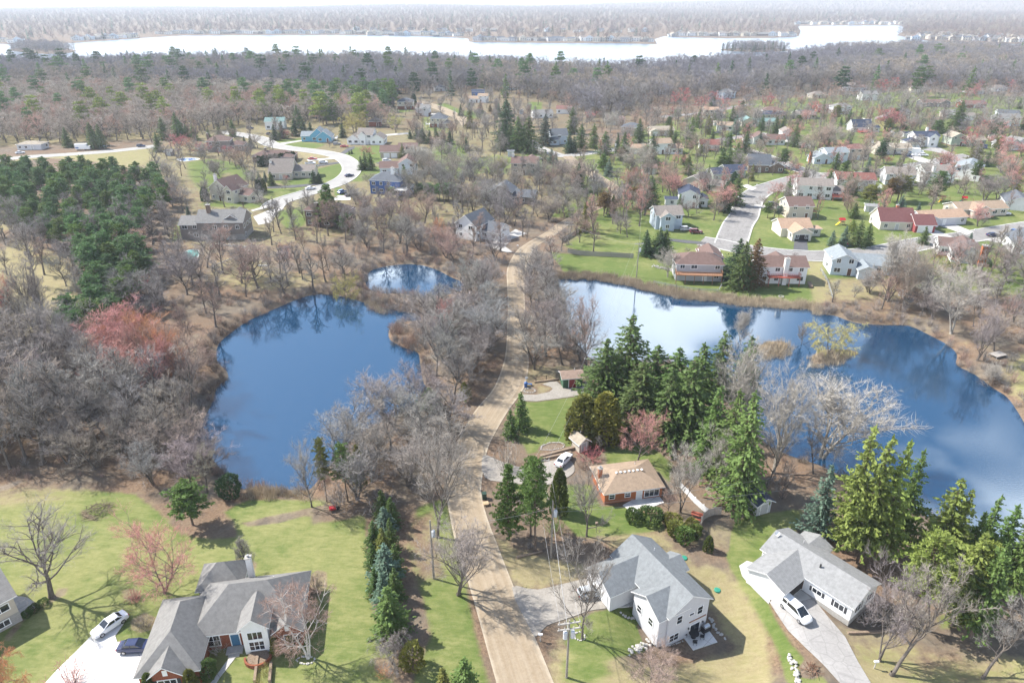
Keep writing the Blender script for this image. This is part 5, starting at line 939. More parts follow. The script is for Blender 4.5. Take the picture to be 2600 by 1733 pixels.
shed('b3', 1795, 448, 22, 2.6, 3.4, 2.2, 'lgrey', 'navy', 'small pale grey shed with navy roof under the spruces', .6, 'gy'); shed('d4', 480, 215, 30, 1.9, 2.3, 2.0, 'beige', 'beige', 'small beige shed beside the pink shrub', .8, 'gy')
shed('c4', 670, 365, 0, 2.6, 2.6, 2.2, 'white', 'beige', 'tiny white shed left of the tan-roofed cottage'); shed('c5', 640, 512, -20, 2.6, 3, 2.3, 'white', 'bluegrey', 'small white shed with blue-grey roof on the lawn', .5, 'gy'); shed('c5', 860, 515, 4, 5, 3, 2.1, 'white', 'navy', 'low white shed with navy roof', .4); shed('c5', 370, 1508, -18, 4, 3, 2.2, 'white', 'lgrey', 'white metal garden shed below olive pines', .3); shed('c3', 385, 208, 0, 3, 3, 2.4, 'white', 'tan', 'far small white shed among bare trees', .5, 'gy'); shed('c3', 245, 772, 0, 3, 3, 2.6, 'pale', 'lgrey', 'pale shed behind the beige terrace house', .2); shed('c5', 1990, 535, 10, 2.6, 2.6, 2.2, 'white', 'taupe', 'far white shed with arched front', .6, 'gy'); shed('a1', 1160, 1070, 0, 3.4, 3, 2.2, 'taupe', 'grey', 'small grey shed left of the pool', .5)
# far shore: small lake houses
FARW = ['white', 'cream', 'lgrey', 'pale', 'beige', 'taupe']; FARR = ['grey', 'taupe', 'slate', 'brown', 'beige']
FPRO = []
for i in range(8):
    w, d, h = rh.uniform(10, 16), rh.uniform(8, 11), rh.uniform(3.5, 6.5); k = rh.choice(['gx', 'gy']); pr = [('wall', wall_mesh(w, d, h, k, .5, -1.2).mesh('wall', [WALL[FARW[i % 6]], M_BLOCK])), ('roof', roof_mesh(w, d, h, k, .5).mesh('roof', [ROOF[FARR[i % 5]], M_TRIM]))]
    wf = MB()
    FPRO.append((pr, w, h))
def far_house(sx_, sy_, grp):
    x, y = G0(sx_, sy_); pr, w, h = FPRO[rh.randrange(8)]
    t = thing('lake_house', 'small pale lakefront house ' + grp, 'house', (x, y, hz(x, y)), R(rh.uniform(-25, 25)), 'lake houses ' + grp)
    for n_, me in pr: inst(n_, me, t)
    for s in range(2 if h > 4.6 else 1):
        for k in range(3):
            fm, pm = win_mesh(1.8, 1.5, (2, 1)); o = inst('window', fm, t, (-w * .3 + k * w * .3, 0, .9 + s * 2.7)); inst('pane', pm, o)
for a, b, y0, y1, n, grp in ((185, 345, 104, 96, 22, 'on the far left shore'), (400, 870, 88, 86.5, 46, 'on the far middle shore'), (880, 1180, 87, 93, 24, 'on the far middle shore'), (1200, 1660, 104, 108, 40, 'on the first wooded point'), (1700, 2020, 92, 93, 34, 'on the second wooded point'), (2020, 2290, 63, 63, 26, 'at the back of the far bay'), (2310, 2600, 99, 109, 30, 'on the far right shore'), (2330, 2600, 92, 101, 16, 'on the far right shore'), (900, 1660, 80, 84, 24, 'among trees behind the lake'), (0, 60, 108, 110, 3, 'on the far left shore')):
    for i in range(n):
        t = (i + rh.uniform(.1, .9)) / n; far_house(a + (b - a) * t, y0 + (y1 - y0) * t - rh.uniform(0, 2.2), grp)
# ---------------------------------------------------------------- trees one by one
PEND = []
KIND = {'sp': ('spruce', 3, 'spruce'), 'no': ('norway', 2, 'spruce'), 'pi': ('pine', 3, 'pine'), 'sc': ('scots', 3, 'pine'), 'tp': ('tallpine', 2, 'pine'), 'fi': ('fir', 3, 'pine'), 'ar': ('arbor', 2, 'arbor'), 'fo': ('forest', 5, 'bare'), 'va': ('vase', 3, 'bare'), 'mu': ('multi', 2, 'bare'), 'pa': ('pale', 2, 'bare'), 'br': ('brush', 3, 'brush')}
def T(k, c, x, y, top, tint, desc, wpx=None, label=None, one=None, nm=None, rz=None):
    """tree with its foot at (x, y) and its tip at row top of the crop; wpx: crown width in crop pixels"""
    p = GP(c, x, y); h = top_h(p, c, top)
    key, n, nmk = KIND[k] if k in KIND else (k, 0, nm)
    pk = key + (str(rnd.randrange(n)) if n else ''); H = PROTO[pk][1]; sx = 1.0
    if wpx:
        if pk not in WID: WID[pk] = max(np.abs(np.array([v.co[:2] for v in PROTO[pk][0][-1][1].vertices])).max(0).mean() * 2, .5)
        sx = (wpx * ZC[c][2] * mpp(p)) / (WID[pk] * h / H); sx = min(max(sx * (1.15 if (nm or nmk) in ('bare', 'brush', 'birch', 'willow') else 1.6 if (nm or nmk) == 'spruce' else 1.35), .45), 2.6)
    elif (nm or nmk) == 'bare': sx = rnd.uniform(1.0, 1.3)
    else: sx = rnd.uniform(1.3, 1.65)
    X, Y = px(c, x, y); PEND.append([pk, p, h, tint, desc, nm or nmk, sx, X, Y, label, rz])
WID = {}
# near, each with its own words
T('oak', 'b1', 345, 1000, 350, jit(GREY), '', 640, 'spreading bare oak with thick grey trunk on the left lawn', nm='bare'); T('maple', 'b1', 1090, 970, 420, jit(PINK, .05), '', 600, 'low-branched bare maple with reddish buds left of the brick house', nm='bare'); T('pear', 'b1', 1650, 855, 585, jit(GREY), '', 150, 'small upright bare tree behind the white chimney', nm='bare')
T('sc', 'b1', 1280, 520, 240, jit(PINEG), '', 250, 'round bushy green pine at the lawn corner by the pond'); T('juniper', 'b1', 1535, 335, 190, jit(DSPR), '', 140, 'dark round juniper at the left pond shore', nm='shrub')
T('weep', 'b1', 40, 1760, 1270, ORANGE, '', 330, 'orange-twigged bare tree in the lower left corner', nm='bare'); T('br', 'b1', 460, 1590, 1450, PINK, '', 330, 'pinkish bare shrub in front of the white drive'); T('br', 'b1', 890, 1020, 950, RED, '', 130, 'low reddish shrub on the lawn left of the brick house'); T('br', 'b1', 950, 1200, 1120, TAN, '', 150, 'tan shrubs in the bed beside the white car')
for i, (x, y, t, w) in enumerate(((230, 1090, 1050, 70), (290, 1050, 1015, 70), (185, 1125, 1090, 60))): T('bush', 'b1', x, y, t, jit(SPR), '', w, ('low green juniper nearest the left pale drive', 'low blue-green juniper left of the oak foot', 'small dark juniper at the left house corner')[i], nm='shrub')
T('ar', 'b1', 1010, 1640, 1500, CEDAR, '', 90, 'clipped arborvitae left of the brick garage window'); T('ar', 'b1', 1280, 1620, 1475, OLIVE, '', 90, 'clipped arborvitae right of the brick garage window'); T('juniper', 'b1', 1390, 1530, 1420, SPR, '', 110, 'rounded dark evergreen at the brick garage corner', nm='shrub'); T('br', 'b1', 1450, 1350, 1240, PALE, '', 170, 'tan weeping shrub beside the brick house walk')
T('ar', 'd1', 1760, 1190, 970, OLIVE, '', 110, 'olive evergreen under the brick house right gable'); T('ar', 'd1', 1960, 1200, 960, CEDAR, '', 110, 'second evergreen under the right gable beside the birch')
T('birch', 'b2', 345, 1395, 830, RUST, '', 470, 'white-stemmed birch clump in the brick ring planter', nm='birch'); T('br', 'b2', 395, 930, 830, TAN, '', 150, 'tan shrub bed behind the right end of the brick house'); T('br', 'b2', 60, 1500, 1430, YEL, '', 100, 'yellow shrub below the brick planter'); T('br', 'b2', 30, 1590, 1500, YEL, '', 90, 'yellow shrub at the lower edge beside the timber wall')
for i, (x, y, t, w, c_) in enumerate(((845, 470, 285, 130, SPR), (905, 520, 330, 110, SPR), (860, 570, 395, 150, BLUE), (790, 670, 485, 120, SPR), (850, 735, 535, 130, OLIVE), (870, 900, 640, 190, BLUE), (780, 800, 640, 120, SPR), (850, 1050, 835, 170, BLUE), (900, 1225, 925, 230, PINEG), (900, 690, 470, 110, SPR), (930, 850, 640, 120, SPR), (930, 1010, 800, 120, SPR), (800, 980, 800, 110, SPR))):
    T('sp', 'b2', x, y, t, jit(c_, .06), '', w, 'spruce in the row along the lawn, %s from its front end' % ['ninth', 'eighth', 'seventh', 'fifth', 'fourth', 'third and bluest', 'sixth', 'second', 'first and broadest', 'behind the yellow-green one', 'behind the bluest one', 'behind the second one', 'left of the second one'][i] if i < 9 else 'spruce standing %s in the row along the lawn' % ['behind the yellow-green one', 'behind the bluest one', 'behind the second one', 'left of the second one'][i - 9])
T('weep', 'b2', 905, 1440, 1180, MAUVE, '', 290, 'dense bare shrub tree before the spruce row', nm='bare'); T('juniper', 'b2', 1045, 1470, 1310, OLIVE, '', 150, 'yellow-green round evergreen beside the spruce row end', nm='shrub'); T('br', 'b2', 850, 1510, 1450, ORANGE, '', 130, 'low orange shrub in the bed below the spruce row')
T('sp', 'b2', 1390, 1690, 1405, PINEG, '', 230, 'round bright spruce at the bottom edge by the road'); T('sp', 'b2', 1250, 1720, 1465, OLIVE, '', 190, 'yellowish spruce at the bottom edge left of the round one')
T('mu', 'b2', 1345, 980, 420, jit(GREY), '', 520, 'many-stemmed bare tree at the left road edge'); T('va', 'b2', 1205, 600, -180, jit(MAUVE), '', 560, 'tall bare tree with reddish trunk left of the road'); T('va', 'b2', 370, 400, -80, PALE, '', 280, 'pale bare tree at the lower shore of the blue pond'); T('tp', 'b2', 470, 365, -60, OLIVE, '', 110, 'thin tall pine at the lower shore of the blue pond'); T('tp', 'b2', 610, 365, -30, PINEG, '', 150, 'forked pine right of the pale shore tree'); T('pi', 'b2', 700, 300, -10, OLIVE, '', 130, 'yellow-green pine right of the forked shore pine'); T('br', 'b2', 560, 390, 250, MAUVE, '', 300, 'mauve thicket under the shore pines'); T('br', 'b2', 820, 420, 300, MAUVE, '', 300, 'grey thicket behind the spruce row')
T('tp', 'b3', 285, 690, 80, jit(PINEG), '', 220, 'tall pine with bare trunk right of the road'); T('tp', 'b3', 255, 590, 70, jit(PINEG), '', 200, 'second tall pine beside the wires right of the road'); T('pi', 'b3', 110, 620, 120, jit(PINEG), '', 190, 'low-limbed pine at the right road edge'); T('ar', 'b3', 440, 440, 140, CEDAR, '', 115, 'tall cedar between gravel drive and power pole'); T('va', 'b3', 625, 595, 90, jit(GREY), '', 330, 'bare tree on the lawn before the orange brick house'); T('va', 'b3', 595, 1275, 600, jit(GREY), '', 340, 'bare tree in the stone ring beside the gravel drive'); T('maple', 'b3', 1060, 1700, 1300, (.40, .30, .25), '', 460, 'low reddish bare tree at the bottom edge', nm='bare'); T('br', 'b3', 420, 560, 470, jit(PINEG), '', 190, 'greenish thicket beside the power pole')
T('bush', 'b3', 930, 490, 415, SPR, '', 96, 'round clipped evergreen before the orange house patio', nm='shrub'); T('bush', 'b3', 1050, 492, 415, SPR, '', 150, 'wide clipped evergreen right of the round one', nm='shrub'); T('mu', 'b3', 1245, 435, -60, PALE, '', 320, 'pale many-stemmed tree right of the orange house'); T('va', 'b3', 1165, 440, 260, RUST, '', 150, 'small reddish tree at the orange house corner')
for i, (x, y, t, w, c_) in enumerate(((1190, 520, 450, 110, OLIVE), (1220, 580, 500, 130, OLIVE), (1270, 630, 540, 120, PINEG), (1320, 560, 480, 90, OLIVE), (1430, 690, 590, 65, CEDAR), (1340, 600, 520, 90, CEDAR))): T('juniper' if i != 4 else 'ar', 'b3', x, y, t, jit(c_), '', w, 'evergreen shrub in the bed below the curved fence, %s from its left end' % ['first', 'second', 'fourth', 'third', 'sixth and slimmest', 'fifth'][i], nm='shrub')
T('va', 's', 1619, 1174, 1020, PINK, '', 125, 'pink budding maple before the dark spruces'); T('br', 'd4', 560, 300, 150, RED, '', 380, 'bright pink-red shrub beside the beige shed'); T('br', 'd4', 480, 420, 290, RUST, '', 260, 'dark reddish thicket behind the white car'); T('va', 'd4', 660, 190, 0, PALE, '', 110, 'thin pale tree behind the beige shed')
T('ar', 's', 1480, 1112, 1000, OLIVE, '', 85, 'broad olive cedar left of the yellow cedar'); T('ar', 's', 1532, 1116, 995, (.26, .25, .05), '', 85, 'broad yellow cedar beside the park lawn'); T('sp', 'd8', 330, 1640, 880, jit(PINEG), '', 420, 'tall narrow spruce at the right road edge'); T('sp', 'd8', 130, 1800, 1240, jit(SPR), '', 320, 'shorter spruce left of the tall roadside one'); T('br', 'v', 1165, 1075, 1010, PALE, '', 75, 'pale bare shrub tree behind the low-limbed pine')
for i, (x, y, t, w) in enumerate(((1590, 1020, 797, 135), (1532, 1030, 858, 115), (1655, 1045, 872, 115), (1705, 1060, 878, 120), (1765, 1060, 868, 110), (1620, 1085, 915, 120), (1740, 1115, 905, 130), (1690, 1110, 930, 110), (1820, 1000, 838, 80), (1885, 1010, 850, 80))): T('no', 's', x, y, t, jit(SPR, .12), '', w, 'dark spruce in the tall stand before the right pond, %s' % ['tallest one', 'leftmost one', 'behind the pink maple', 'fourth from the left', 'fifth from the left', 'front left one', 'front right one', 'front middle one', 'back left tip', 'back right tip'][i])
for i, (x, y, t, w) in enumerate(((1868, 1280, 990, 120), (1800, 1190, 975, 90), (1840, 1230, 985, 100))): T('no', 's', x, y, t, jit(PINEG), '', w, ('tall yellow-green spruce above the navy-roofed shed', 'yellow-green spruce right of the pink maple', 'middle yellow-green spruce above the shed')[i])
T('pa', 's', 1868, 1100, 862, PALE, '', 150, 'white-twigged tree rising from the spruce stand'); T('pa', 's', 1962, 1200, 925, PALE, '', 170, 'white-twigged tree at the near shore of the right pond'); T('pa', 's', 2085, 1170, 932, PALE, '', 300, 'widest white-twigged tree over the right pond'); T('mu', 's', 1820, 1250, 1080, PALE, '', 110, 'pale bare clump left of the tall yellow-green spruce')
T('pa', 'a6', 1850, 775, 285, PALE, '', 440, 'big white-limbed tree on the right pond far shore'); T('pa', 'a6', 1400, 545, 55, PALE, '', 300, 'tall pale tree before the pale blue sunroom house'); T('pa', 'a6', 1520, 595, 110, TAN, '', 270, 'pale tree right of the sunroom house tree'); T('fo', 'a6', 1650, 640, 300, PALE, '', 110, 'thin pale tree between the two big shore trees'); T('mu', 'a6', 2030, 960, 550, (.33, .28, .27), '', 310, 'dense lilac-grey tree on the right shore'); T('mu', 'a6', 2280, 700, 440, (.33, .28, .27), '', 240, 'lilac-grey tree near the right picture edge'); T('weep', 'a6', 1010, 905, 640, YEL, '', 380, 'yellow willow standing on the pond islet', nm='willow'); T('va', 'a6', 820, 875, 670, GREY, '', 130, 'dead bare tree on the islet left of the willow'); T('pa', 'a6', 400, 850, 590, PALE, '', 170, 'small white tree at the spruce stand edge over water'); T('pa', 'a6', 2100, 1130, 960, PALE, '', 130, 'pale leaning snag at the right pond shore'); T('mu', 'a6', 1290, 500, 330, GREY, '', 250, 'low dark tree before the sunroom house')
T('sp', 'b4', 440, 600, 115, BLUE, '', 200, 'blue-green spruce behind the white ranch house')
for i, (x, y, t, w, l) in enumerate(((620, 700, -140, 270, 'tall yellow pine behind the white ranch, left of the group'), (720, 770, -70, 280, 'second tall yellow pine behind the white ranch'), (830, 790, -40, 260, 'third tall yellow pine behind the white ranch'), (960, 700, 20, 190, 'green pine tip at the pond behind the yellow pines'), (1065, 1190, 560, 260, 'yellow pine with bare trunk right of the white ranch'), (1190, 880, 210, 300, 'broad yellow pine right of the white ranch'), (1270, 900, 280, 200, 'slim yellow pine beside the broad one'), (1345, 1185, 560, 260, 'yellow pine over the small green clearing'), (1420, 1180, 640, 220, 'yellow pine behind the clearing, third trunk'), (1480, 850, 320, 170, 'tall green pine tip against the blue water'), (1470, 1265, 620, 260, 'leaning yellow pine right of the clearing'), (1580, 930, 385, 230, 'bright green pine near the right edge'), (1700, 1010, 430, 260, 'last green pine before the right edge'), (1400, 900, 430, 200, 'green pine between the two water-side tips'))): T('tp' if i in (4, 8) else 'fi', 'b4', x, y, t, jit(YPINE if i < 9 and i != 3 else PINEG, .1), '', w * 1.15, l)
T('mu', 'b4', 870, 1420, 770, jit(GREY), '', 330, 'double-stemmed bare tree right of the worn drive'); T('leaner', 'b4', 950, 1515, 770, jit(GREY), '', 560, 'leaning bare tree with heavy trunk at lower right', nm='bare', rz=.2); T('leaner', 'b4', 1555, 1535, 990, jit(GREYB), '', 430, 'leaning grey bare tree in the lower right corner', nm='bare', rz=.3); T('va', 'b4', 225, 350, 90, GREY, '', 200, 'small bare tree behind the navy-roofed shed'); T('leaner', 'b4', 110, 300, -190, jit(TAN), '', 260, 'stout bare trunks at the pond right of the spruces', nm='bare', rz=.4); T('fo', 'b4', 430, 180, -150, GREY, '', 170, 'bare tree at the pond behind the blue-green spruce'); T('pa', 'b4', 1800, 800, 430, PALE, '', 150, 'white bare tree against the water at the right edge'); T('br', 'b4', 800, 1150, 1060, MAUVE, '', 330, 'bare shrubs along the block wall of the white ranch'); T('br', 'b4', 1000, 1160, 1080, MAUVE, '', 260, 'bare shrubs right of the white ranch wall')
# pines left, middle distance
for i, (x, y, t, w) in enumerate(((500, 840, 585, 190), (650, 810, 560, 200), (720, 740, 450, 190), (780, 640, 480, 150), (860, 520, 325, 190), (885, 340, 135, 190), (1005, 410, 225, 190), (680, 330, 110, 170), (600, 340, 160, 150), (500, 200, 20, 120), (640, 970, 865, 110), (820, 620, 420, 140), (930, 430, 260, 130), (760, 400, 260, 130), (570, 760, 600, 130), (520, 900, 800, 110))): T('sc', 'a4', x, y, t, jit(SCOT, .15), 'green pine', w, 'green pine in the crooked belt left of the blue pond')
for i, (x, y, t, w, c_, l) in enumerate(((985, 520, 350, 150, RED, 'red budding maple at the end of the pine belt'), (80, 800, 350, 210, RED, 'pinkish red tree at the left picture edge'), (800, 1060, 690, 250, ORANGE, 'orange-tipped maple left of the blue pond'), (1000, 1110, 660, 250, PINK, 'pink-tipped maple in the middle of the orange group'), (1250, 1170, 670, 270, ORANGE, 'orange maple nearest the blue pond'), (900, 1180, 900, 220, RED, 'rose-red tree below the orange maples'), (1300, 900, 560, 200, RUST, 'rusty tree on the left pond bank'), (720, 1180, 800, 230, PINK, 'pink tree at the left end of the orange maples'), (1120, 1230, 760, 260, PINK, 'pink maple below the orange maple nearest the pond'), (1120, 960, 600, 220, ORANGE, 'orange maple at the back of the orange group'), (250, 800, 190, 240, GREY, 'tall bare tree in the dry clearing'), (310, 780, 280, 170, GREY, 'second tall bare tree in the dry clearing'), (560, 580, 380, 250, GREY, 'spreading bare tree behind the pine belt'), (1100, 640, 430, 330, GREYB, 'broad grey bare tree above the blue pond'), (850, 210, 30, 180, PALE, 'pale lilac tree in the pine wood'))): T('mu' if c_ in (ORANGE, PINK, RED) else 'va', 'a4', x, y, t, jit(c_, .06), '', w, l)
T('weep', 'a5', 40, 560, 310, YEL, '', 230, 'yellowish willow between the pond and its bay', nm='willow'); T('va', 'a5', 720, 860, 520, PINK, '', 230, 'pinkish tree on the causeway between pond and bay'); T('va', 'a5', 1690, 1010, 480, RUST, '', 160, 'rust-tipped tree on the right side of the causeway'); T('leaner', 'a5', 1325, 985, 560, GREY, '', 260, 'crooked dark tree leaning over the dirt road', nm='bare', rz=3.3); T('va', 'a5', 690, 180, -40, ORANGE, '', 150, 'orange-brown tree left of the white dark-roofed house'); T('va', 'd7', 1500, 1010, 660, PINK, '', 240, 'salmon tree behind the blue pond'); T('va', 'd7', 1700, 820, 420, RUST, '', 220, 'rosy tree below the brown brick house'); T('pi', 'a5', 610, 1290, 1150, PINEG, '', 150, 'green pine on the bank right of the blue pond'); T('pi', 'a5', 850, 1240, 1110, OLIVE, '', 100, 'small olive pine left of the dirt road bend')
for c_, L_ in (('c1', [('ar', 380, 1150, 950, DSPR), ('sp', 160, 1375, 1215, BLUE), ('sp', 1010, 880, 755, SPR), ('sp', 1085, 870, 760, SPR), ('sp', 1175, 900, 750, BLUE), ('sp', 1255, 945, 755, SPR), ('sp', 1490, 815, 685, SPR), ('sp', 1820, 920, 730, DSPR), ('sp', 1890, 920, 765, DSPR), ('ar', 1090, 1035, 855, DSPR), ('ar', 1150, 1025, 850, CEDAR), ('sp', 900, 430, 290, DSPR), ('sp', 985, 450, 285, DSPR), ('sp', 1300, 345, 130, DSPR), ('sp', 1400, 320, 85, DSPR), ('no', 1570, 290, 45, DSPR), ('no', 1690, 290, 60, DSPR), ('sp', 1780, 300, 100, DSPR), ('no', 2200, 310, 120, DSPR), ('pi', 2030, 1480, 925, PINEG), ('sc', 2260, 1568, 1320, SCOT), ('sp', 740, 300, 80, PINEG), ('no', 230, 350, 125, PINEG), ('no', 60, 320, 60, SPR), ('no', 130, 300, 130, SPR), ('sp', 420, 310, 190, SPR), ('sp', 560, 310, 160, SPR), ('sp', 690, 920, 900, DSPR), ('ar', 700, 1100, 890, DSPR)]),
               ('c2', [('sp', 300, 1055, 865, SPR), ('sp', 355, 1045, 805, SPR), ('sp', 430, 1055, 815, SPR), ('sp', 850, 900, 695, OLIVE), ('sp', 880, 1230, 990, SPR), ('sp', 950, 640, 515, DSPR), ('sp', 1040, 650, 490, DSPR), ('sp', 1120, 700, 490, DSPR), ('sp', 1210, 710, 515, DSPR), ('sp', 1300, 710, 485, DSPR), ('sp', 1400, 680, 545, DSPR), ('sp', 1475, 710, 525, DSPR), ('sp', 1690, 790, 610, DSPR), ('sp', 1740, 500, 255, OLIVE), ('sp', 1620, 335, 180, DSPR), ('sp', 1740, 320, 165, DSPR), ('sp', 1880, 305, 140, DSPR), ('sp', 2120, 340, 165, BLUE), ('no', 2220, 350, 100, DSPR), ('ar', 1000, 195, 40, DSPR), ('sc', 1080, 1440, 1230, SCOT), ('sc', 1200, 1450, 1225, SCOT), ('sc', 1340, 1450, 1230, SCOT), ('sc', 1460, 1460, 1225, SCOT), ('sc', 1570, 1470, 1260, SCOT), ('sc', 1850, 1460, 1215, SCOT), ('sc', 1960, 1500, 1320, PINEG), ('sp', 2200, 1545, 1330, SPR), ('sc', 700, 1440, 1280, PINEG), ('sp', 2010, 280, 170, BRNC), ('no', 700, 240, 20, DSPR), ('sp', 140, 845, 790, DSPR), ('sp', 175, 840, 775, DSPR)]),
               ('c3', [('sp', 160, 1430, 1225, SPR), ('sp', 700, 845, 680, SPR), ('sp', 780, 870, 660, BLUE), ('sp', 845, 910, 735, BLUE), ('sp', 960, 990, 805, SPR), ('sp', 1540, 1030, 795, BLUE), ('pi', 1470, 960, 735, PINEG), ('sp', 1020, 720, 440, DSPR), ('sp', 1080, 725, 500, DSPR), ('no', 1175, 700, 335, SPR), ('no', 1340, 660, 325, SPR), ('no', 1490, 745, 430, SPR), ('no', 1740, 820, 440, SPR), ('no', 1940, 590, 260, SPR), ('no', 2110, 850, 460, DSPR), ('no', 1060, 470, 105, SPR), ('no', 190, 560, 10, DSPR), ('no', 340, 710, 235, SPR), ('no', 480, 720, 235, SPR), ('no', 420, 700, 360, SPR), ('no', 250, 690, 340, SPR), ('no', 140, 690, 330, DSPR), ('no', 700, 620, 200, (.10, .13, .09)), ('sc', 1480, 1560, 1245, BRNC), ('sc', 1800, 1280, 1085, BRNC), ('sc', 1860, 1450, 1180, BRNC), ('no', 2090, 1450, 1025, SPR), ('pi', 1880, 1090, 890, YPINE), ('sp', 1860, 950, 800, BLUE), ('sp', 2200, 950, 800, SPR)]),
               ('c4', [('no', 330, 600, 245, SPR), ('sp', 120, 590, 425, SPR), ('sp', 610, 600, 405, SPR), ('sc', 150, 300, 145, SCOT), ('sp', 640, 345, 185, SPR), ('sp', 920, 475, 215, BLUE), ('no', 620, 160, -30, DSPR), ('no', 1000, 260, 20, DSPR), ('no', 900, 270, 110, DSPR), ('no', 1450, 490, 235, SPR), ('no', 1540, 480, 230, SPR), ('no', 1700, 640, 330, SPR), ('sp', 1690, 270, 135, DSPR), ('sp', 230, 880, 700, SPR), ('no', 290, 1010, 740, SPR), ('no', 740, 920, 640, SPR), ('no', 830, 900, 620, SPR), ('no', 930, 920, 570, PINEG), ('sp', 1050, 720, 430, SPR), ('no', 780, 1500, 1090, DSPR), ('no', 920, 1420, 1000, SPR), ('sp', 1580, 1370, 1195, SPR), ('sp', 2160, 1180, 950, SPR), ('no', 2240, 980, 710, SPR), ('sc', 1350, 1590, 1390, SPR), ('sc', 1500, 1590, 1425, BLUE), ('pi', 460, 760, 610, YPINE), ('sp', 1100, 960, 800, BLUE), ('sp', 450, 1450, 1360, DSPR)]),
               ('c5', [('sp', 80, 310, 145, SPR), ('sp', 820, 190, 10, DSPR), ('no', 1490, 450, 20, SPR), ('sp', 800, 410, 225, DSPR), ('sp', 60, 650, 465, SPR), ('sp', 310, 1030, 780, BLUE), ('sp', 720, 970, 780, SPR), ('no', 60, 1290, 970, SPR), ('sc', 350, 1440, 1150, OLIVE), ('sc', 620, 1380, 1060, BRNC), ('sc', 760, 1360, 1020, OLIVE), ('sp', 1190, 1280, 1080, BRNC), ('sp', 760, 1480, 1280, BLUE), ('sp', 985, 1550, 1380, BLUE), ('pi', 1740, 880, 600, OLIVE), ('no', 1900, 900, 680, DSPR), ('sp', 140, 1590, 1380, SPR), ('sp', 2330, 140, 0, SPR), ('sp', 720, 1610, 1470, OLIVE)]),
               ('d6', [('no', 220, 280, 105, BLUE), ('sp', 350, 280, 55, BLUE), ('no', 500, 290, -10, SPR), ('sp', 610, 270, 20, SPR), ('sp', 1230, 260, 60, SPR), ('sp', 1730, 300, 130, BLUE), ('pi', 440, 140, -10, YPINE), ('sp', 940, 90, -40, DSPR), ('ar', 2280, 400, 345, CEDAR), ('sp', 2240, 480, 400, PINEG)]),
               ('d5', [('no', 1150, 690, 60, SPR), ('no', 1080, 590, 20, DSPR), ('no', 1300, 660, 20, BRNC), ('no', 60, 280, -60, DSPR), ('no', 140, 260, -100, SPR)]),
               ('a1', [('no', 650, 1020, 835, SPR), ('no', 700, 1000, 850, SPR), ('sp', 1090, 1040, 905, SPR), ('sp', 470, 1010, 870, SPR), ('no', 1130, 960, 800, SPR), ('no', 1230, 960, 770, SPR), ('pi', 130, 830, 715, YPINE), ('sp', 1600, 900, 820, PINEG), ('no', 1900, 800, 640, SPR), ('no', 2050, 880, 720, SPR), ('no', 2240, 720, 610, SPR), ('pi', 2200, 820, 680, PINEG), ('pi', 2290, 850, 680, PINEG), ('pi', 1560, 760, 640, YPINE), ('pi', 1640, 700, 600, YPINE), ('pi', 940, 740, 660, PINEG), ('pi', 1050, 740, 650, PINEG), ('pi', 1380, 720, 630, YPINE), ('no', 1360, 520, 410, SCOT), ('no', 1490, 450, 360, DSPR), ('no', 930, 420, 350, SCOT)]),
               ('a5', [('no', 2090, 240, 60, DSPR), ('no', 2180, 240, 40, SPR), ('sp', 2110, 210, 110, SPR)])):
    for k, x, y, t, ti in L_: T(k, c_, x, y, t, jit(ti), {'sp': 'spruce', 'no': 'tall spruce', 'pi': 'pine', 'sc': 'round pine', 'ar': 'columnar cedar'}[k])
for i in range(20):   # clipped hedge of arborvitae
    T('ar', 'c1', 1085 + i * 25, 700 - i * 4.5, 545 - i * 3.2 + (i % 3) * 6, jit((.055, .105, .035), .08), '', 44, 'columnar arborvitae in the clipped hedge behind the beige house')
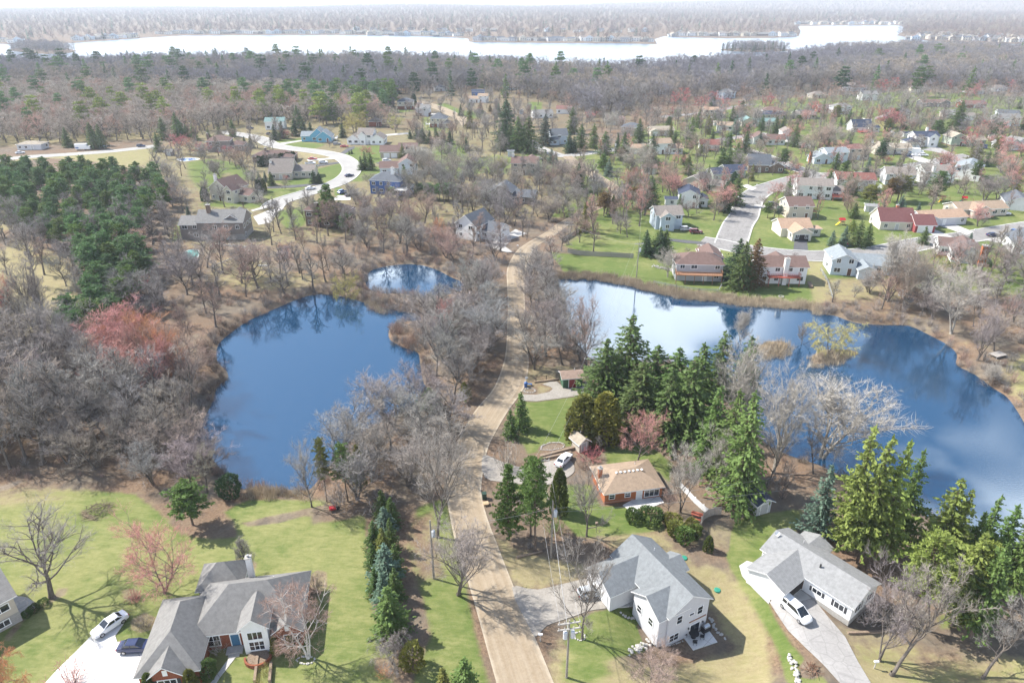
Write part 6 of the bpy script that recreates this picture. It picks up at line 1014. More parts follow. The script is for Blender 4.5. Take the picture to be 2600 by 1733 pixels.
for c_, L_ in (('c1', [('va', 560, 830, 540, TAN), ('va', 170, 480, 300, ORANGE), ('va', 20, 530, 240, RED), ('va', 330, 560, 330, RED), ('va', 650, 560, 390, RED), ('va', 900, 740, 400, RUST), ('va', 780, 700, 430, RUST), ('va', 700, 660, 420, MAUVE), ('va', 1460, 330, 190, RED), ('va', 760, 320, 170, TAN), ('va', 1430, 1000, 840, TAN), ('va', 1150, 1255, 1060, TAN), ('mu', 780, 1420, 1200, GREY), ('fo', 1280, 1560, 1100, GREY), ('fo', 1350, 1500, 1100, GREY), ('fo', 1530, 1500, 1130, GREY), ('va', 1720, 1300, 1050, GREYB), ('pa', 830, 1140, 900, PALE), ('va', 1440, 890, 800, RED), ('va', 2020, 440, 330, MAUVE), ('va', 1220, 470, 390, MAUVE), ('va', 2020, 300, 130, TAN), ('mu', 1310, 330, 220, GREY)]),
               ('c2', [('weep', 200, 560, 240, YEL), ('va', 230, 560, 250, YEL), ('va', 760, 560, 290, YEL), ('va', 380, 900, 720, RED), ('pa', 1340, 820, 610, PALE), ('pa', 1000, 1000, 700, PALE), ('pa', 1170, 1100, 730, PALE), ('pa', 1260, 1150, 900, PALE), ('fo', 980, 1150, 700, TAN), ('va', 1450, 980, 820, TAN), ('mu', 1800, 1180, 780, GREYB), ('va', 2110, 1180, 820, YEL), ('mu', 1990, 560, 300, GREYB), ('va', 1000, 520, 380, TAN), ('mu', 1690, 830, 780, MAUVE), ('va', 580, 1350, 1120, GREY), ('va', 430, 1300, 1060, TAN), ('va', 380, 1568, 1330, TAN), ('va', 600, 1600, 1390, TAN)]),
               ('c3', [('va', 1130, 1240, 980, GREY), ('va', 960, 1230, 1000, GREY), ('fo', 1250, 1230, 800, GREY), ('pa', 1960, 1080, 560, PALE), ('va', 2320, 1230, 870, RUST), ('va', 1700, 1500, 1280, RUST), ('va', 1560, 1568, 1330, RUST), ('va', 650, 1200, 940, TAN), ('va', 440, 1240, 1040, TAN), ('mu', 1430, 1230, 1060, TAN), ('va', 960, 1568, 1220, GREY), ('va', 280, 1568, 1350, GREY), ('va', 600, 1568, 1330, GREY), ('mu', 1300, 300, 150, RED), ('pa', 1560, 460, 150, PALE), ('pa', 2160, 300, 90, PALE), ('va', 1750, 430, 230, RUST), ('va', 1660, 1120, 900, GREY), ('pa', 90, 1090, 740, PALE)]),
               ('c4', [('va', 60, 1290, 840, RUST), ('va', 300, 1568, 1330, MAUVE), ('va', 1950, 1090, 850, GREYB), ('va', 1690, 1190, 950, PINK), ('va', 1330, 800, 620, RUST), ('va', 1570, 900, 640, RUST), ('mu', 1960, 740, 270, TAN), ('pa', 1190, 390, 70, PALE), ('va', 760, 700, 520, MAUVE), ('va', 400, 680, 420, TAN), ('va', 1720, 1000, 820, PINK), ('va', 1120, 960, 760, RUST), ('va', 700, 1540, 1330, MAUVE), ('va', 1290, 1440, 1280, TAN), ('va', 1520, 1230, 1110, TAN), ('mu', 2250, 620, 330, MAUVE), ('va', 1800, 130, -40, RUST), ('va', 440, 1000, 830, TAN)]),
               ('c5', [('va', 560, 430, 60, RED), ('va', 1270, 920, 680, GREY), ('va', 1000, 1100, 800, PALE), ('mu', 190, 1030, 820, GREY), ('va', 560, 880, 740, RED), ('va', 470, 860, 690, RUST), ('mu', 950, 440, 200, GREY), ('mu', 1180, 440, 220, GREY), ('va', 1850, 520, 130, GREYB), ('va', 2000, 560, 200, GREYB), ('va', 2090, 970, 680, TAN), ('mu', 1880, 1360, 1000, GREY), ('mu', 2050, 1340, 960, GREYB), ('va', 2200, 1100, 820, RUST), ('va', 60, 600, 380, TAN), ('va', 1450, 160, 60, RUST), ('va', 1000, 1280, 1060, MAUVE), ('va', 830, 1260, 1080, MAUVE), ('va', 2160, 780, 540, TAN)]),
               ('d6', [('va', 1610, 280, 110, GREY), ('va', 1390, 480, 330, (.30, .09, .10)), ('va', 1520, 470, 350, (.30, .09, .10)), ('va', 2050, 380, 250, RUST), ('va', 1880, 60, -50, GREY), ('va', 2090, 200, 110, GREY), ('mu', 620, 790, 600, GREY), ('va', 470, 850, 690, GREY), ('fo', 230, 900, 640, PALE)]),
               ('d5', [('pa', 180, 540, 150, PALE), ('va', 620, 240, 80, TAN), ('va', 1870, 290, 200, GREY), ('va', 440, 230, 140, TAN)])):
    for k, x, y, t, ti in L_: T(k, c_, x, y, t, jit(ti), {RED: 'red budding tree', RUST: 'rusty bare tree', ORANGE: 'orange budding tree', PINK: 'pink budding tree', PALE: 'white-limbed tree', YEL: 'yellow budding tree', TAN: 'tan bare tree', MAUVE: 'mauve bare tree', GREYB: 'dark grey tree'}.get(ti, 'grey bare tree'), None, None, nm='bare' if k == 'weep' else None)
# words for the listed trees
ORD = ['', 'second ', 'third ', 'fourth ', 'fifth ', 'sixth ', 'seventh ', 'eighth ', 'ninth ', 'tenth ', 'eleventh ', 'twelfth ', 'thirteenth ']
byl = {}
for e in PEND:
    if e[9]: continue
    best = min(LAND, key=lambda l: math.hypot((l[1] - e[7]), (l[2] - e[8]) * 2.2)); dx, dy = e[7] - best[1], (e[8] - best[2]) * 2.2
    rel = ('left of' if dx < 0 else 'right of') if abs(dx) > abs(dy) else ('behind' if dy < 0 else 'in front of')
    byl.setdefault((e[4], rel, best[0]), []).append((math.hypot(dx, dy), e))
for (de, rel, ph), L_ in byl.items():
    L_.sort(key=lambda q: q[0]); w = ' '.join(ph.split()[:8])
    for i, (_, e) in enumerate(L_): e[9] = '%s%s %s the %s' % (ORD[i], de, rel, w)
GRP = {'green pine in the crooked belt left of the blue pond': 'pine belt', 'columnar arborvitae in the clipped hedge behind the beige house': 'clipped hedge'}
for pk, p, h, ti, de, nm, sx, X, Y, lab, rz in PEND:
    plant(pk, p, h, lab, ti, nm, GRP.get(lab) or ('trees of the neighbourhood' if de else None), sx, rz)
# ---------------------------------------------------------------- woods: single trees near by
rp = np.random.RandomState(8)
HA, RA = np.array(HOUSES), np.array(ROADPTS)
def clear_of(X, Y, mh=1.0, mr=1.0):
    ok = np.ones(len(X), bool)
    for A, m in ((HA, mh), (RA, mr)):
        for k in range(0, len(X), 4000):
            d = np.hypot(X[k:k + 4000, None] - A[None, :, 0], Y[k:k + 4000, None] - A[None, :, 1]) - A[None, :, 2] * m
            ok[k:k + 4000] &= (d > .8).all(1)
    for P in (POND_W, BAY_W, EAST_W, LAKE_W):
        lo, hi = near(P, 2); m = (X > lo[0]) & (X < hi[0]) & (Y > lo[1]) & (Y < hi[1])
        if m.any(): ok[np.where(m)[0][sdist(X[m], Y[m], P) < .6]] = False
    return ok
def scatter(c, poly, dist, z=0.0, clear=True, mh=1.0, mr=1.0):
    P = pts0(c, poly); lo, hi = P.min(0), P.max(0); n = int((hi - lo).prod() / dist ** 2 * 4) + 10; n = min(n, 90000)
    X, Y = rp.uniform(lo[0], hi[0], n), rp.uniform(lo[1], hi[1], n); m = sdist(X, Y, P) < 0; X, Y = X[m], Y[m]
    if clear: m = clear_of(X, Y, mh, mr); X, Y = X[m], Y[m]
    cell = {}; out = []
    for x, y in zip(X, Y):
        i, j = int(x // dist), int(y // dist)
        if any((x - a) ** 2 + (y - b) ** 2 < dist * dist for u in (-1, 0, 1) for v in (-1, 0, 1) for a, b in cell.get((i + u, j + v), ())): continue
        cell.setdefault((i, j), []).append((x, y)); out.append((x, y))
    out = np.array(out).reshape(-1, 2)
    return np.column_stack([out, terrain(out[:, 0], out[:, 1])]) if len(out) else np.zeros((0, 3))
def wood(c, poly, dist, kinds, tints, h0, h1, label, group, nm='bare', cap=999):
    P = scatter(c, poly, dist); P = P[rp.permutation(len(P))[:cap]]
    for p in P:
        k = kinds[rnd.randrange(len(kinds))]; key, n, _ = KIND[k]
        plant(key + str(rnd.randrange(n)), Vector(p), rnd.uniform(h0, h1), label, jit(rnd.choice(tints), .16), nm, group, rnd.uniform(.85, 1.15))
    return len(P)
NW = {}
NW['left'] = wood('a4', [(-200, 860), (150, 860), (430, 850), (560, 980), (620, 1180), (760, 1310), (1150, 1310), (1330, 1330), (1400, 1420), (1300, 1560), (1150, 1620), (700, 1630), (300, 1600), (-200, 1640)], 4.3, ['fo', 'fo', 'fo', 'mu'], [GREY, GREY, GREYB, MAUVE, TAN], 14, 17, 'tall grey bare tree in the wood left of the blue pond', 'wood left of the blue pond', cap=100)
NW['shoreL'] = wood('b1', [(700, 60), (1050, 0), (1350, 60), (1500, 250), (1400, 330), (1100, 300), (900, 240)], 3.8, ['fo', 'mu', 'va'], [GREY, MAUVE, TAN], 8, 12, 'bare tree between the left lawn and the blue pond', 'trees at the lawn edge', cap=14)
NW['north'] = wood('d7', [(60, 1000), (480, 1000), (900, 1100), (1400, 1050), (1900, 1000), (2300, 1050), (2200, 1300), (1500, 1400), (900, 1400), (500, 1440), (150, 1440)], 5.2, ['fo', 'fo', 'va'], [GREY, GREY, MAUVE, RUST], 10, 14, 'slender bare tree along the far bank of the blue pond', 'far bank of the blue pond', cap=34)
NW['cause'] = wood('s', [(1085, 850), (1150, 810), (1195, 790), (1205, 735), (1250, 720), (1248, 860), (1236, 940), (1185, 1005), (1120, 1030), (1095, 985), (1075, 900), (1080, 840)], 4.0, ['fo', 'va', 'mu'], [GREY, GREY, MAUVE, GREYB], 10, 14, 'bare tree on the causeway left of the dirt road', 'causeway trees left of the road', cap=46)
NW['causeR'] = wood('s', [(1350, 690), (1400, 712), (1430, 800), (1470, 870), (1500, 920), (1430, 955), (1350, 940), (1345, 800)], 3.8, ['fo', 'va'], [GREY, GREYB, MAUVE], 9, 13, 'bare tree on the causeway right of the dirt road', 'causeway trees right of the road', cap=20)
NW['shoreB'] = wood('s', [(800, 1250), (900, 1130), (1000, 1065), (1090, 1045), (1150, 1060), (1135, 1150), (1110, 1260), (1000, 1240), (900, 1270)], 4.2, ['fo', 'va', 'mu'], [GREY, MAUVE, MAUVE], 10, 13, 'bare tree between the blue pond and the near road', 'trees below the blue pond', cap=11)
NW['bay'] = wood('s', [(860, 560), (1000, 530), (1130, 560), (1240, 600), (1290, 640), (1280, 700), (1180, 690), (1080, 660), (960, 660), (880, 680), (820, 640)], 6.5, ['fo', 'va', 'mu'], [GREY, MAUVE, RUST, RUST], 9, 13, 'bare tree in the brush behind the dark bay', 'brush behind the bay', cap=26)
NW['mid'] = wood('s', [(1060, 420), (1250, 470), (1400, 430), (1540, 520), (1440, 560), (1330, 610), (1220, 540), (1050, 520)], 7.0, ['va', 'mu', 'fo'], [GREY, TAN, GREYB, MAUVE], 9, 13, 'bare tree in the middle woods before the street junction', 'middle woods', cap=40)
NW['right'] = wood('s', [(2290, 690), (2420, 660), (2620, 640), (2680, 900), (2560, 930), (2450, 860), (2330, 800), (2200, 790)], 5.5, ['mu', 'va', 'fo'], [GREYB, MAUVE, RUST, TAN], 8, 12, 'bare tree in the thicket right of the pond', 'thicket right of the pond', cap=38)
NW['clear'] = wood('a4', [(0, 0), (150, 60), (500, 300), (700, 560), (1100, 500), (1250, 620), (1000, 640), (800, 700), (600, 600), (350, 350), (0, 200)], 6.0, ['fo', 'va'], [GREY, GREYB, MAUVE], 9, 13, 'grey bare tree among the pine belt', 'bare trees of the pine belt', cap=22)
NW['yards'] = wood('s', [(1480, 420), (1640, 340), (1900, 300), (2300, 300), (2620, 330), (2620, 560), (2300, 560), (2100, 560), (1700, 560), (1560, 600), (1440, 600)], 19, ['sp', 'no', 'sc'], [SPR, DSPR, SPR, OLIVE], 7, 12, 'dark evergreen in a yard among the right-hand houses', 'yard evergreens', 'spruce', cap=55)
NW['maples'] = wood('a4', [(690, 990), (1000, 950), (1330, 1040), (1360, 1200), (1000, 1270), (700, 1230)], 4.2, ['mu', 'mu', 'va'], [ORANGE, PINK, PINK, RED, RUST], 12, 15, 'orange or pink budding tree in the wood left of the blue pond', 'budding trees left of the blue pond', cap=16)
NW['belt'] = wood('a4', [(560, 160), (900, 200), (1060, 430), (980, 580), (880, 700), (800, 860), (660, 980), (470, 940), (520, 780), (660, 640), (640, 480), (540, 350)], 5.0, ['sc'], [SCOT, PINEG, SCOT], 9, 12, 'green pine in the crooked belt left of the blue pond', 'pine belt', 'pine', cap=30)
NW['pines'] = wood('s', [(-60, 455), (60, 448), (250, 452), (400, 470), (440, 530), (370, 610), (260, 665), (130, 640), (50, 585), (-60, 555)], 5.2, ['sc'], [SCOT, SCOT, PINEG], 8, 11, 'round green pine in the plantation at far left', 'pine plantation', 'pine', cap=150)
# ---------------------------------------------------------------- uncountable growth: instanced masses
def mass(name, label, kinds, P, tints, s0, s1, sxy=.2, scale_to=None):
    """one object whose points carry copies of the given plants"""
    src = bpy.data.collections.new(name + '_source'); m = len(kinds)
    for i, k in enumerate(kinds):
        V, Fs, mi, mats, off = [], [], [], [], 0
        for j, (pn, me) in enumerate(PROTO[k][0]):
            v = np.empty(len(me.vertices) * 3, np.float32); me.vertices.foreach_get('co', v); f = np.empty(len(me.polygons) * 3, np.int32); me.loops.foreach_get('vertex_index', f)
            V.append(v.reshape(-1, 3)); Fs.append(f.reshape(-1, 3) + off); off += len(me.vertices); mi += [j] * len(me.polygons); mats.append(me.materials[0])
        o = bpy.data.objects.new('%s_plant.%03d' % (name, i), mesh_np('%s_plant' % name, np.concatenate(V), np.concatenate(Fs), mats, mi)); src.objects.link(o)
    n = len(P); me = bpy.data.meshes.new(name); me.vertices.add(n); me.vertices.foreach_set('co', np.asarray(P, np.float32).ravel())
    P = np.asarray(P); wl_ = 60.0 if P[:, 1].max() > 330 else 18.0; q = (np.sin(P[:, 0] / wl_ + 1.7 * np.sin(P[:, 1] / wl_ / 1.4)) + np.sin(P[:, 1] / wl_ / .8 + 2 * np.sin(P[:, 0] / wl_ / 1.7))) / 4 + .5
    tn = np.array(tints); ti = tn[np.clip(((q + rp.normal(0, .22, n)) * len(tn)).astype(int), 0, len(tn) - 1)] * rp.uniform(.8, 1.2, (n, 1))
    s = rp.uniform(s0, s1, n)
    for nm_, ty, da, at in (('tint', 'FLOAT_VECTOR', ti, 'vector'), ('rz', 'FLOAT', rp.uniform(0, 6.28, n), 'value'), ('idx', 'INT', rp.randint(0, m, n), 'value'), ('scl', 'FLOAT_VECTOR', np.stack([s * rp.uniform(1 - sxy, 1 + sxy, n)] * 2 + [s], 1), 'vector')):
        a = me.attributes.new(nm_, ty, 'POINT'); a.data.foreach_set(at, np.ascontiguousarray(da).astype(np.int32 if ty == 'INT' else np.float32).ravel())
    o = tag(inst(name, me), label, None, None, 'stuff')
    g = bpy.data.node_groups.new(name, 'GeometryNodeTree'); g.interface.new_socket('Geometry', in_out='INPUT', socket_type='NodeSocketGeometry'); g.interface.new_socket('Geometry', in_out='OUTPUT', socket_type='NodeSocketGeometry')
    Nn, Lk = g.nodes, g.links.new; gi, go, ip, ci = Nn.new('NodeGroupInput'), Nn.new('NodeGroupOutput'), Nn.new('GeometryNodeInstanceOnPoints'), Nn.new('GeometryNodeCollectionInfo')
    ci.inputs[0].default_value = src; ci.inputs['Separate Children'].default_value = True; ci.inputs['Reset Children'].default_value = True; ip.inputs['Pick Instance'].default_value = True
    def na(n_, t_):
        q = Nn.new('GeometryNodeInputNamedAttribute'); q.data_type = t_; q.inputs[0].default_value = n_; return q.outputs['Attribute']
    cx = Nn.new('ShaderNodeCombineXYZ'); Lk(na('rz', 'FLOAT'), cx.inputs[2])
    Lk(gi.outputs[0], ip.inputs['Points']); Lk(ci.outputs[0], ip.inputs['Instance']); Lk(na('idx', 'INT'), ip.inputs['Instance Index']); Lk(cx.outputs[0], ip.inputs['Rotation']); Lk(na('scl', 'FLOAT_VECTOR'), ip.inputs['Scale']); Lk(ip.outputs[0], go.inputs[0])
    o.modifiers.new('scatter', 'NODES').node_group = g
    return o
FB, FC, FPN = ['farbare%d' % i for i in range(4)], ['farconif%d' % i for i in range(3)], ['farpine%d' % i for i in range(2)]
HAZG = (.235, .222, .245)  # twig grey with the bluish cast of distant haze put into the colour
A_ = scatter('s', [(-250, 160), (150, 178), (400, 172), (800, 168), (1000, 166), (1250, 178), (1420, 192), (1560, 196), (1800, 176), (2000, 163), (2130, 139), (2300, 131), (2450, 134), (2600, 143), (2850, 146), (2850, 232), (2600, 236), (2300, 222), (1950, 238), (1700, 262), (1500, 300), (1420, 262), (1250, 232), (1060, 238), (1000, 246), (900, 262), (820, 250), (640, 240), (300, 232), (-250, 235)], 6.2, mh=1.3)
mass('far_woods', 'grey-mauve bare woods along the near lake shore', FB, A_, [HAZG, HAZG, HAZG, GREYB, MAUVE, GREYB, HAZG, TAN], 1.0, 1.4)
B_ = scatter('s', [(-250, 232), (300, 230), (640, 238), (820, 250), (900, 262), (1000, 330), (930, 318), (860, 318), (760, 312), (620, 318), (560, 328), (420, 352), (200, 362), (0, 370), (-250, 388)], 5.0, mh=1.3)
mass('far_woods', 'pale tan bare woods beyond the meadow at left', FB, B_, [(.46, .40, .33), (.50, .445, .375), (.43, .37, .30), (.48, .42, .35), (.50, .33, .26), (.44, .38, .32)], .75, 1.1)
C_ = scatter('s', [(1420, 262), (1700, 262), (1950, 238), (2300, 222), (2850, 232), (2850, 420), (2500, 400), (2330, 330), (2100, 320), (1900, 310), (1700, 330), (1560, 350), (1480, 330)], 9.0, mh=1.2, mr=1.25)
mass('far_woods', 'bare trees crowding the farthest right-hand houses', FB, C_, [MAUVE, GREYB, RUST, HAZG, TAN, RED], .55, .9)
D_ = np.concatenate([scatter('s', [(-250, 165), (1000, 170), (1560, 200), (1560, 250), (1000, 250), (-250, 240)], 24.0), scatter('s', [(1560, 200), (2600, 150), (2850, 240), (1950, 250)], 38.0)])
mass('far_evergreens', 'scattered dark evergreens in the far woods', FC + FPN, D_, [DSPR, SPR, SCOT], 1.15, 1.6)
E_ = np.concatenate([scatter('s', [(-100, 250), (800, 262), (1000, 320), (560, 320), (0, 360)], 22.0), scatter('s', [(840, 250), (1000, 262), (1000, 300), (600, 300)], 12.0)])
mass('far_evergreens', 'green pines among the pale left woods', FPN, E_, [PINEG, SCOT, YPINE], .95, 1.3)
F_ = np.concatenate([scatter('s', [(-500, 9), (3100, 9), (3100, 22), (-500, 22)], 90, clear=True), scatter('s', [(-500, 20), (3100, 20), (3100, 62), (2290, 63), (2020, 63), (2030, 90), (1850, 96), (1730, 93), (1690, 90), (1650, 86), (1664, 110), (1568, 108), (1200, 105), (1190, 95), (1100, 90), (870, 86), (462, 88), (333, 95), (185, 105), (60, 109), (-500, 108)], 17.5, mh=.75), scatter('s', [(2290, 64), (3000, 60), (3000, 112), (2600, 110), (2507, 109), (2359, 102), (2280, 88)], 17, mh=.75)])
mass('far_shore_woods', 'hazy bare woods beyond the lake', FB, F_, [(.26, .205, .19), (.24, .20, .19), (.28, .20, .17), TAN], .8, 1.25)
G_ = scatter('s', [(-500, 22), (3100, 22), (3100, 60), (2020, 63), (1850, 94), (1568, 106), (870, 86), (185, 104), (-500, 106)], 110)
mass('far_shore_evergreens', 'few dark evergreens beyond the lake', FC, G_, [DSPR, BLUE], .9, 1.4)
I1 = np.concatenate([scatter('s', [(22, 130), (60, 121), (130, 119), (195, 130), (120, 136)], 7, clear=False), scatter('s', [(1828, 127), (1880, 123), (1960, 123), (2008, 128), (1920, 132)], 6.5, clear=False)])
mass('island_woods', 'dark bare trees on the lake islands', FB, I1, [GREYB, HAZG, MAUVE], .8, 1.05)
mass('island_evergreens', 'evergreens on the right lake island', FC, scatter('s', [(1828, 127), (1880, 123), (1960, 123), (2008, 128), (1920, 132)], 13, clear=False), [DSPR], .6, .95)
HB = ['forest%d' % i for i in range(5)] + ['vase0', 'vase1', 'multi0']
M_ = np.concatenate([scatter('a4', [(-200, 900), (430, 900), (560, 1060), (620, 1240), (760, 1350), (1150, 1350), (1330, 1360), (1400, 1420), (1300, 1560), (700, 1630), (-200, 1640)], 5.6), scatter('b1', [(-200, 40), (900, 40), (1100, 160), (700, 190), (-200, 190)], 4.0)])
mass('wood', 'close-set bare trees filling the wood left of the blue pond', HB, M_, [GREY, GREY, GREYB, MAUVE, TAN], .7, 1.0)
M2 = np.concatenate([scatter('s', [(-60, 600), (120, 610), (220, 620), (420, 540), (470, 640), (500, 760), (540, 800), (560, 860), (500, 900), (330, 800), (160, 860), (-60, 900)], 9.5), scatter('s', [(160, 560), (420, 440), (470, 530), (420, 640), (300, 680), (200, 650)], 8.0)])
mass('wood', 'grey bare trees mixed through the pine belt', HB, M2, [GREY, GREYB, MAUVE, MAUVE, RUST], .5, .85)
M3 = np.concatenate([scatter('s', [(380, 360), (560, 330), (700, 330), (760, 330), (640, 640), (430, 640), (440, 500)], 11, mh=1.15, mr=1.2), scatter('s', [(860, 500), (1050, 520), (1240, 470), (1440, 440), (1560, 520), (1420, 570), (1340, 610), (1280, 640), (1120, 560), (900, 600), (760, 640), (640, 620)], 7.5, mh=1.1), scatter('s', [(900, 236), (1500, 262), (1500, 340), (1400, 360), (1300, 390), (1150, 420), (1000, 330)], 11, mh=1.2, mr=1.25), scatter('s', [(1040, 330), (1300, 300), (1440, 340), (1300, 380), (1240, 430), (1060, 420)], 11, mh=1.2)])
mass('wood', 'bare trees between the houses in the middle distance', HB, M3, [GREY, GREYB, MAUVE, RUST, TAN, TAN], .45, .8)
M4 = scatter('s', [(1480, 400), (1640, 330), (1900, 300), (2300, 300), (2650, 330), (2650, 640), (2300, 560), (2100, 560), (1700, 560), (1560, 600), (1440, 600)], 8.6, mh=1.12, mr=1.25); M4 = np.concatenate([M4, scatter('s', [(1400, 570), (1500, 530), (1600, 470), (1660, 530), (1600, 620), (1500, 650), (1400, 690)], 7.0)])
mass('wood', 'small bare yard trees among the right-hand houses', HB, M4, [GREYB, MAUVE, RUST, MAUVE, PINK, TAN], .45, .88)
# undergrowth
BR = ['brush%d' % i for i in range(3)]
U_ = np.concatenate([scatter('a4', [(-200, 870), (430, 860), (720, 1060), (1330, 1240), (1390, 1400), (1300, 1560), (700, 1640), (-200, 1640)], 3.6), scatter('b1', [(-200, 120), (700, 60), (1400, 60), (1480, 260), (1200, 330), (900, 250), (500, 230), (-200, 240)], 2.4), scatter('s', [(1085, 850), (1195, 790), (1205, 735), (1265, 720), (1255, 950), (1180, 1040), (1090, 1010), (1075, 900)], 2.6), scatter('s', [(1345, 700), (1430, 760), (1500, 915), (1430, 950), (1350, 930)], 2.8), scatter('s', [(800, 1250), (1000, 1065), (1140, 1060), (1115, 1270), (1000, 1250), (900, 1270)], 2.4), scatter('b3', [(40, 300), (400, 430), (560, 560), (620, 700), (500, 780), (200, 720), (60, 600)], 2.2), scatter('b3', [(1400, 100), (1829, 150), (1829, 420), (1600, 480), (1480, 420)], 2.8), scatter('b4', [(0, 100), (380, 60), (520, 300), (560, 560), (380, 330), (200, 380), (0, 300)], 3.2)])
mass('undergrowth', 'low grey-brown twiggy undergrowth in the near woods', BR, U_, [MAUVE, GREY, RUST, TAN, RUST], .28, .75)
U2 = np.concatenate([scatter('s', [(840, 620), (1000, 560), (1240, 610), (1290, 660), (1280, 715), (1180, 705), (1100, 670), (1000, 660), (940, 680), (890, 745), (840, 740)], 2.9), scatter('d7', [(480, 1330), (1200, 1330), (1700, 1280), (2100, 1250), (2300, 1432), (1500, 1432), (700, 1560), (500, 1560)], 2.6), scatter('a6', [(930, 560), (1560, 560), (1700, 700), (1900, 860), (2100, 960), (2300, 960), (2352, 500), (2600, 500), (2600, 1000), (2300, 1180), (2000, 1010), (1850, 880), (1700, 770), (1450, 700), (1150, 690), (960, 640)], 2.7), scatter('s', [(1060, 430), (1400, 430), (1540, 520), (1330, 610), (1050, 520)], 4.2), scatter('a4', [(600, 640), (1250, 520), (1500, 700), (1480, 860), (1300, 660), (900, 640)], 3.0), scatter('a5', [(190, 500), (600, 520), (620, 620), (400, 640), (200, 590)], 1.5, clear=False), scatter('a5', [(350, 710), (540, 700), (600, 860), (480, 880), (360, 830)], 1.6, clear=False)])
mass('thicket', 'grey-brown thicket round the ponds and in the middle woods', BR, U2, [MAUVE, GREY, RUST, GREYB, MAUVE], .55, 1.15)
def along(P, off0, off1, step, only=None):
    out = []
    n = len(P); ar = np.sum(P[:, 0] * np.roll(P[:, 1], -1) - np.roll(P[:, 0], -1) * P[:, 1]); sg = 1 if ar > 0 else -1
    for i in range(n):
        a, b = P[i], P[(i + 1) % n]; d = b - a; Ls = np.linalg.norm(d)
        if Ls < .01: continue
        nr_ = np.array([d[1], -d[0]]) / Ls * sg
        for k in range(max(1, int(Ls / step))):
            q = a + d * rp.uniform(0, 1) + nr_ * rp.uniform(off0, off1)
            if only is None or only(q): out.append(q)
    out = np.array(out); return np.column_stack([out, np.maximum(terrain(out[:, 0], out[:, 1]), WZ - .1)])
north = lambda q: (lambda u: 1400 < u[0] < 2080 and u[1] < 800)(((q[0] / ((q[1] * CT + CAMZ * ST) / FPX)) + 1300, 866.5 + (FPX * (CAMZ * CT - q[1] * ST) / (q[1] * CT + CAMZ * ST))))
edgeP = np.concatenate([along(POND_W, -.4, 2.6, .9), along(BAY_W, -.2, 2.6, 1.0), along(EAST_W, -.2, 2.4, 1.3, lambda q: not north(q))])
mass('bank_brush', 'brown brush along the pond banks', BR, edgeP, [MAUVE, RUST, GREYB, (.15, .115, .095)], .45, .95)
RD = ['reeds0', 'reeds1']
rr_ = np.concatenate([np.repeat(along(EAST_W, -1.0, 1.6, .35, north), 2, 0)] + [scatter('s', L_, 1.1, clear=False) for L_ in ([(1925, 885), (1945, 868), (1985, 866), (2003, 876), (1990, 890), (1950, 905)], [(2062, 905), (2085, 893), (2130, 890), (2170, 894), (2120, 912), (2070, 922)])] + [scatter('b1', [(1600, 290), (1829, 280), (1829, 340), (1640, 330)], 1.0, clear=False), scatter('b2', [(-40, 280), (330, 290), (340, 335), (-40, 340)], 1.0, clear=False), scatter('a5', [(190, 545), (330, 520), (300, 600), (220, 580)], 1.2, clear=False)])
rr_[:, :2] += rp.uniform(-.6, .6, (len(rr_), 2)); rr_[:, 2] = np.maximum(terrain(rr_[:, 0], rr_[:, 1]), WZ)
mass('reeds', 'tan dead reeds along the shores', RD, rr_, [(.52, .43, .31), (.56, .46, .33), (.42, .34, .25)], .7, 1.15)
# ---------------------------------------------------------------- vehicles
M_TYRE = mat('tyre', (.02, .02, .022), .9, .2); M_RIM = mat('wheel_rim', (.45, .45, .46), .35, .1, 3, 0, .5, .7); M_CGL = mat('car_glass', (.015, .02, .025), .04, .2, 1, 0, .9); M_LAMP = mat('headlamp', (.75, .77, .78), .1, .05, 1, 0, .8); M_TAIL = mat('tail_lamp', (.35, .02, .02), .2, .1, 1, 0, .6)
def paint(n, c): return mat('car_paint_' + n, c, .22, .03, 2, 0, .7)
PAINT = {k: paint(k, c) for k, c in dict(white=(.72, .73, .74), silver=(.42, .44, .46), navy=(.018, .028, .08), black=(.018, .018, .022), red=(.38, .02, .025), blue=(.03, .10, .28), teal=(.13, .24, .25), maroon=(.14, .02, .03), grey=(.18, .185, .20)).items()}
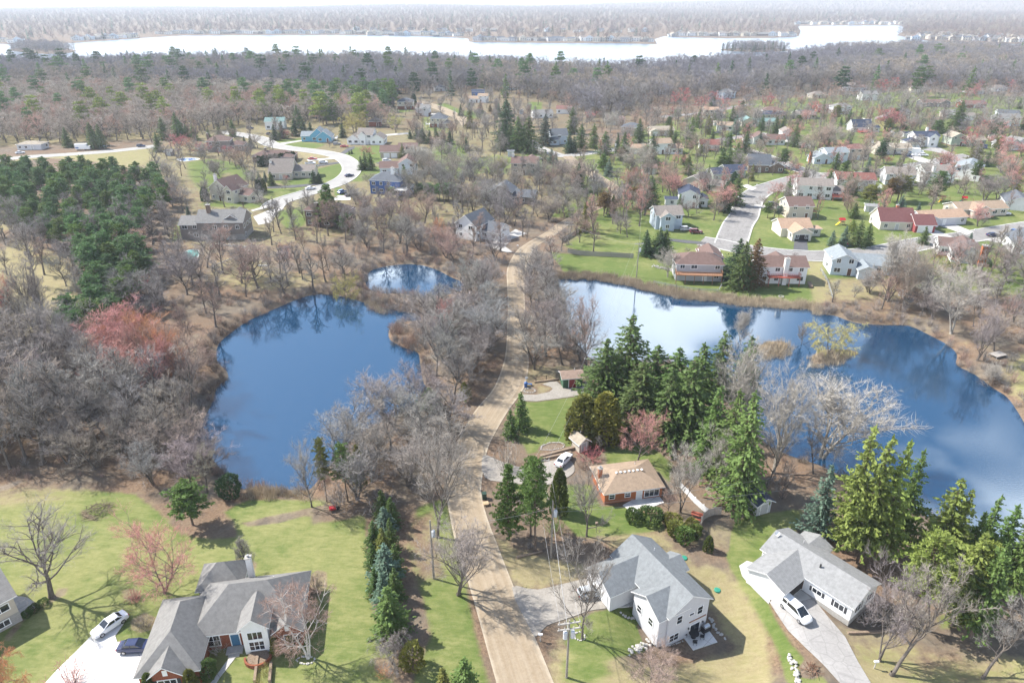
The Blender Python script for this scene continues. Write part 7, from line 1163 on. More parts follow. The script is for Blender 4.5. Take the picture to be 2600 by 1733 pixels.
# stations along the length: (x, half width, sill z, shoulder z), cabin: (x, half width top, z top) list
CARS = {
 'sedan': (4.7, [(-2.35, .70, .38, .80), (-2.2, .82, .28, .92), (-1.4, .88, .24, .98), (0, .90, .24, .96), (1.0, .89, .24, .92), (1.9, .84, .26, .80), (2.25, .76, .32, .70), (2.35, .62, .38, .62)], [(-1.75, .70, .97), (-1.05, .60, 1.40), (.15, .60, 1.43), (1.05, .72, .95)]),
 'suv': (4.7, [(-2.35, .78, .42, 1.02), (-2.25, .88, .32, 1.10), (-1.2, .93, .30, 1.12), (0, .94, .30, 1.10), (1.1, .93, .30, 1.06), (1.9, .88, .32, .98), (2.25, .80, .38, .85), (2.35, .68, .44, .74)], [(-2.2, .76, 1.10), (-1.95, .70, 1.66), (.25, .68, 1.70), (1.15, .78, 1.08)]),
 'van': (5.0, [(-2.5, .82, .40, 1.0), (-2.4, .92, .28, 1.08), (-1.0, .96, .26, 1.08), (0, .97, .26, 1.06), (1.4, .95, .26, 1.0), (2.1, .90, .30, .88), (2.4, .80, .36, .76), (2.5, .64, .42, .66)], [(-2.42, .80, 1.06), (-2.2, .72, 1.70), (.55, .70, 1.72), (1.75, .80, .98)]),
 'pickup': (5.5, [(-2.75, .90, .50, 1.05), (-2.7, .95, .40, 1.12), (-1.0, .96, .38, 1.12), (0, .97, .38, 1.12), (1.4, .96, .38, 1.10), (2.3, .92, .42, 1.02), (2.65, .84, .46, .90), (2.75, .74, .50, .80)], [(-.75, .80, 1.12), (-.55, .74, 1.76), (.65, .72, 1.78), (1.4, .82, 1.10)]),
 'hatch': (4.1, [(-2.05, .68, .40, .86), (-1.95, .80, .30, .96), (-1.1, .86, .26, 1.0), (0, .87, .26, .98), (.9, .86, .26, .94), (1.6, .80, .28, .82), (1.95, .70, .34, .70), (2.05, .56, .40, .62)], [(-1.9, .66, .97), (-1.45, .60, 1.44), (.05, .60, 1.48), (1.0, .70, .95)])}
WHEEL = MB()._lathe([(.20, -.10), (.31, -.105), (.335, -.07), (.335, .07), (.31, .105), (.20, .10)], 16, 0, (0, 0, 0)).mesh('wheel', M_TYRE); RIM = MB()._lathe([(.03, -.118), (.205, -.108), (.205, .108), (.03, .118)], 12, 0, (0, 0, 0)).mesh('rim', M_RIM)
CARC = {}
def car_meshes(kind, col):
    if (kind, col) in CARC: return CARC[(kind, col)]
    ln, st, cab = CARS[kind]; mb = MB(); idx = []
    for x, w, a, z in st:
        i = len(mb.v); idx.append(i); mb.v += [(x, -w * .92, a), (x, -w, a + (z - a) * .35), (x, -w * .985, a + (z - a) * .72), (x, -w * .90, z), (x, 0, z + .035), (x, w * .90, z), (x, w * .985, a + (z - a) * .72), (x, w, a + (z - a) * .35), (x, w * .92, a)]
    for p, q in zip(idx, idx[1:]):
        for k in range(8): mb.f.append((p + k, q + k, q + k + 1, p + k + 1)); mb.m.append(0)
        mb.f.append((p + 8, q + 8, q, p)); mb.m.append(0)
    mb.f.append(tuple(idx[0] + k for k in range(9))); mb.m.append(0); mb.f.append(tuple(idx[-1] + k for k in reversed(range(9)))); mb.m.append(0)
    if kind == 'pickup': mb.box(-2.6, -.85, -.78, .78, 1.121, 1.16, 1)
    body = mb.mesh('body', [PAINT[col], M_TYRE], True)
    try: body.set_sharp_from_angle(angle=R(38))
    except Exception: pass
    (x0, w0, z0), (x1, w1, z1), (x2, w2, z2), (x3, w3, z3) = cab; g = MB(); zb = min(z0, z3) - .06
    P = [(x0, -w0, z0 - .05), (x3, -w3, z3 - .05), (x3, w3, z3 - .05), (x0, w0, z0 - .05), (x1, -w1, z1 - .02), (x2, -w2, z2 - .02), (x2, w2, z2 - .02), (x1, w1, z1 - .02)]
    for q in ((0, 1, 5, 4), (1, 2, 6, 5), (2, 3, 7, 6), (3, 0, 4, 7), (4, 5, 6, 7)): g.face([P[k] for k in q])
    r = MB(); e = .035
    r.face([(x1 - .12, -w1 - .02, z1 - .03), (x2 + .12, -w2 - .02, z2 - .03), (x2 + .06, -w2 * .8, z2 + .035), (x1 - .06, -w1 * .8, z1 + .035)]); r.face([(x1 - .06, -w1 * .8, z1 + .035), (x2 + .06, -w2 * .8, z2 + .035), (x2 + .06, w2 * .8, z2 + .035), (x1 - .06, w1 * .8, z1 + .035)]); r.face([(x1 - .06, w1 * .8, z1 + .035), (x2 + .06, w2 * .8, z2 + .035), (x2 + .12, w2 + .02, z2 - .03), (x1 - .12, w1 + .02, z1 - .03)]); r.face([(x2 + .12, -w2 - .02, z2 - .03), (x2 + .12, w2 + .02, z2 - .03), (x2 + .06, w2 * .8, z2 + .035), (x2 + .06, -w2 * .8, z2 + .035)]); r.face([(x1 - .12, w1 + .02, z1 - .03), (x1 - .12, -w1 - .02, z1 - .03), (x1 - .06, -w1 * .8, z1 + .035), (x1 - .06, w1 * .8, z1 + .035)])
    for s in (-1, 1):   # pillars
        for a, b_ in ((P[0], P[4]), (P[1], P[5])): r.beam((a[0], s * abs(a[1]), a[2]), (b_[0], s * abs(b_[1]), b_[2]), .09, .06)
        xm = (x1 + x2) / 2 - .1; r.beam((xm, s * (w0 + w3) / 2 * 1.005, (z0 + z3) / 2), (xm, s * (w1 + w2) / 2 * 1.01, z1 - .02), .08, .05)
    hd = MB().box(-.05, .06, -.16, .16, -.07, .07).mesh('headlight', M_LAMP); tl = MB().box(-.05, .05, -.14, .14, -.1, .1).mesh('tail_light', M_TAIL)
    CARC[(kind, col)] = (ln, st, body, g.mesh('windows', M_CGL), r.mesh('roof', PAINT[col]), hd, tl); return CARC[(kind, col)]
def car(c, x, y, heading, kind, col, label, lift=.1):
    p = GP(c, x, y); ln, st, body, gl, rf, hd, tl = car_meshes(kind, col)
    t = thing({'suv': 'parked_suv', 'van': 'parked_minivan', 'pickup': 'pickup_truck'}.get(kind, 'parked_car'), label, {'suv': 'suv', 'van': 'van', 'pickup': 'truck'}.get(kind, 'car'), (p.x, p.y, p.z + lift), R(heading)); t.scale = (.9,) * 3; inst('body', body, t); inst('windows', gl, t); inst('roof', rf, t)
    for sx_ in (-.30, .31):
        for sy_ in (-1, 1): w = inst('wheel', WHEEL, t, (ln * sx_, sy_ * (st[3][1] - .10), .335)); w.rotation_euler = (R(90), 0, 0); inst('rim', RIM, w)
    for s in (-1, 1): inst('headlight', hd, t, (ln / 2 - .12, s * .55, st[-1][3] - .02)); inst('tail_light', tl, t, (-ln / 2 + .02, s * .62, st[0][3] - .08))
    LAND.append((label, *px(c, x, y), p.x, p.y)); return t
for a in (('b1', 735, 1200, -125, 'sedan', 'white', 'white sedan with sunroof on the white concrete drive'), ('b1', 915, 1345, 4, 'sedan', 'navy', 'navy sedan before the brick house garage'), ('b3', 655, 985, 14, 'hatch', 'silver', 'silver car on the gravel under the bare tree'), ('d4', 240, 345, 57, 'sedan', 'white', 'white car on the gravel by the red shrub'), ('d3', 715, 1180, -63, 'van', 'white', 'white minivan on the worn drive of the white ranch'),
 ('c1', 1800, 605, 8, 'sedan', 'red', 'red car on the white drive behind the beige house'), ('c1', 1770, 668, 10, 'pickup', 'white', 'white pickup beside the beige house garage'), ('c1', 1940, 655, 12, 'suv', 'white', 'white suv on the dark drive near the curve'), ('c1', 1770, 1000, 28, 'sedan', 'white', 'white sedan parked on the left-hand street'), ('c1', 2285, 828, 40, 'sedan', 'navy', 'navy car on the inner side of the street curve'), ('c1', 2190, 1050, 60, 'suv', 'blue', 'blue suv on the white drive'), ('c1', 2290, 1090, 40, 'sedan', 'black', 'dark car beside the blue suv'), ('c1', 2180, 1285, 80, 'suv', 'black', 'black suv beside the brown brick house'), ('c1', 2220, 440, 5, 'sedan', 'red', 'red car in front of the white many-gabled house'), ('c1', 2120, 410, 20, 'suv', 'grey', 'grey suv left of the red car'), ('c1', 970, 200, 0, 'suv', 'navy', 'dark suv at the far left street end'), ('c1', 1215, 272, 80, 'sedan', 'black', 'black car below the half-hidden white house'),
 ('c2', 640, 945, 20, 'suv', 'white', 'white suv before the two garage doors'), ('c2', 1075, 190, 10, 'van', 'white', 'white van at the far dirt road bend'), ('c3', 615, 815, 15, 'suv', 'white', 'white suv right of the beige terrace house'), ('c4', 1430, 1428, -15, 'van', 'black', 'black minivan left of the beige boxy house'), ('c4', 1510, 955, 5, 'sedan', 'black', 'black car beside the brick garage'), ('c4', 1490, 915, 5, 'suv', 'grey', 'grey suv behind the black car'), ('c4', 1585, 925, 0, 'sedan', 'silver', 'silver car right of the brick garage'), ('c4', 690, 470, -10, 'pickup', 'grey', 'grey pickup before the tan-roofed cottage'),
 ('c5', 860, 775, -35, 'sedan', 'navy', 'dark blue car beside the box van'), ('c5', 970, 768, -20, 'sedan', 'white', 'white car right of the dark blue one'), ('c5', 1070, 765, -25, 'suv', 'white', 'white suv at the end of the van drive'), ('c5', 740, 750, -10, 'sedan', 'grey', 'grey car before the cream house'), ('c5', 1340, 890, 15, 'suv', 'red', 'red suv behind the white pickup'), ('c5', 1395, 915, 5, 'pickup', 'white', 'white pickup left of the pale blue-grey roof'), ('c5', 960, 988, -10, 'suv', 'black', 'dark suv left of the white porch house'), ('c5', 400, 1005, 20, 'van', 'white', 'white van behind the blue spruce'), ('c5', 1885, 660, 60, 'pickup', 'blue', 'blue pickup right of the sage house'), ('c5', 2130, 1540, -12, 'van', 'white', 'white minivan at the end of the long ranch'), ('c5', 830, 165, -10, 'sedan', 'white', 'far white car by the dark ranch'),
 ('d6', 1555, 298, -5, 'sedan', 'teal', 'teal sedan on the pale drive'), ('d6', 1690, 318, -5, 'sedan', 'white', 'white car beside the teal sedan'), ('d6', 2005, 175, 5, 'sedan', 'navy', 'dark blue sedan on the right-hand street'), ('d6', 2225, 150, 40, 'pickup', 'blue', 'blue truck at the right street end'), ('d6', 1140, 105, -25, 'sedan', 'maroon', 'dark red car before the red garage'),
 ('a6', 32, 70, 0, 'suv', 'silver', 'silver suv beside the blue-grey house'), ('a6', 100, 88, -5, 'suv', 'maroon', 'dark red suv beside the blue-grey house'), ('a1', 710, 1018, 2, 'suv', 'black', 'black suv on the far left road'), ('a1', 970, 1010, 5, 'suv', 'navy', 'dark blue suv at the right end of the far left road'), ('a1', 140, 1055, 40, 'sedan', 'white', 'white car before the low pale house')): car(*a)
def boxvan(c, x, y, rot, label, L_=5.6, w=2.2, h=2.6, name='box_trailer', cat='trailer', cab=True):
    p = GP(c, x, y); t = thing(name, label, cat, (p.x, p.y, p.z + .05), R(rot)); MB().box(-L_ / 2, L_ / 2, -w / 2, w / 2, .55, .55 + h).obj('body', M_TRIM, t); MB().box(-L_ / 2 + .2, -L_ / 2 + 1.8, -w / 2 - .01, w / 2 + .01, .9, 1.6).obj('stripe', PAINT['blue'], t)
    if cab: MB().box(L_ / 2 + .01, L_ / 2 + 1.5, -w / 2 + .1, w / 2 - .1, .5, 2.0).obj('cab', M_TRIM, t); MB().box(L_ / 2 + 1.45, L_ / 2 + 1.52, -w / 2 + .2, w / 2 - .2, 1.2, 1.85).obj('windscreen', M_CGL, t)
    for s in (-.3, .33):
        for q in (-1, 1): o = inst('wheel', WHEEL, t, (L_ * s, q * (w / 2 - .15), .36)); o.rotation_euler = (R(90), 0, 0)
boxvan('c5', 930, 745, -20, 'white box truck with blue stripe beside the cream house', name='box_truck', cat='truck'); boxvan('a1', 565, 1030, 8, 'white camper on the far left road', name='camper', cat='camper'); boxvan('a3', 460, 618, 0, 'white camper beside the far beige house', cab=False, name='camper', cat='camper')
# ---------------------------------------------------------------- power poles and wires
M_POLE = mat('pole_wood', (.24, .215, .185), .9, .2, 2); M_POLEW = mat('weathered_arm', (.40, .38, .35), .9, .15, 2); M_TRF = mat('transformer_grey', (.48, .50, .51), .5, .05); M_WIRE = mat('wire', (.34, .34, .34), .6, .05)
POLES = {}
def pole(k, c, x, y, ty, label, arm=2.4, arms=1, trf=0, az=0.0, hfix=None):
    p = GP(c, x, y); h = hfix or top_h(p, c, ty); t = thing('power_pole', label, 'power pole', tuple(p), az, 'power poles')
    MB().tube([(0, 0, -.5), (0, 0, h)], [.16, .10], 8).obj('post', M_POLE, t); POLES[k] = (p, h, az, arm)
    for a in range(arms):
        z = h - .35 - a * .9; ao = MB().box(-arm / 2, arm / 2, -.17, -.06, z - .07, z + .07).obj('crossarm', M_POLEW, t); zz = z + .07
        for s in (-.45, -.2, .2, .45): MB()._lathe([(.03, 0), (.03, .12), (.06, .14), (.06, .22), (.02, .26)], 6, 0, (s * arm, -.11, zz)).obj('insulator', M_POLEW, ao)
    for i in range(trf):
        s = (-1, 1)[i % 2] * .42 if trf > 1 else 0.36; MB()._lathe([(.05, h - 2.6), (.26, h - 2.58), (.26, h - 1.65), (.2, h - 1.55), (.06, h - 1.5)], 10, 0, (s, -.12, 0)).obj('transformer', M_TRF, t)
pole('a', 'b3', 492, 1530, 1150, 'power pole with two crossarms and twin transformers at bottom', 2.6, 2, 2, R(10)); pole('b', 'b3', 390, 735, 360, 'power pole with one transformer beside the tall pines', 1.6, 0, 1, R(12)); pole('c', 'b3', 320, 325, 80, 'power pole with crossarm by the gravel drive', 2.6, 1, 0, R(5)); pole('d', 'd8', 1700, 625, 205, 'power pole with crossarm behind the green shed', 2.6, 1, 1, R(0)); pole('e', 'a5', 2030, 388, 150, 'power pole with transformer on the right pond far bank', 2.6, 1, 1, R(10)); pole('f', 'a5', 1562, 165, 5, 'power pole with crossarm beside the dirt road fence', 2.6, 2, 0); pole('g', 'b2', 1180, 875, 490, 'leaning power pole with white top left of the road', 1.2, 0, 1); pole('h', 'a5', 775, 1325, 1180, 'short bare pole on the bank left of the road', .6, 0); pole('i', 'c3', 1980, 1500, 1195, 'pale power pole with crossarm below the white garage', 2.6, 1); pole('j', 'c3', 535, 745, 550, 'thin pole behind the white suv', .8, 1); pole('k', 'c3', 1610, 880, 555, 'power pole with transformer before the tall spruces', 1.2, 1, 1); pole('l', 'c3', 1105, 710, 455, 'power pole between two junction spruces', 1.2, 1); pole('m', 'c2', 1540, 415, 240, 'power pole beside the far dirt road', 1.4, 1, 1); pole('n', 'c2', 1800, 315, 235, 'far power pole with crossarm in front of the spruces', 2.4, 1); pole('o', 'a3', 665, 930, 590, 'very tall pale power pole among the right-hand houses', 4.5, 1)
for ob in [o for o in COL.objects if o.name.startswith('power_pole')]: ob.pop('group', None)
def wire(a, b, label, off=0.0, sag=.8, dz=.0, r=.014, zb=None):
    (p, h, az, arm) = POLES[a]; P0 = Vector((p.x + off * math.cos(az), p.y + off * math.sin(az) - .11, p.z + h - .05 + dz))
    if isinstance(b, str): (q, h2, az2, _) = POLES[b]; P1 = Vector((q.x + off * math.cos(az2), q.y + off * math.sin(az2) - .11, q.z + h2 - .05 + dz))
    else: P1 = Vector(b)
    n = 16; pts = [P0.lerp(P1, i / n) - Vector((0, 0, sag * 4 * (i / n) * (1 - i / n))) for i in range(n + 1)]
    tag(MB().tube(pts, r, 4).obj('power_line', M_WIRE), label, 'power line')
for i, o_ in enumerate((-1.1, 1.1)):
    w_ = ('left', 'right')[i]
    wire('a', 'c', '%s wire between the bottom pole and the gravel drive pole' % w_, o_, .9); wire('c', 'd', '%s wire from the gravel drive pole to the green shed pole' % w_, o_, .9); wire('d', 'e', '%s wire crossing the right pond to its far bank' % w_, o_, 1.4)
wire('a', 'b', 'thick low cable between the bottom pole and the transformer pole', 0, .6, -2.0, .03); wire('b', 'c', 'thick low cable behind the tall pines', 0, .5, -2.0, .03); wire('e', 'i', 'wire from the far bank pole towards the houses', 0, 1.0); wire('e', 'f', 'wire from the far bank pole to the road fence', .5, 1.2, -.6); wire('b', 'g', 'wire crossing the dirt road near the tall pines', 0, .5, -1.0); wire('k', 'l', 'wire slanting between the junction spruces', 0, .6)
wire('b', tuple(GP('b4', 480, 330) + Vector((0, 0, 5.5))), 'upper service wire running right past the navy-roofed shed', 0, .5, -1.2); wire('b', tuple(GP('b4', 520, 420) + Vector((0, 0, 5))), 'lower service wire running right past the navy-roofed shed', 0, .5, -1.8)
# ---------------------------------------------------------------- fences, walls, garden things
M_FENCE = mat('grey_boards', (.30, .275, .25), .9, .18, 2); M_WFEN = mat('white_boards', (.70, .70, .69), .7, .05); M_TIMB = mat('timber', (.22, .165, .12), .9, .25, 3); M_STONE = mat('field_stone', (.38, .36, .33), .85, .25, 2.5, .3, .2, col2=(.54, .52, .48)); M_STEEL = mat('galvanised', (.36, .37, .38), .5, .1, 3, 0, .5, .4); M_DMET = mat('black_iron', (.03, .03, .033), .5, .15, 3, 0, .4, .3)
def fence(name, c, P, h, m, label, slat=.16, gap=.06, posts=2.4, cat='fence'):
    W = [GP(c, a, b) for a, b in P]; t = thing(name, label, cat, tuple(W[0])); o0 = W[0]; sl = MB().box(-slat / 2, slat / 2, -.02, .02, .05, h).mesh('slat', m); po = MB().box(-.06, .06, .021, .14, -.4, h + .08).mesh('post', m); d = 0.0
    tot = sum((b - a).length for a, b in zip(W, W[1:])); step = max(slat + gap, tot / 280)
    for a, b in zip(W, W[1:]):
        ln = (b - a).length; an = math.atan2(b.y - a.y, b.x - a.x); s = 0.0
        while s < ln: q = a.lerp(b, s / ln) - o0; inst('slat', sl, t, tuple(q), an, (step / (slat + gap), 1, 1)); s += step
        for k in range(int(ln / posts) + 1): q = a.lerp(b, min(1, k * posts / ln)) - o0; inst('post', po, t, tuple(q), an)
        for z in (h * .25, h * .8): MB().beam(a - o0 + Vector((0, 0, z)), b - o0 + Vector((0, 0, z)), .04, .09).obj('rail', m, t)
    return t
fence('picket_fence', 'b3', [(1380, 560), (1385, 520), (1400, 490), (1430, 468), (1470, 455), (1515, 450)], 1.5, M_FENCE, 'grey curved board fence above the dry stream bed', .2, .06)
fence('picket_fence', 'b3', [(1240, 270), (1290, 320), (1340, 375), (1395, 425), (1440, 460)], 1.1, M_WFEN, 'white board fence right of the orange brick house', .2, .05); fence('board_fence', 'a5', [(1560, 222), (1640, 238), (1750, 245), (1860, 250), (2010, 258)], 1.5, M_FENCE, 'grey board fence before the right-hand lawns', .3, .05); fence('board_fence', 'a5', [(1520, 150), (1600, 100), (1680, 60)], 1.3, M_FENCE, 'grey board fence along the far dirt road', .3, .05); fence('board_fence', 'c4', [(1500, 560), (1640, 600), (1780, 630), (1920, 665)], 1.8, M_WFEN, 'long white board fence right of the brown-roofed white house', .3, .04)
def railf(c, P, label, h=1.1, m=None, n=2, name='rail_fence', step=2.6):
    W = [GP(c, a, b) for a, b in P]; t = thing(name, label, 'fence', tuple(W[0])); o0 = W[0]; m = m or M_TIMB
    for a, b in zip(W, W[1:]):
        k = max(1, int((b - a).length / step))
        for i in range(k + 1): q = a.lerp(b, i / k) - o0; MB().box(-.06, .06, -.06, .06, -.3, h).obj('post', m, t, tuple(q))
        for j in range(n): z = h * (.45 + .45 * j / max(1, n - 1)); MB().beam(a - o0 + Vector((0, 0, z)), b - o0 + Vector((0, 0, z)), .05, .08).obj('rail', m, t)
railf('d8', [(632, 690), (840, 660), (1045, 620)], 'dark two-rail fence before the gravel lay-by'); railf('d5', [(860, 740), (900, 660), (940, 580)], 'thin wire fence between the two pond houses', 1.1, M_STEEL, 3); railf('d5', [(0, 640), (300, 700), (600, 735), (840, 745)], 'thin wire fence along the reeds', 1.0, M_STEEL, 3); railf('d6', [(100, 560), (180, 700), (230, 880)], 'wire fence right of the red balcony house', 1.2, M_STEEL, 3)
for nm_, c, P, w_, h_, lab in (('timber_wall', 'd8', [(600, 715), (840, 690), (1090, 655)], .35, .3, 'low timber edge behind the gravel lay-by'), ('timber_wall', 'd4', [(-40, 290), (150, 240), (400, 175)], .5, .5, 'stacked timber wall beside the white car'), ('timber_wall', 'd4', [(-40, 320), (150, 275), (330, 235)], .4, .35, 'lower timber wall beside the white car'), ('timber_wall', 'd1', [(1530, 1240), (1510, 1400), (1490, 1568)], .3, .5, 'timber edge of the bed below the brick planter'), ('timber_wall', 'd1', [(1700, 1330), (1680, 1568)], .3, .5, 'second timber edge below the brick planter'), ('log', 'b3', [(160, 740), (240, 720), (330, 700)], .3, .3, 'fallen log at the foot of the tall pines'), ('timber_wall', 'b4', [(660, 1240), (860, 1235), (1010, 1200)], .3, .3, 'low timber edge behind the worn drive')):
    W = [GP(c, a, b) for a, b in P]; mb = MB()
    if nm_ == 'log': mb.tube([q + Vector((0, 0, .15)) for q in W], [.2, .17, .12], 8)
    else:
        for a, b in zip(W, W[1:]): mb.beam(a + Vector((0, 0, h_ / 2)), b + Vector((0, 0, h_ / 2)), w_, h_)
    tag(mb.obj(nm_, M_TIMB), lab, 'log' if nm_ == 'log' else 'wall')
STN = []
for i in range(6):
    rs = np.random.RandomState(300 + i); bm = __import__('bmesh').new(); __import__('bmesh').ops.create_icosphere(bm, subdivisions=1, radius=.5)
    for v in bm.verts: v.co *= rs.uniform(.78, 1.12); v.co.z *= .75
    me = bpy.data.meshes.new('stone'); bm.to_mesh(me); bm.free(); me.materials.append(M_STONE); STN.append(me)
def stones(c, P, rows, size, label, name='stone_wall', spread=.35, cat='stone wall', closed=False):
    W = [GP(c, a, b) for a, b in P]; W = W + [W[0]] if closed else W; t = thing(name, label, cat, tuple(W[0])); o0 = W[0]; n = 0
    for a, b in zip(W, W[1:]):
        ln = (b - a).length; k = max(1, int(ln / (size * .8)))
        for i in range(k):
            for r in range(rows):
                q = a.lerp(b, (i + rnd.uniform(.1, .9)) / k) - o0 + Vector((rnd.uniform(-1, 1) * spread * (rows > 1), rnd.uniform(-1, 1) * spread * (rows > 1), 0)); s = size * rnd.uniform(.7, 1.25)
                z = hz(q.x + o0.x, q.y + o0.y) - o0.z
                o = inst('stone', STN[rnd.randrange(6)], t, (q.x, q.y, z + s * .22 + (size * .55 if r > 1 else 0)), rnd.uniform(0, 6.28), s)
    return t
stones('d2', [(610, 1560), (760, 1470), (900, 1420), (985, 1390)], 4, .42, 'pale boulder wall at the left corner of the grey house', spread=.45); stones('d2', [(510, 1030), (590, 1080), (680, 1085), (770, 1050)], 2, .32, 'curved pale stone edging on the grey house lawn', spread=.15); stones('d2', [(735, 1090), (790, 1200), (870, 1330), (895, 1380)], 1, .26, 'stone edging of the mulch bed by the white wall'); stones('d2', [(650, 850), (700, 930), (760, 1040)], 1, .26, 'short stone edging near the garage apron'); stones('d2', [(1690, 1080), (1740, 1190), (1810, 1290), (1880, 1375)], 2, .38, 'pale boulder wall right of the patio', spread=.2); stones('d2', [(1080, 1465), (1200, 1440), (1330, 1395)], 1, .26, 'stone edging before the grey house end wall')
stones('b4', [(270, 1390), (300, 1450), (315, 1520), (325, 1590), (330, 1650)], 3, .42, 'stacked pale stone wall at the bottom edge', spread=.3); stones('d8', [(390, 870), (440, 835), (520, 825), (600, 845), (625, 885), (570, 915), (470, 915), (400, 895)], 1, .26, 'ring of stones round the bed by the blue bin', 'stone_ring', closed=True); stones('b3', [(545, 1240), (580, 1228), (612, 1245), (615, 1275), (585, 1288), (550, 1275)], 1, .22, 'pale stone ring round the foot of the bare tree', 'stone_ring', closed=True); stones('d5', [(0, 400), (110, 430), (220, 450), (310, 465)], 4, .5, 'long stone slope left of the orange deck', spread=.6); stones('d7', [(560, 720), (760, 740), (900, 760), (1060, 740)], 3, .5, 'rock garden below the large grey-brown house', spread=.8); stones('d7', [(500, 1000), (620, 960), (760, 900), (1000, 880)], 1, .45, 'low stone wall in the grass behind the blue pond'); stones('d7', [(1190, 1215), (1300, 1195), (1430, 1180)], 1, .5, 'short stone row near the far bank of the blue pond')
stones('d1', [(2010, 1270), (2050, 1310), (2140, 1330), (2230, 1310), (2254, 1260), (2200, 1235), (2080, 1235)], 1, .28, 'brick-coloured ring planter round the birch clump', 'ring_planter', closed=True)
stones('d4', [(-20, 150), (70, 112), (200, 108), (255, 135), (230, 175), (90, 200), (-30, 195)], 1, .24, 'kidney-shaped bed edging on the lawn by the white car', 'bed_edging', closed=True)
def heap(c, x, y, w, h, label, tint, name='brush_pile', n=110):
    p = GP(c, x, y); g = Geo(); rs = np.random.RandomState(int(x)); r = w / 2
    for i in range(n):
        a = rs.uniform(0, 6.28); q = math.sqrt(rs.uniform(0, 1)) * r; z = h * (1 - (q / r) ** 2) * rs.uniform(.3, 1); d = rs.normal(size=3) * np.array([1, 1, .25]); d /= np.linalg.norm(d); m_ = np.array([q * math.cos(a), q * math.sin(a), z + .05]); l = rs.uniform(.4, 1.1)
        tubeg(g, np.array([m_ - d * l, m_ + d * l]), .035, .015, 3)
    o = inst(name, g.mesh(name, mat('dead_branches_' + name, tint, .9, .3, 2)), None, tuple(p)); tag(o, label, 'brush pile')
heap('b1', 645, 435, 4.2, 1.1, 'round pile of cut branches on the left lawn', (.17, .13, .10)); heap('a6', 1280, 690, 9, 1.4, 'heap of fallen pale branches at the far pond bank', (.42, .36, .28), n=160); heap('a6', 2110, 1130, 4, 2.2, 'pale driftwood heap at the right pond shore', (.45, .38, .29), n=70); heap('b4', 415, 1480, 1.6, .8, 'torn stump with roots at the bottom edge', (.20, .11, .07), 'tree_stump', 40); heap('a5', 350, 330, 5, 1.0, 'fallen pale tree in the dark bay', (.40, .34, .26), 'fallen_tree', 40)
# small things
def prop(name, c, x, y, rz, label, cat): p = GP(c, x, y); return thing(name, label, cat, tuple(p), R(rz))
t = prop('trash_bin', 'b2', 1515, 345, 10, 'dark green wheeled bin at the right road edge', 'bin'); MB().box(-.32, .32, -.36, .36, .08, 1.02).obj('body', mat('bin_green', (.02, .045, .03), .5), t); MB().box(-.35, .35, -.4, .4, 1.021, 1.1).obj('lid', mat('bin_green', (.02, .045, .03)), t)
t = prop('cardboard_box', 'b2', 1525, 385, 14, 'tan cardboard box beside the dark bin', 'box'); MB().box(-.4, .4, -.3, .3, 0, .45).obj('body', mat('cardboard', (.42, .31, .19), .9), t); MB().box(-.4, .4, -.46, -.301, .40, .43).obj('flap', mat('cardboard', (.42, .31, .19)), t)
t = prop('trash_bin', 'd8', 430, 800, 0, 'blue litter bin beside the stone ring', 'bin'); MB()._lathe([(.30, 0), (.36, .9), (.38, .92)], 12, 0, (0, 0, 0)).obj('body', PAINT['blue'], t); MB()._lathe([(.40, .93), (.36, 1.05), (.1, 1.2)], 12, 0, (0, 0, 0)).obj('lid', PAINT['blue'], t)
t = prop('sign_post', 'd8', 445, 740, 0, 'small pale sign on a post above the blue bin', 'sign'); MB().box(-.04, .04, -.04, .04, 0, 1.5).obj('post', M_POLEW, t); MB().box(-.3, .3, -.07, -.041, 1.25, 1.65).obj('panel', M_TRIM, t)
t = prop('bench', 'd8', 500, 775, 0, 'small blue bench right of the blue bin', 'bench'); MB().box(-.55, .55, -.2, .2, .40, .46).obj('seat', PAINT['blue'], t); [MB().box(s - .04, s + .04, -.18, .18, 0, .399).obj('leg', PAINT['blue'], t) for s in (-.45, .45)]
def mailbox(c, x, y, label): t = prop('mailbox', c, x, y, 0, label, 'mailbox'); MB().box(-.05, .05, -.05, .05, 0, 1.05).obj('post', M_POLEW, t); MB().tube([(-.25, 0, 1.18), (.25, 0, 1.18)], .14, 10).obj('box', M_TRIM, t)
mailbox('b4', 835, 1470, 'white mailbox at the foot of the leaning tree'); mailbox('b3', 318, 1290, 'pale mailbox at the gravel drive corner'); mailbox('a5', 1215, 195, 'white mailbox by the far road bend'); mailbox('c4', 1208, 1180, 'mailbox at the curved street lawn'); mailbox('d6', 1805, 135, 'white mailbox on the right-hand street')
t = prop('picnic_table', 'd4', 1830, 1010, -25, 'red wooden picnic table beside the curved fence', 'table'); rw = mat('red_wood', (.36, .10, .06), .8, .15); [MB().box(-.9, .9, -.36 + k * .25, -.14 + k * .25, .72, .77).obj('plank', rw, t) for k in range(3)]; [MB().box(-.9, .9, s - .14, s + .14, .42, .47).obj('bench_seat', rw, t) for s in (-.75, .75)]
for s in (-.65, .65): MB().beam((s, -.7, 0), (s, .25, .71), .08).obj('leg', rw, t); MB().beam((s, .7, 0), (s, -.25, .71), .08).obj('leg', rw, t)
PZ = GP('d2', 1465, 1350); t = thing('patio_table', 'round black patio table on the white patio', 'table', (PZ.x, PZ.y, PZ.z + .12)); MB()._lathe([(.62, .70), (.65, .72), (.65, .75), (.60, .76)], 18, 0, (0, 0, 0)).obj('top', M_DMET, t); MB()._lathe([(.05, .08), (.05, .70)], 8, 0, (0, 0, 0)).obj('stem', M_DMET, t); MB()._lathe([(.32, 0), (.3, .06), (.06, .1)], 12, 0, (0, 0, 0)).obj('base', M_DMET, t)
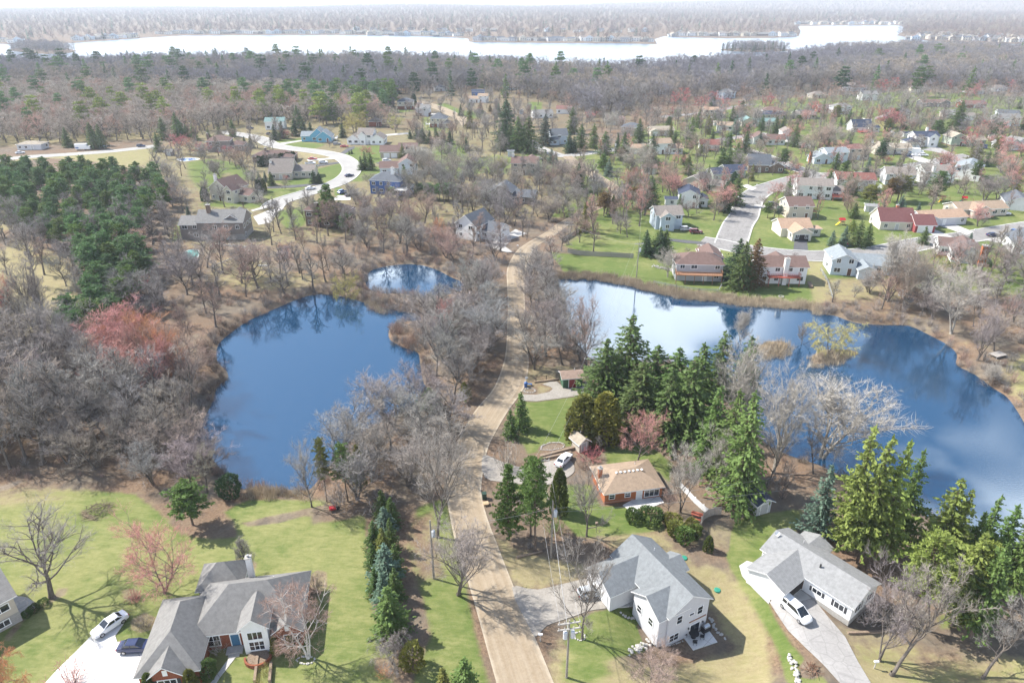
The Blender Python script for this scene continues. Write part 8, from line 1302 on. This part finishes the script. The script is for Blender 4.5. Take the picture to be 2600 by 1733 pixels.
def chair(cx, cy, a, label):
    t = thing('patio_chair', label, 'chair', (PZ.x + cx, PZ.y + cy, PZ.z + .12), a); MB().box(-.24, .24, -.24, .24, .40, .45).obj('seat', M_DMET, t); b = MB()
    for k in range(5): b.box(-.22 + k * .1, -.19 + k * .1, .20, .23, .46, .95)
    b.box(-.24, .24, .19, .24, .95, 1.0); b.obj('backrest', M_DMET, t)
    for sx_ in (-1, 1):
        for sy_ in (-1, 1): MB().box(sx_ * .21 - .02, sx_ * .21 + .02, sy_ * .21 - .02, sy_ * .21 + .02, 0, .399).obj('leg', M_DMET, t)
for i, (a, l) in enumerate(((R(60), 'black patio chair behind the round table'), (R(-10), 'black patio chair right of the round table'), (R(-95), 'black patio chair in front of the round table'), (R(170), 'black patio chair left of the round table'))): chair(math.cos(a) * 1.05, math.sin(a) * 1.05, a - math.pi / 2, l)
PG = GP('d2', 1625, 1270); t = thing('barbecue_grill', 'gas grill with steel hood on the white patio', 'grill', (PG.x, PG.y, PG.z + .12), R(28)); MB().box(-.6, .6, -.3, .3, .12, .80).obj('cart', M_DMET, t); MB().tube([(-.42, 0, .86), (.42, 0, .86)], .30, 12).obj('hood', mat('steel_hood', (.55, .56, .57), .3, .05, 2, 0, .5, .8), t); [MB().box(s - .05, s + .05, -.25, .25, 0, .119).obj('wheel', M_TYRE, t) for s in (-.5, .5)]
for (x, y), l in (((1345, 290), 'green septic lid nearest the shrub bed'), ((1250, 320), 'green septic lid left of the pair'), ((1785, 715), 'green septic lid alone in the dry grass')):
    p = GP('d2', x, y); o = MB()._lathe([(.45, -.1), (.45, .06), (.38, .12), (.05, .14)], 14, 0, (0, 0, 0)).obj('septic_lid', mat('green_plastic', (.03, .22, .15), .5), None, tuple(p)); tag(o, l, 'lid')
t = prop('wheelbarrow', 'b2', 510, 425, 20, 'red wheelbarrow tipped at the lawn edge', 'wheelbarrow'); MB().box(-.5, .5, -.35, .35, .35, .7).obj('tray', PAINT['red'], t); w = inst('wheel', WHEEL, t, (.75, 0, .3)); w.rotation_euler = (R(90), 0, 0); [MB().beam((-.4, s * .25, .4), (-1.2, s * .3, .6), .05).obj('handle', M_TIMB, t) for s in (-1, 1)]
t = prop('garden_tractor', 'b4', 448, 610, 30, 'small red machine behind the white ranch house', 'tractor'); MB().box(-.6, .6, -.35, .35, .3, .75).obj('body', PAINT['red'], t); MB().box(-.5, -.1, -.25, .25, .751, 1.1).obj('seat', M_TYRE, t); [setattr(inst('wheel', WHEEL, t, (a, b, .3)), 'rotation_euler', (R(90), 0, 0)) for a in (-.4, .45) for b in (-.4, .4)]
t = prop('motorcycle', 'd3', 905, 880, -30, 'dark motorcycle parked by the open garage', 'motorcycle'); MB().box(-.5, .4, -.14, .14, .45, .75).obj('body', PAINT['navy'], t); MB().box(-.55, .0, -.13, .13, .751, .86).obj('seat', M_TYRE, t); [setattr(inst('wheel', WHEEL, t, (a, 0, .32)), 'rotation_euler', (R(90), 0, 0)) for a in (-.7, .75)]; MB().beam((.7, 0, .35), (.45, 0, 1.05), .06).obj('fork', M_STEEL, t); MB().beam((.45, -.35, 1.05), (.45, .35, 1.05), .04).obj('handlebar', M_DMET, t)
def playset(c, x, y, label, sc_, rc):
    t = prop('play_set', c, x, y, rnd.uniform(-20, 20), label, 'play set'); t.scale = (.75,) * 3; mw = mat('play_timber', (.42, .24, .12), .8, .15)
    for a in (-.9, .9):
        for b in (-.9, .9): MB().box(a - .07, a + .07, b - .07, b + .07, 0, 2.4).obj('post', mw, t)
    MB().box(-1, 1, -1, 1, 1.35, 1.48).obj('platform', mw, t); mb = MB(); mb.face([(-1.2, -1.2, 2.4), (1.2, -1.2, 2.4), (1.2, 0, 3.3), (-1.2, 0, 3.3)]); mb.face([(1.2, 1.2, 2.4), (-1.2, 1.2, 2.4), (-1.2, 0, 3.3), (1.2, 0, 3.3)]); mb.face([(1.2, -1.2, 2.4), (1.2, 1.2, 2.4), (1.2, 0, 3.3)]); mb.face([(-1.2, 1.2, 2.4), (-1.2, -1.2, 2.4), (-1.2, 0, 3.3)]); mb.obj('roof', rc, t)
    MB().beam((-1, -.4, 1.4), (-3.2, -1.6, .25), .7, .12).obj('slide', sc_, t); MB().beam((.9, 0, 2.2), (4.2, 0, 2.2), .12).obj('swing_beam', mw, t); [MB().beam((4.2, 0, 2.2), (4.2, s, 0), .1).obj('leg', mw, t) for s in (-.9, .9)]; [MB().box(q - .2, q + .2, -.1, .1, .5, .55).obj('swing_seat', M_TYRE, t) for q in (2.0, 3.2)]
YS = mat('yellow_plastic', (.72, .50, .03), .5); playset('c5', 1310, 1370, 'wooden play set with yellow slide on the far lawn', YS, mat('play_timber', (.42, .24, .12))); playset('c5', 1600, 1380, 'red-roofed play set with green slide', mat('green_plastic', (.03, .22, .15)), PAINT['red']); playset('d6', 330, 45, 'low play set with yellow slide behind the blue spruces', YS, PAINT['red'])
# swimming pools
PW = mat('pool_water', (.03, .13, .33), .06, .1, 1, 0, .8); PCV = mat('pool_cover', (.10, .30, .27), .6, .15)
for c, P, m_, lab, x0, x1 in (('c1', [(20, 600), (70, 588), (180, 585), (265, 592), (250, 605), (180, 612), (120, 622), (60, 618)], PW, 'kidney-shaped blue swimming pool with white surround', 1.25, 0), ('d7', [(120, 850), (200, 800), (310, 795), (330, 850), (290, 895), (150, 905)], PCV, 'teal covered swimming pool below the large grey-brown house', 1.12, 0)):
    W = smooth(pts0(c, P), 3); ce = W.mean(0); t = thing('swimming_pool', lab, 'pool', (ce[0], ce[1], hz(*ce))); a = [tuple(q - ce) for q in W]; n = len(a); mb = MB(); mb.v = [(x * x0, y * x0, .12) for x, y in a] + [(x * x0, y * x0, -.3) for x, y in a]; mb.f = [tuple(range(n))] + [(i, (i + 1) % n, n + (i + 1) % n, n + i) for i in range(n)]; mb.m = [0] * len(mb.f); mb.obj('surround', M_WHITEC, t); mb = MB(); mb.v = [(x, y, .126) for x, y in a]; mb.f = [tuple(range(n))]; mb.m = [0]; mb.obj('water', m_, t)
for i in range(5):
    p = GP('d7', 1115 + i * 30, 1003); o = MB().box(-.28, .28, -.2, .2, 0, .35).box(-.22, .22, -.14, .14, .351, .5).obj('beehive', M_TRIM, None, tuple(p)); tag(o, 'white box in the row behind the blue pond, %s from the left' % ['first', 'second', 'third', 'fourth', 'fifth'][i], 'box')
t = prop('white_canopy', 'd6', 1010, 850, -35, 'tilted white panel beside the grey court', 'panel'); MB().box(-1.2, 1.2, -.04, .04, .3, 2.2).obj('panel', M_TRIM, t); [MB().box(s - .05, s + .05, .041, .12, 0, 2.2).obj('post', M_STEEL, t) for s in (-1, 1)]
drive('d6', [(1000, 850), (1100, 810), (1200, 860), (1090, 910)], M_ASPH, 'grey play court behind the right pond', 0, .07, 'court')
t = prop('lamp_post', 'd4', 630, 1180, 0, 'small bird feeder pole on the orange house lawn', 'bird feeder'); MB().tube([(0, 0, 0), (0, 0, 1.6)], .03, 6).obj('pole', M_DMET, t); MB().box(-.2, .2, -.2, .2, 1.6, 1.85).obj('box', M_TIMB, t); t.name = 'bird_feeder'
t = prop('swim_raft', 'a6', 2170, 930, 20, 'small wire dock frame on the right shore', 'dock'); MB().box(-1.6, 1.6, -1, 1, .5, .58).obj('platform', M_GDECK, t); [MB().box(a - .05, a + .05, b - .05, b + .05, -.8, .499).obj('leg', M_STEEL, t) for a in (-1.5, 1.5) for b in (-.9, .9)]; t.name = 'dock'
t = prop('fire_pit', 'd5', 1690, 800, 0, 'round stone fire pit on the pond lawn', 'fire pit'); [inst('stone', STN[k % 6], t, (.6 * math.cos(k * .52), .6 * math.sin(k * .52), .12), k, .32) for k in range(12)]
t = prop('raised_bed', 'd5', 2075, 650, 75, 'long wooden raised bed right of the balcony house', 'planter'); MB().box(-1.9, 1.9, -.5, .5, 0, .4).obj('frame', M_TIMB, t); MB().box(-1.8, 1.8, -.4, .4, .401, .43).obj('soil', mat('dry_mulch', (.20, .15, .11)), t)

# a person under the blue spruces
pp = GP('s', 2150, 628); bmv = [(0, 0, .92, .15), (0, .02, 1.15, .15), (0, .08, 1.40, .17), (0, .14, 1.52, .07), (0, .17, 1.66, .11), (.10, 0, .86, .11), (.13, -.03, .47, .075), (.14, .02, .06, .055), (.15, -.12, .03, .05), (-.10, 0, .86, .11), (-.16, .06, .47, .075), (-.18, .16, .06, .055), (-.19, .03, .03, .05), (.2, .08, 1.38, .07), (.28, -.06, 1.12, .055), (.2, -.26, .98, .042), (-.2, .08, 1.38, .07), (-.27, -.05, 1.12, .055), (-.08, -.28, 1.02, .042), (.18, -.34, .95, .03), (-.06, -.36, 1.0, .03)]
me = bpy.data.meshes.new('person'); me.from_pydata([v[:3] for v in bmv], [(0, 1), (1, 2), (2, 3), (3, 4), (0, 5), (5, 6), (6, 7), (7, 8), (0, 9), (9, 10), (10, 11), (11, 12), (2, 13), (13, 14), (14, 15), (2, 16), (16, 17), (17, 18), (15, 19), (18, 20)], [])
M_SKIN = mat('skin', (.45, .28, .20), .6, .05); M_SHIRT = mat('dark_red_shirt', (.20, .03, .06), .9, .15); M_JEAN = mat('blue_jeans', (.10, .16, .26), .9, .15); M_HAIR = mat('brown_hair', (.06, .04, .03), .8, .2)
for m_ in (M_SHIRT, M_JEAN, M_SKIN, M_HAIR): me.materials.append(m_)
po = inst('person', me, None, (pp.x, pp.y, pp.z), R(20)); sk = po.modifiers.new('body', 'SKIN'); po.modifiers.new('smooth', 'SUBSURF').levels = 1; po.modifiers['smooth'].render_levels = 1
for i, v in enumerate(bmv): me.skin_vertices[0].data[i].radius = (v[3], v[3]); me.skin_vertices[0].data[i].use_root = i == 0
dg = bpy.context.evaluated_depsgraph_get(); me2 = bpy.data.meshes.new_from_object(po.evaluated_get(dg)); po.modifiers.clear(); po.data = me2; me2.name = 'person'
for p_ in me2.polygons: z = p_.center.z; p_.material_index = 1 if z < .95 else (3 if z > 1.68 or (z > 1.58 and p_.center.y > .2) else 2 if z > 1.48 or p_.center.y < -.24 else 0)
tag(po, 'person in dark red top and jeans by the blue spruces', 'person')
# ---------------------------------------------------------------- air
hzm = bpy.data.materials.new('haze'); hzm.use_nodes = True; N, L = hzm.node_tree.nodes, hzm.node_tree.links
N.remove(N['Principled BSDF']); pv = N.new('ShaderNodeVolumePrincipled'); L.new(pv.outputs[0], N['Material Output'].inputs['Volume'])
pv.inputs['Color'].default_value = (.80, .89, 1.0, 1); pv.inputs['Density'].default_value = .00012; pv.inputs['Anisotropy'].default_value = .2
hb = MB().box(-45000, 45000, -260, 62000, -8, 90).obj('haze', hzm); tag(hb, 'thin pale air haze over the land', None, None, 'stuff')
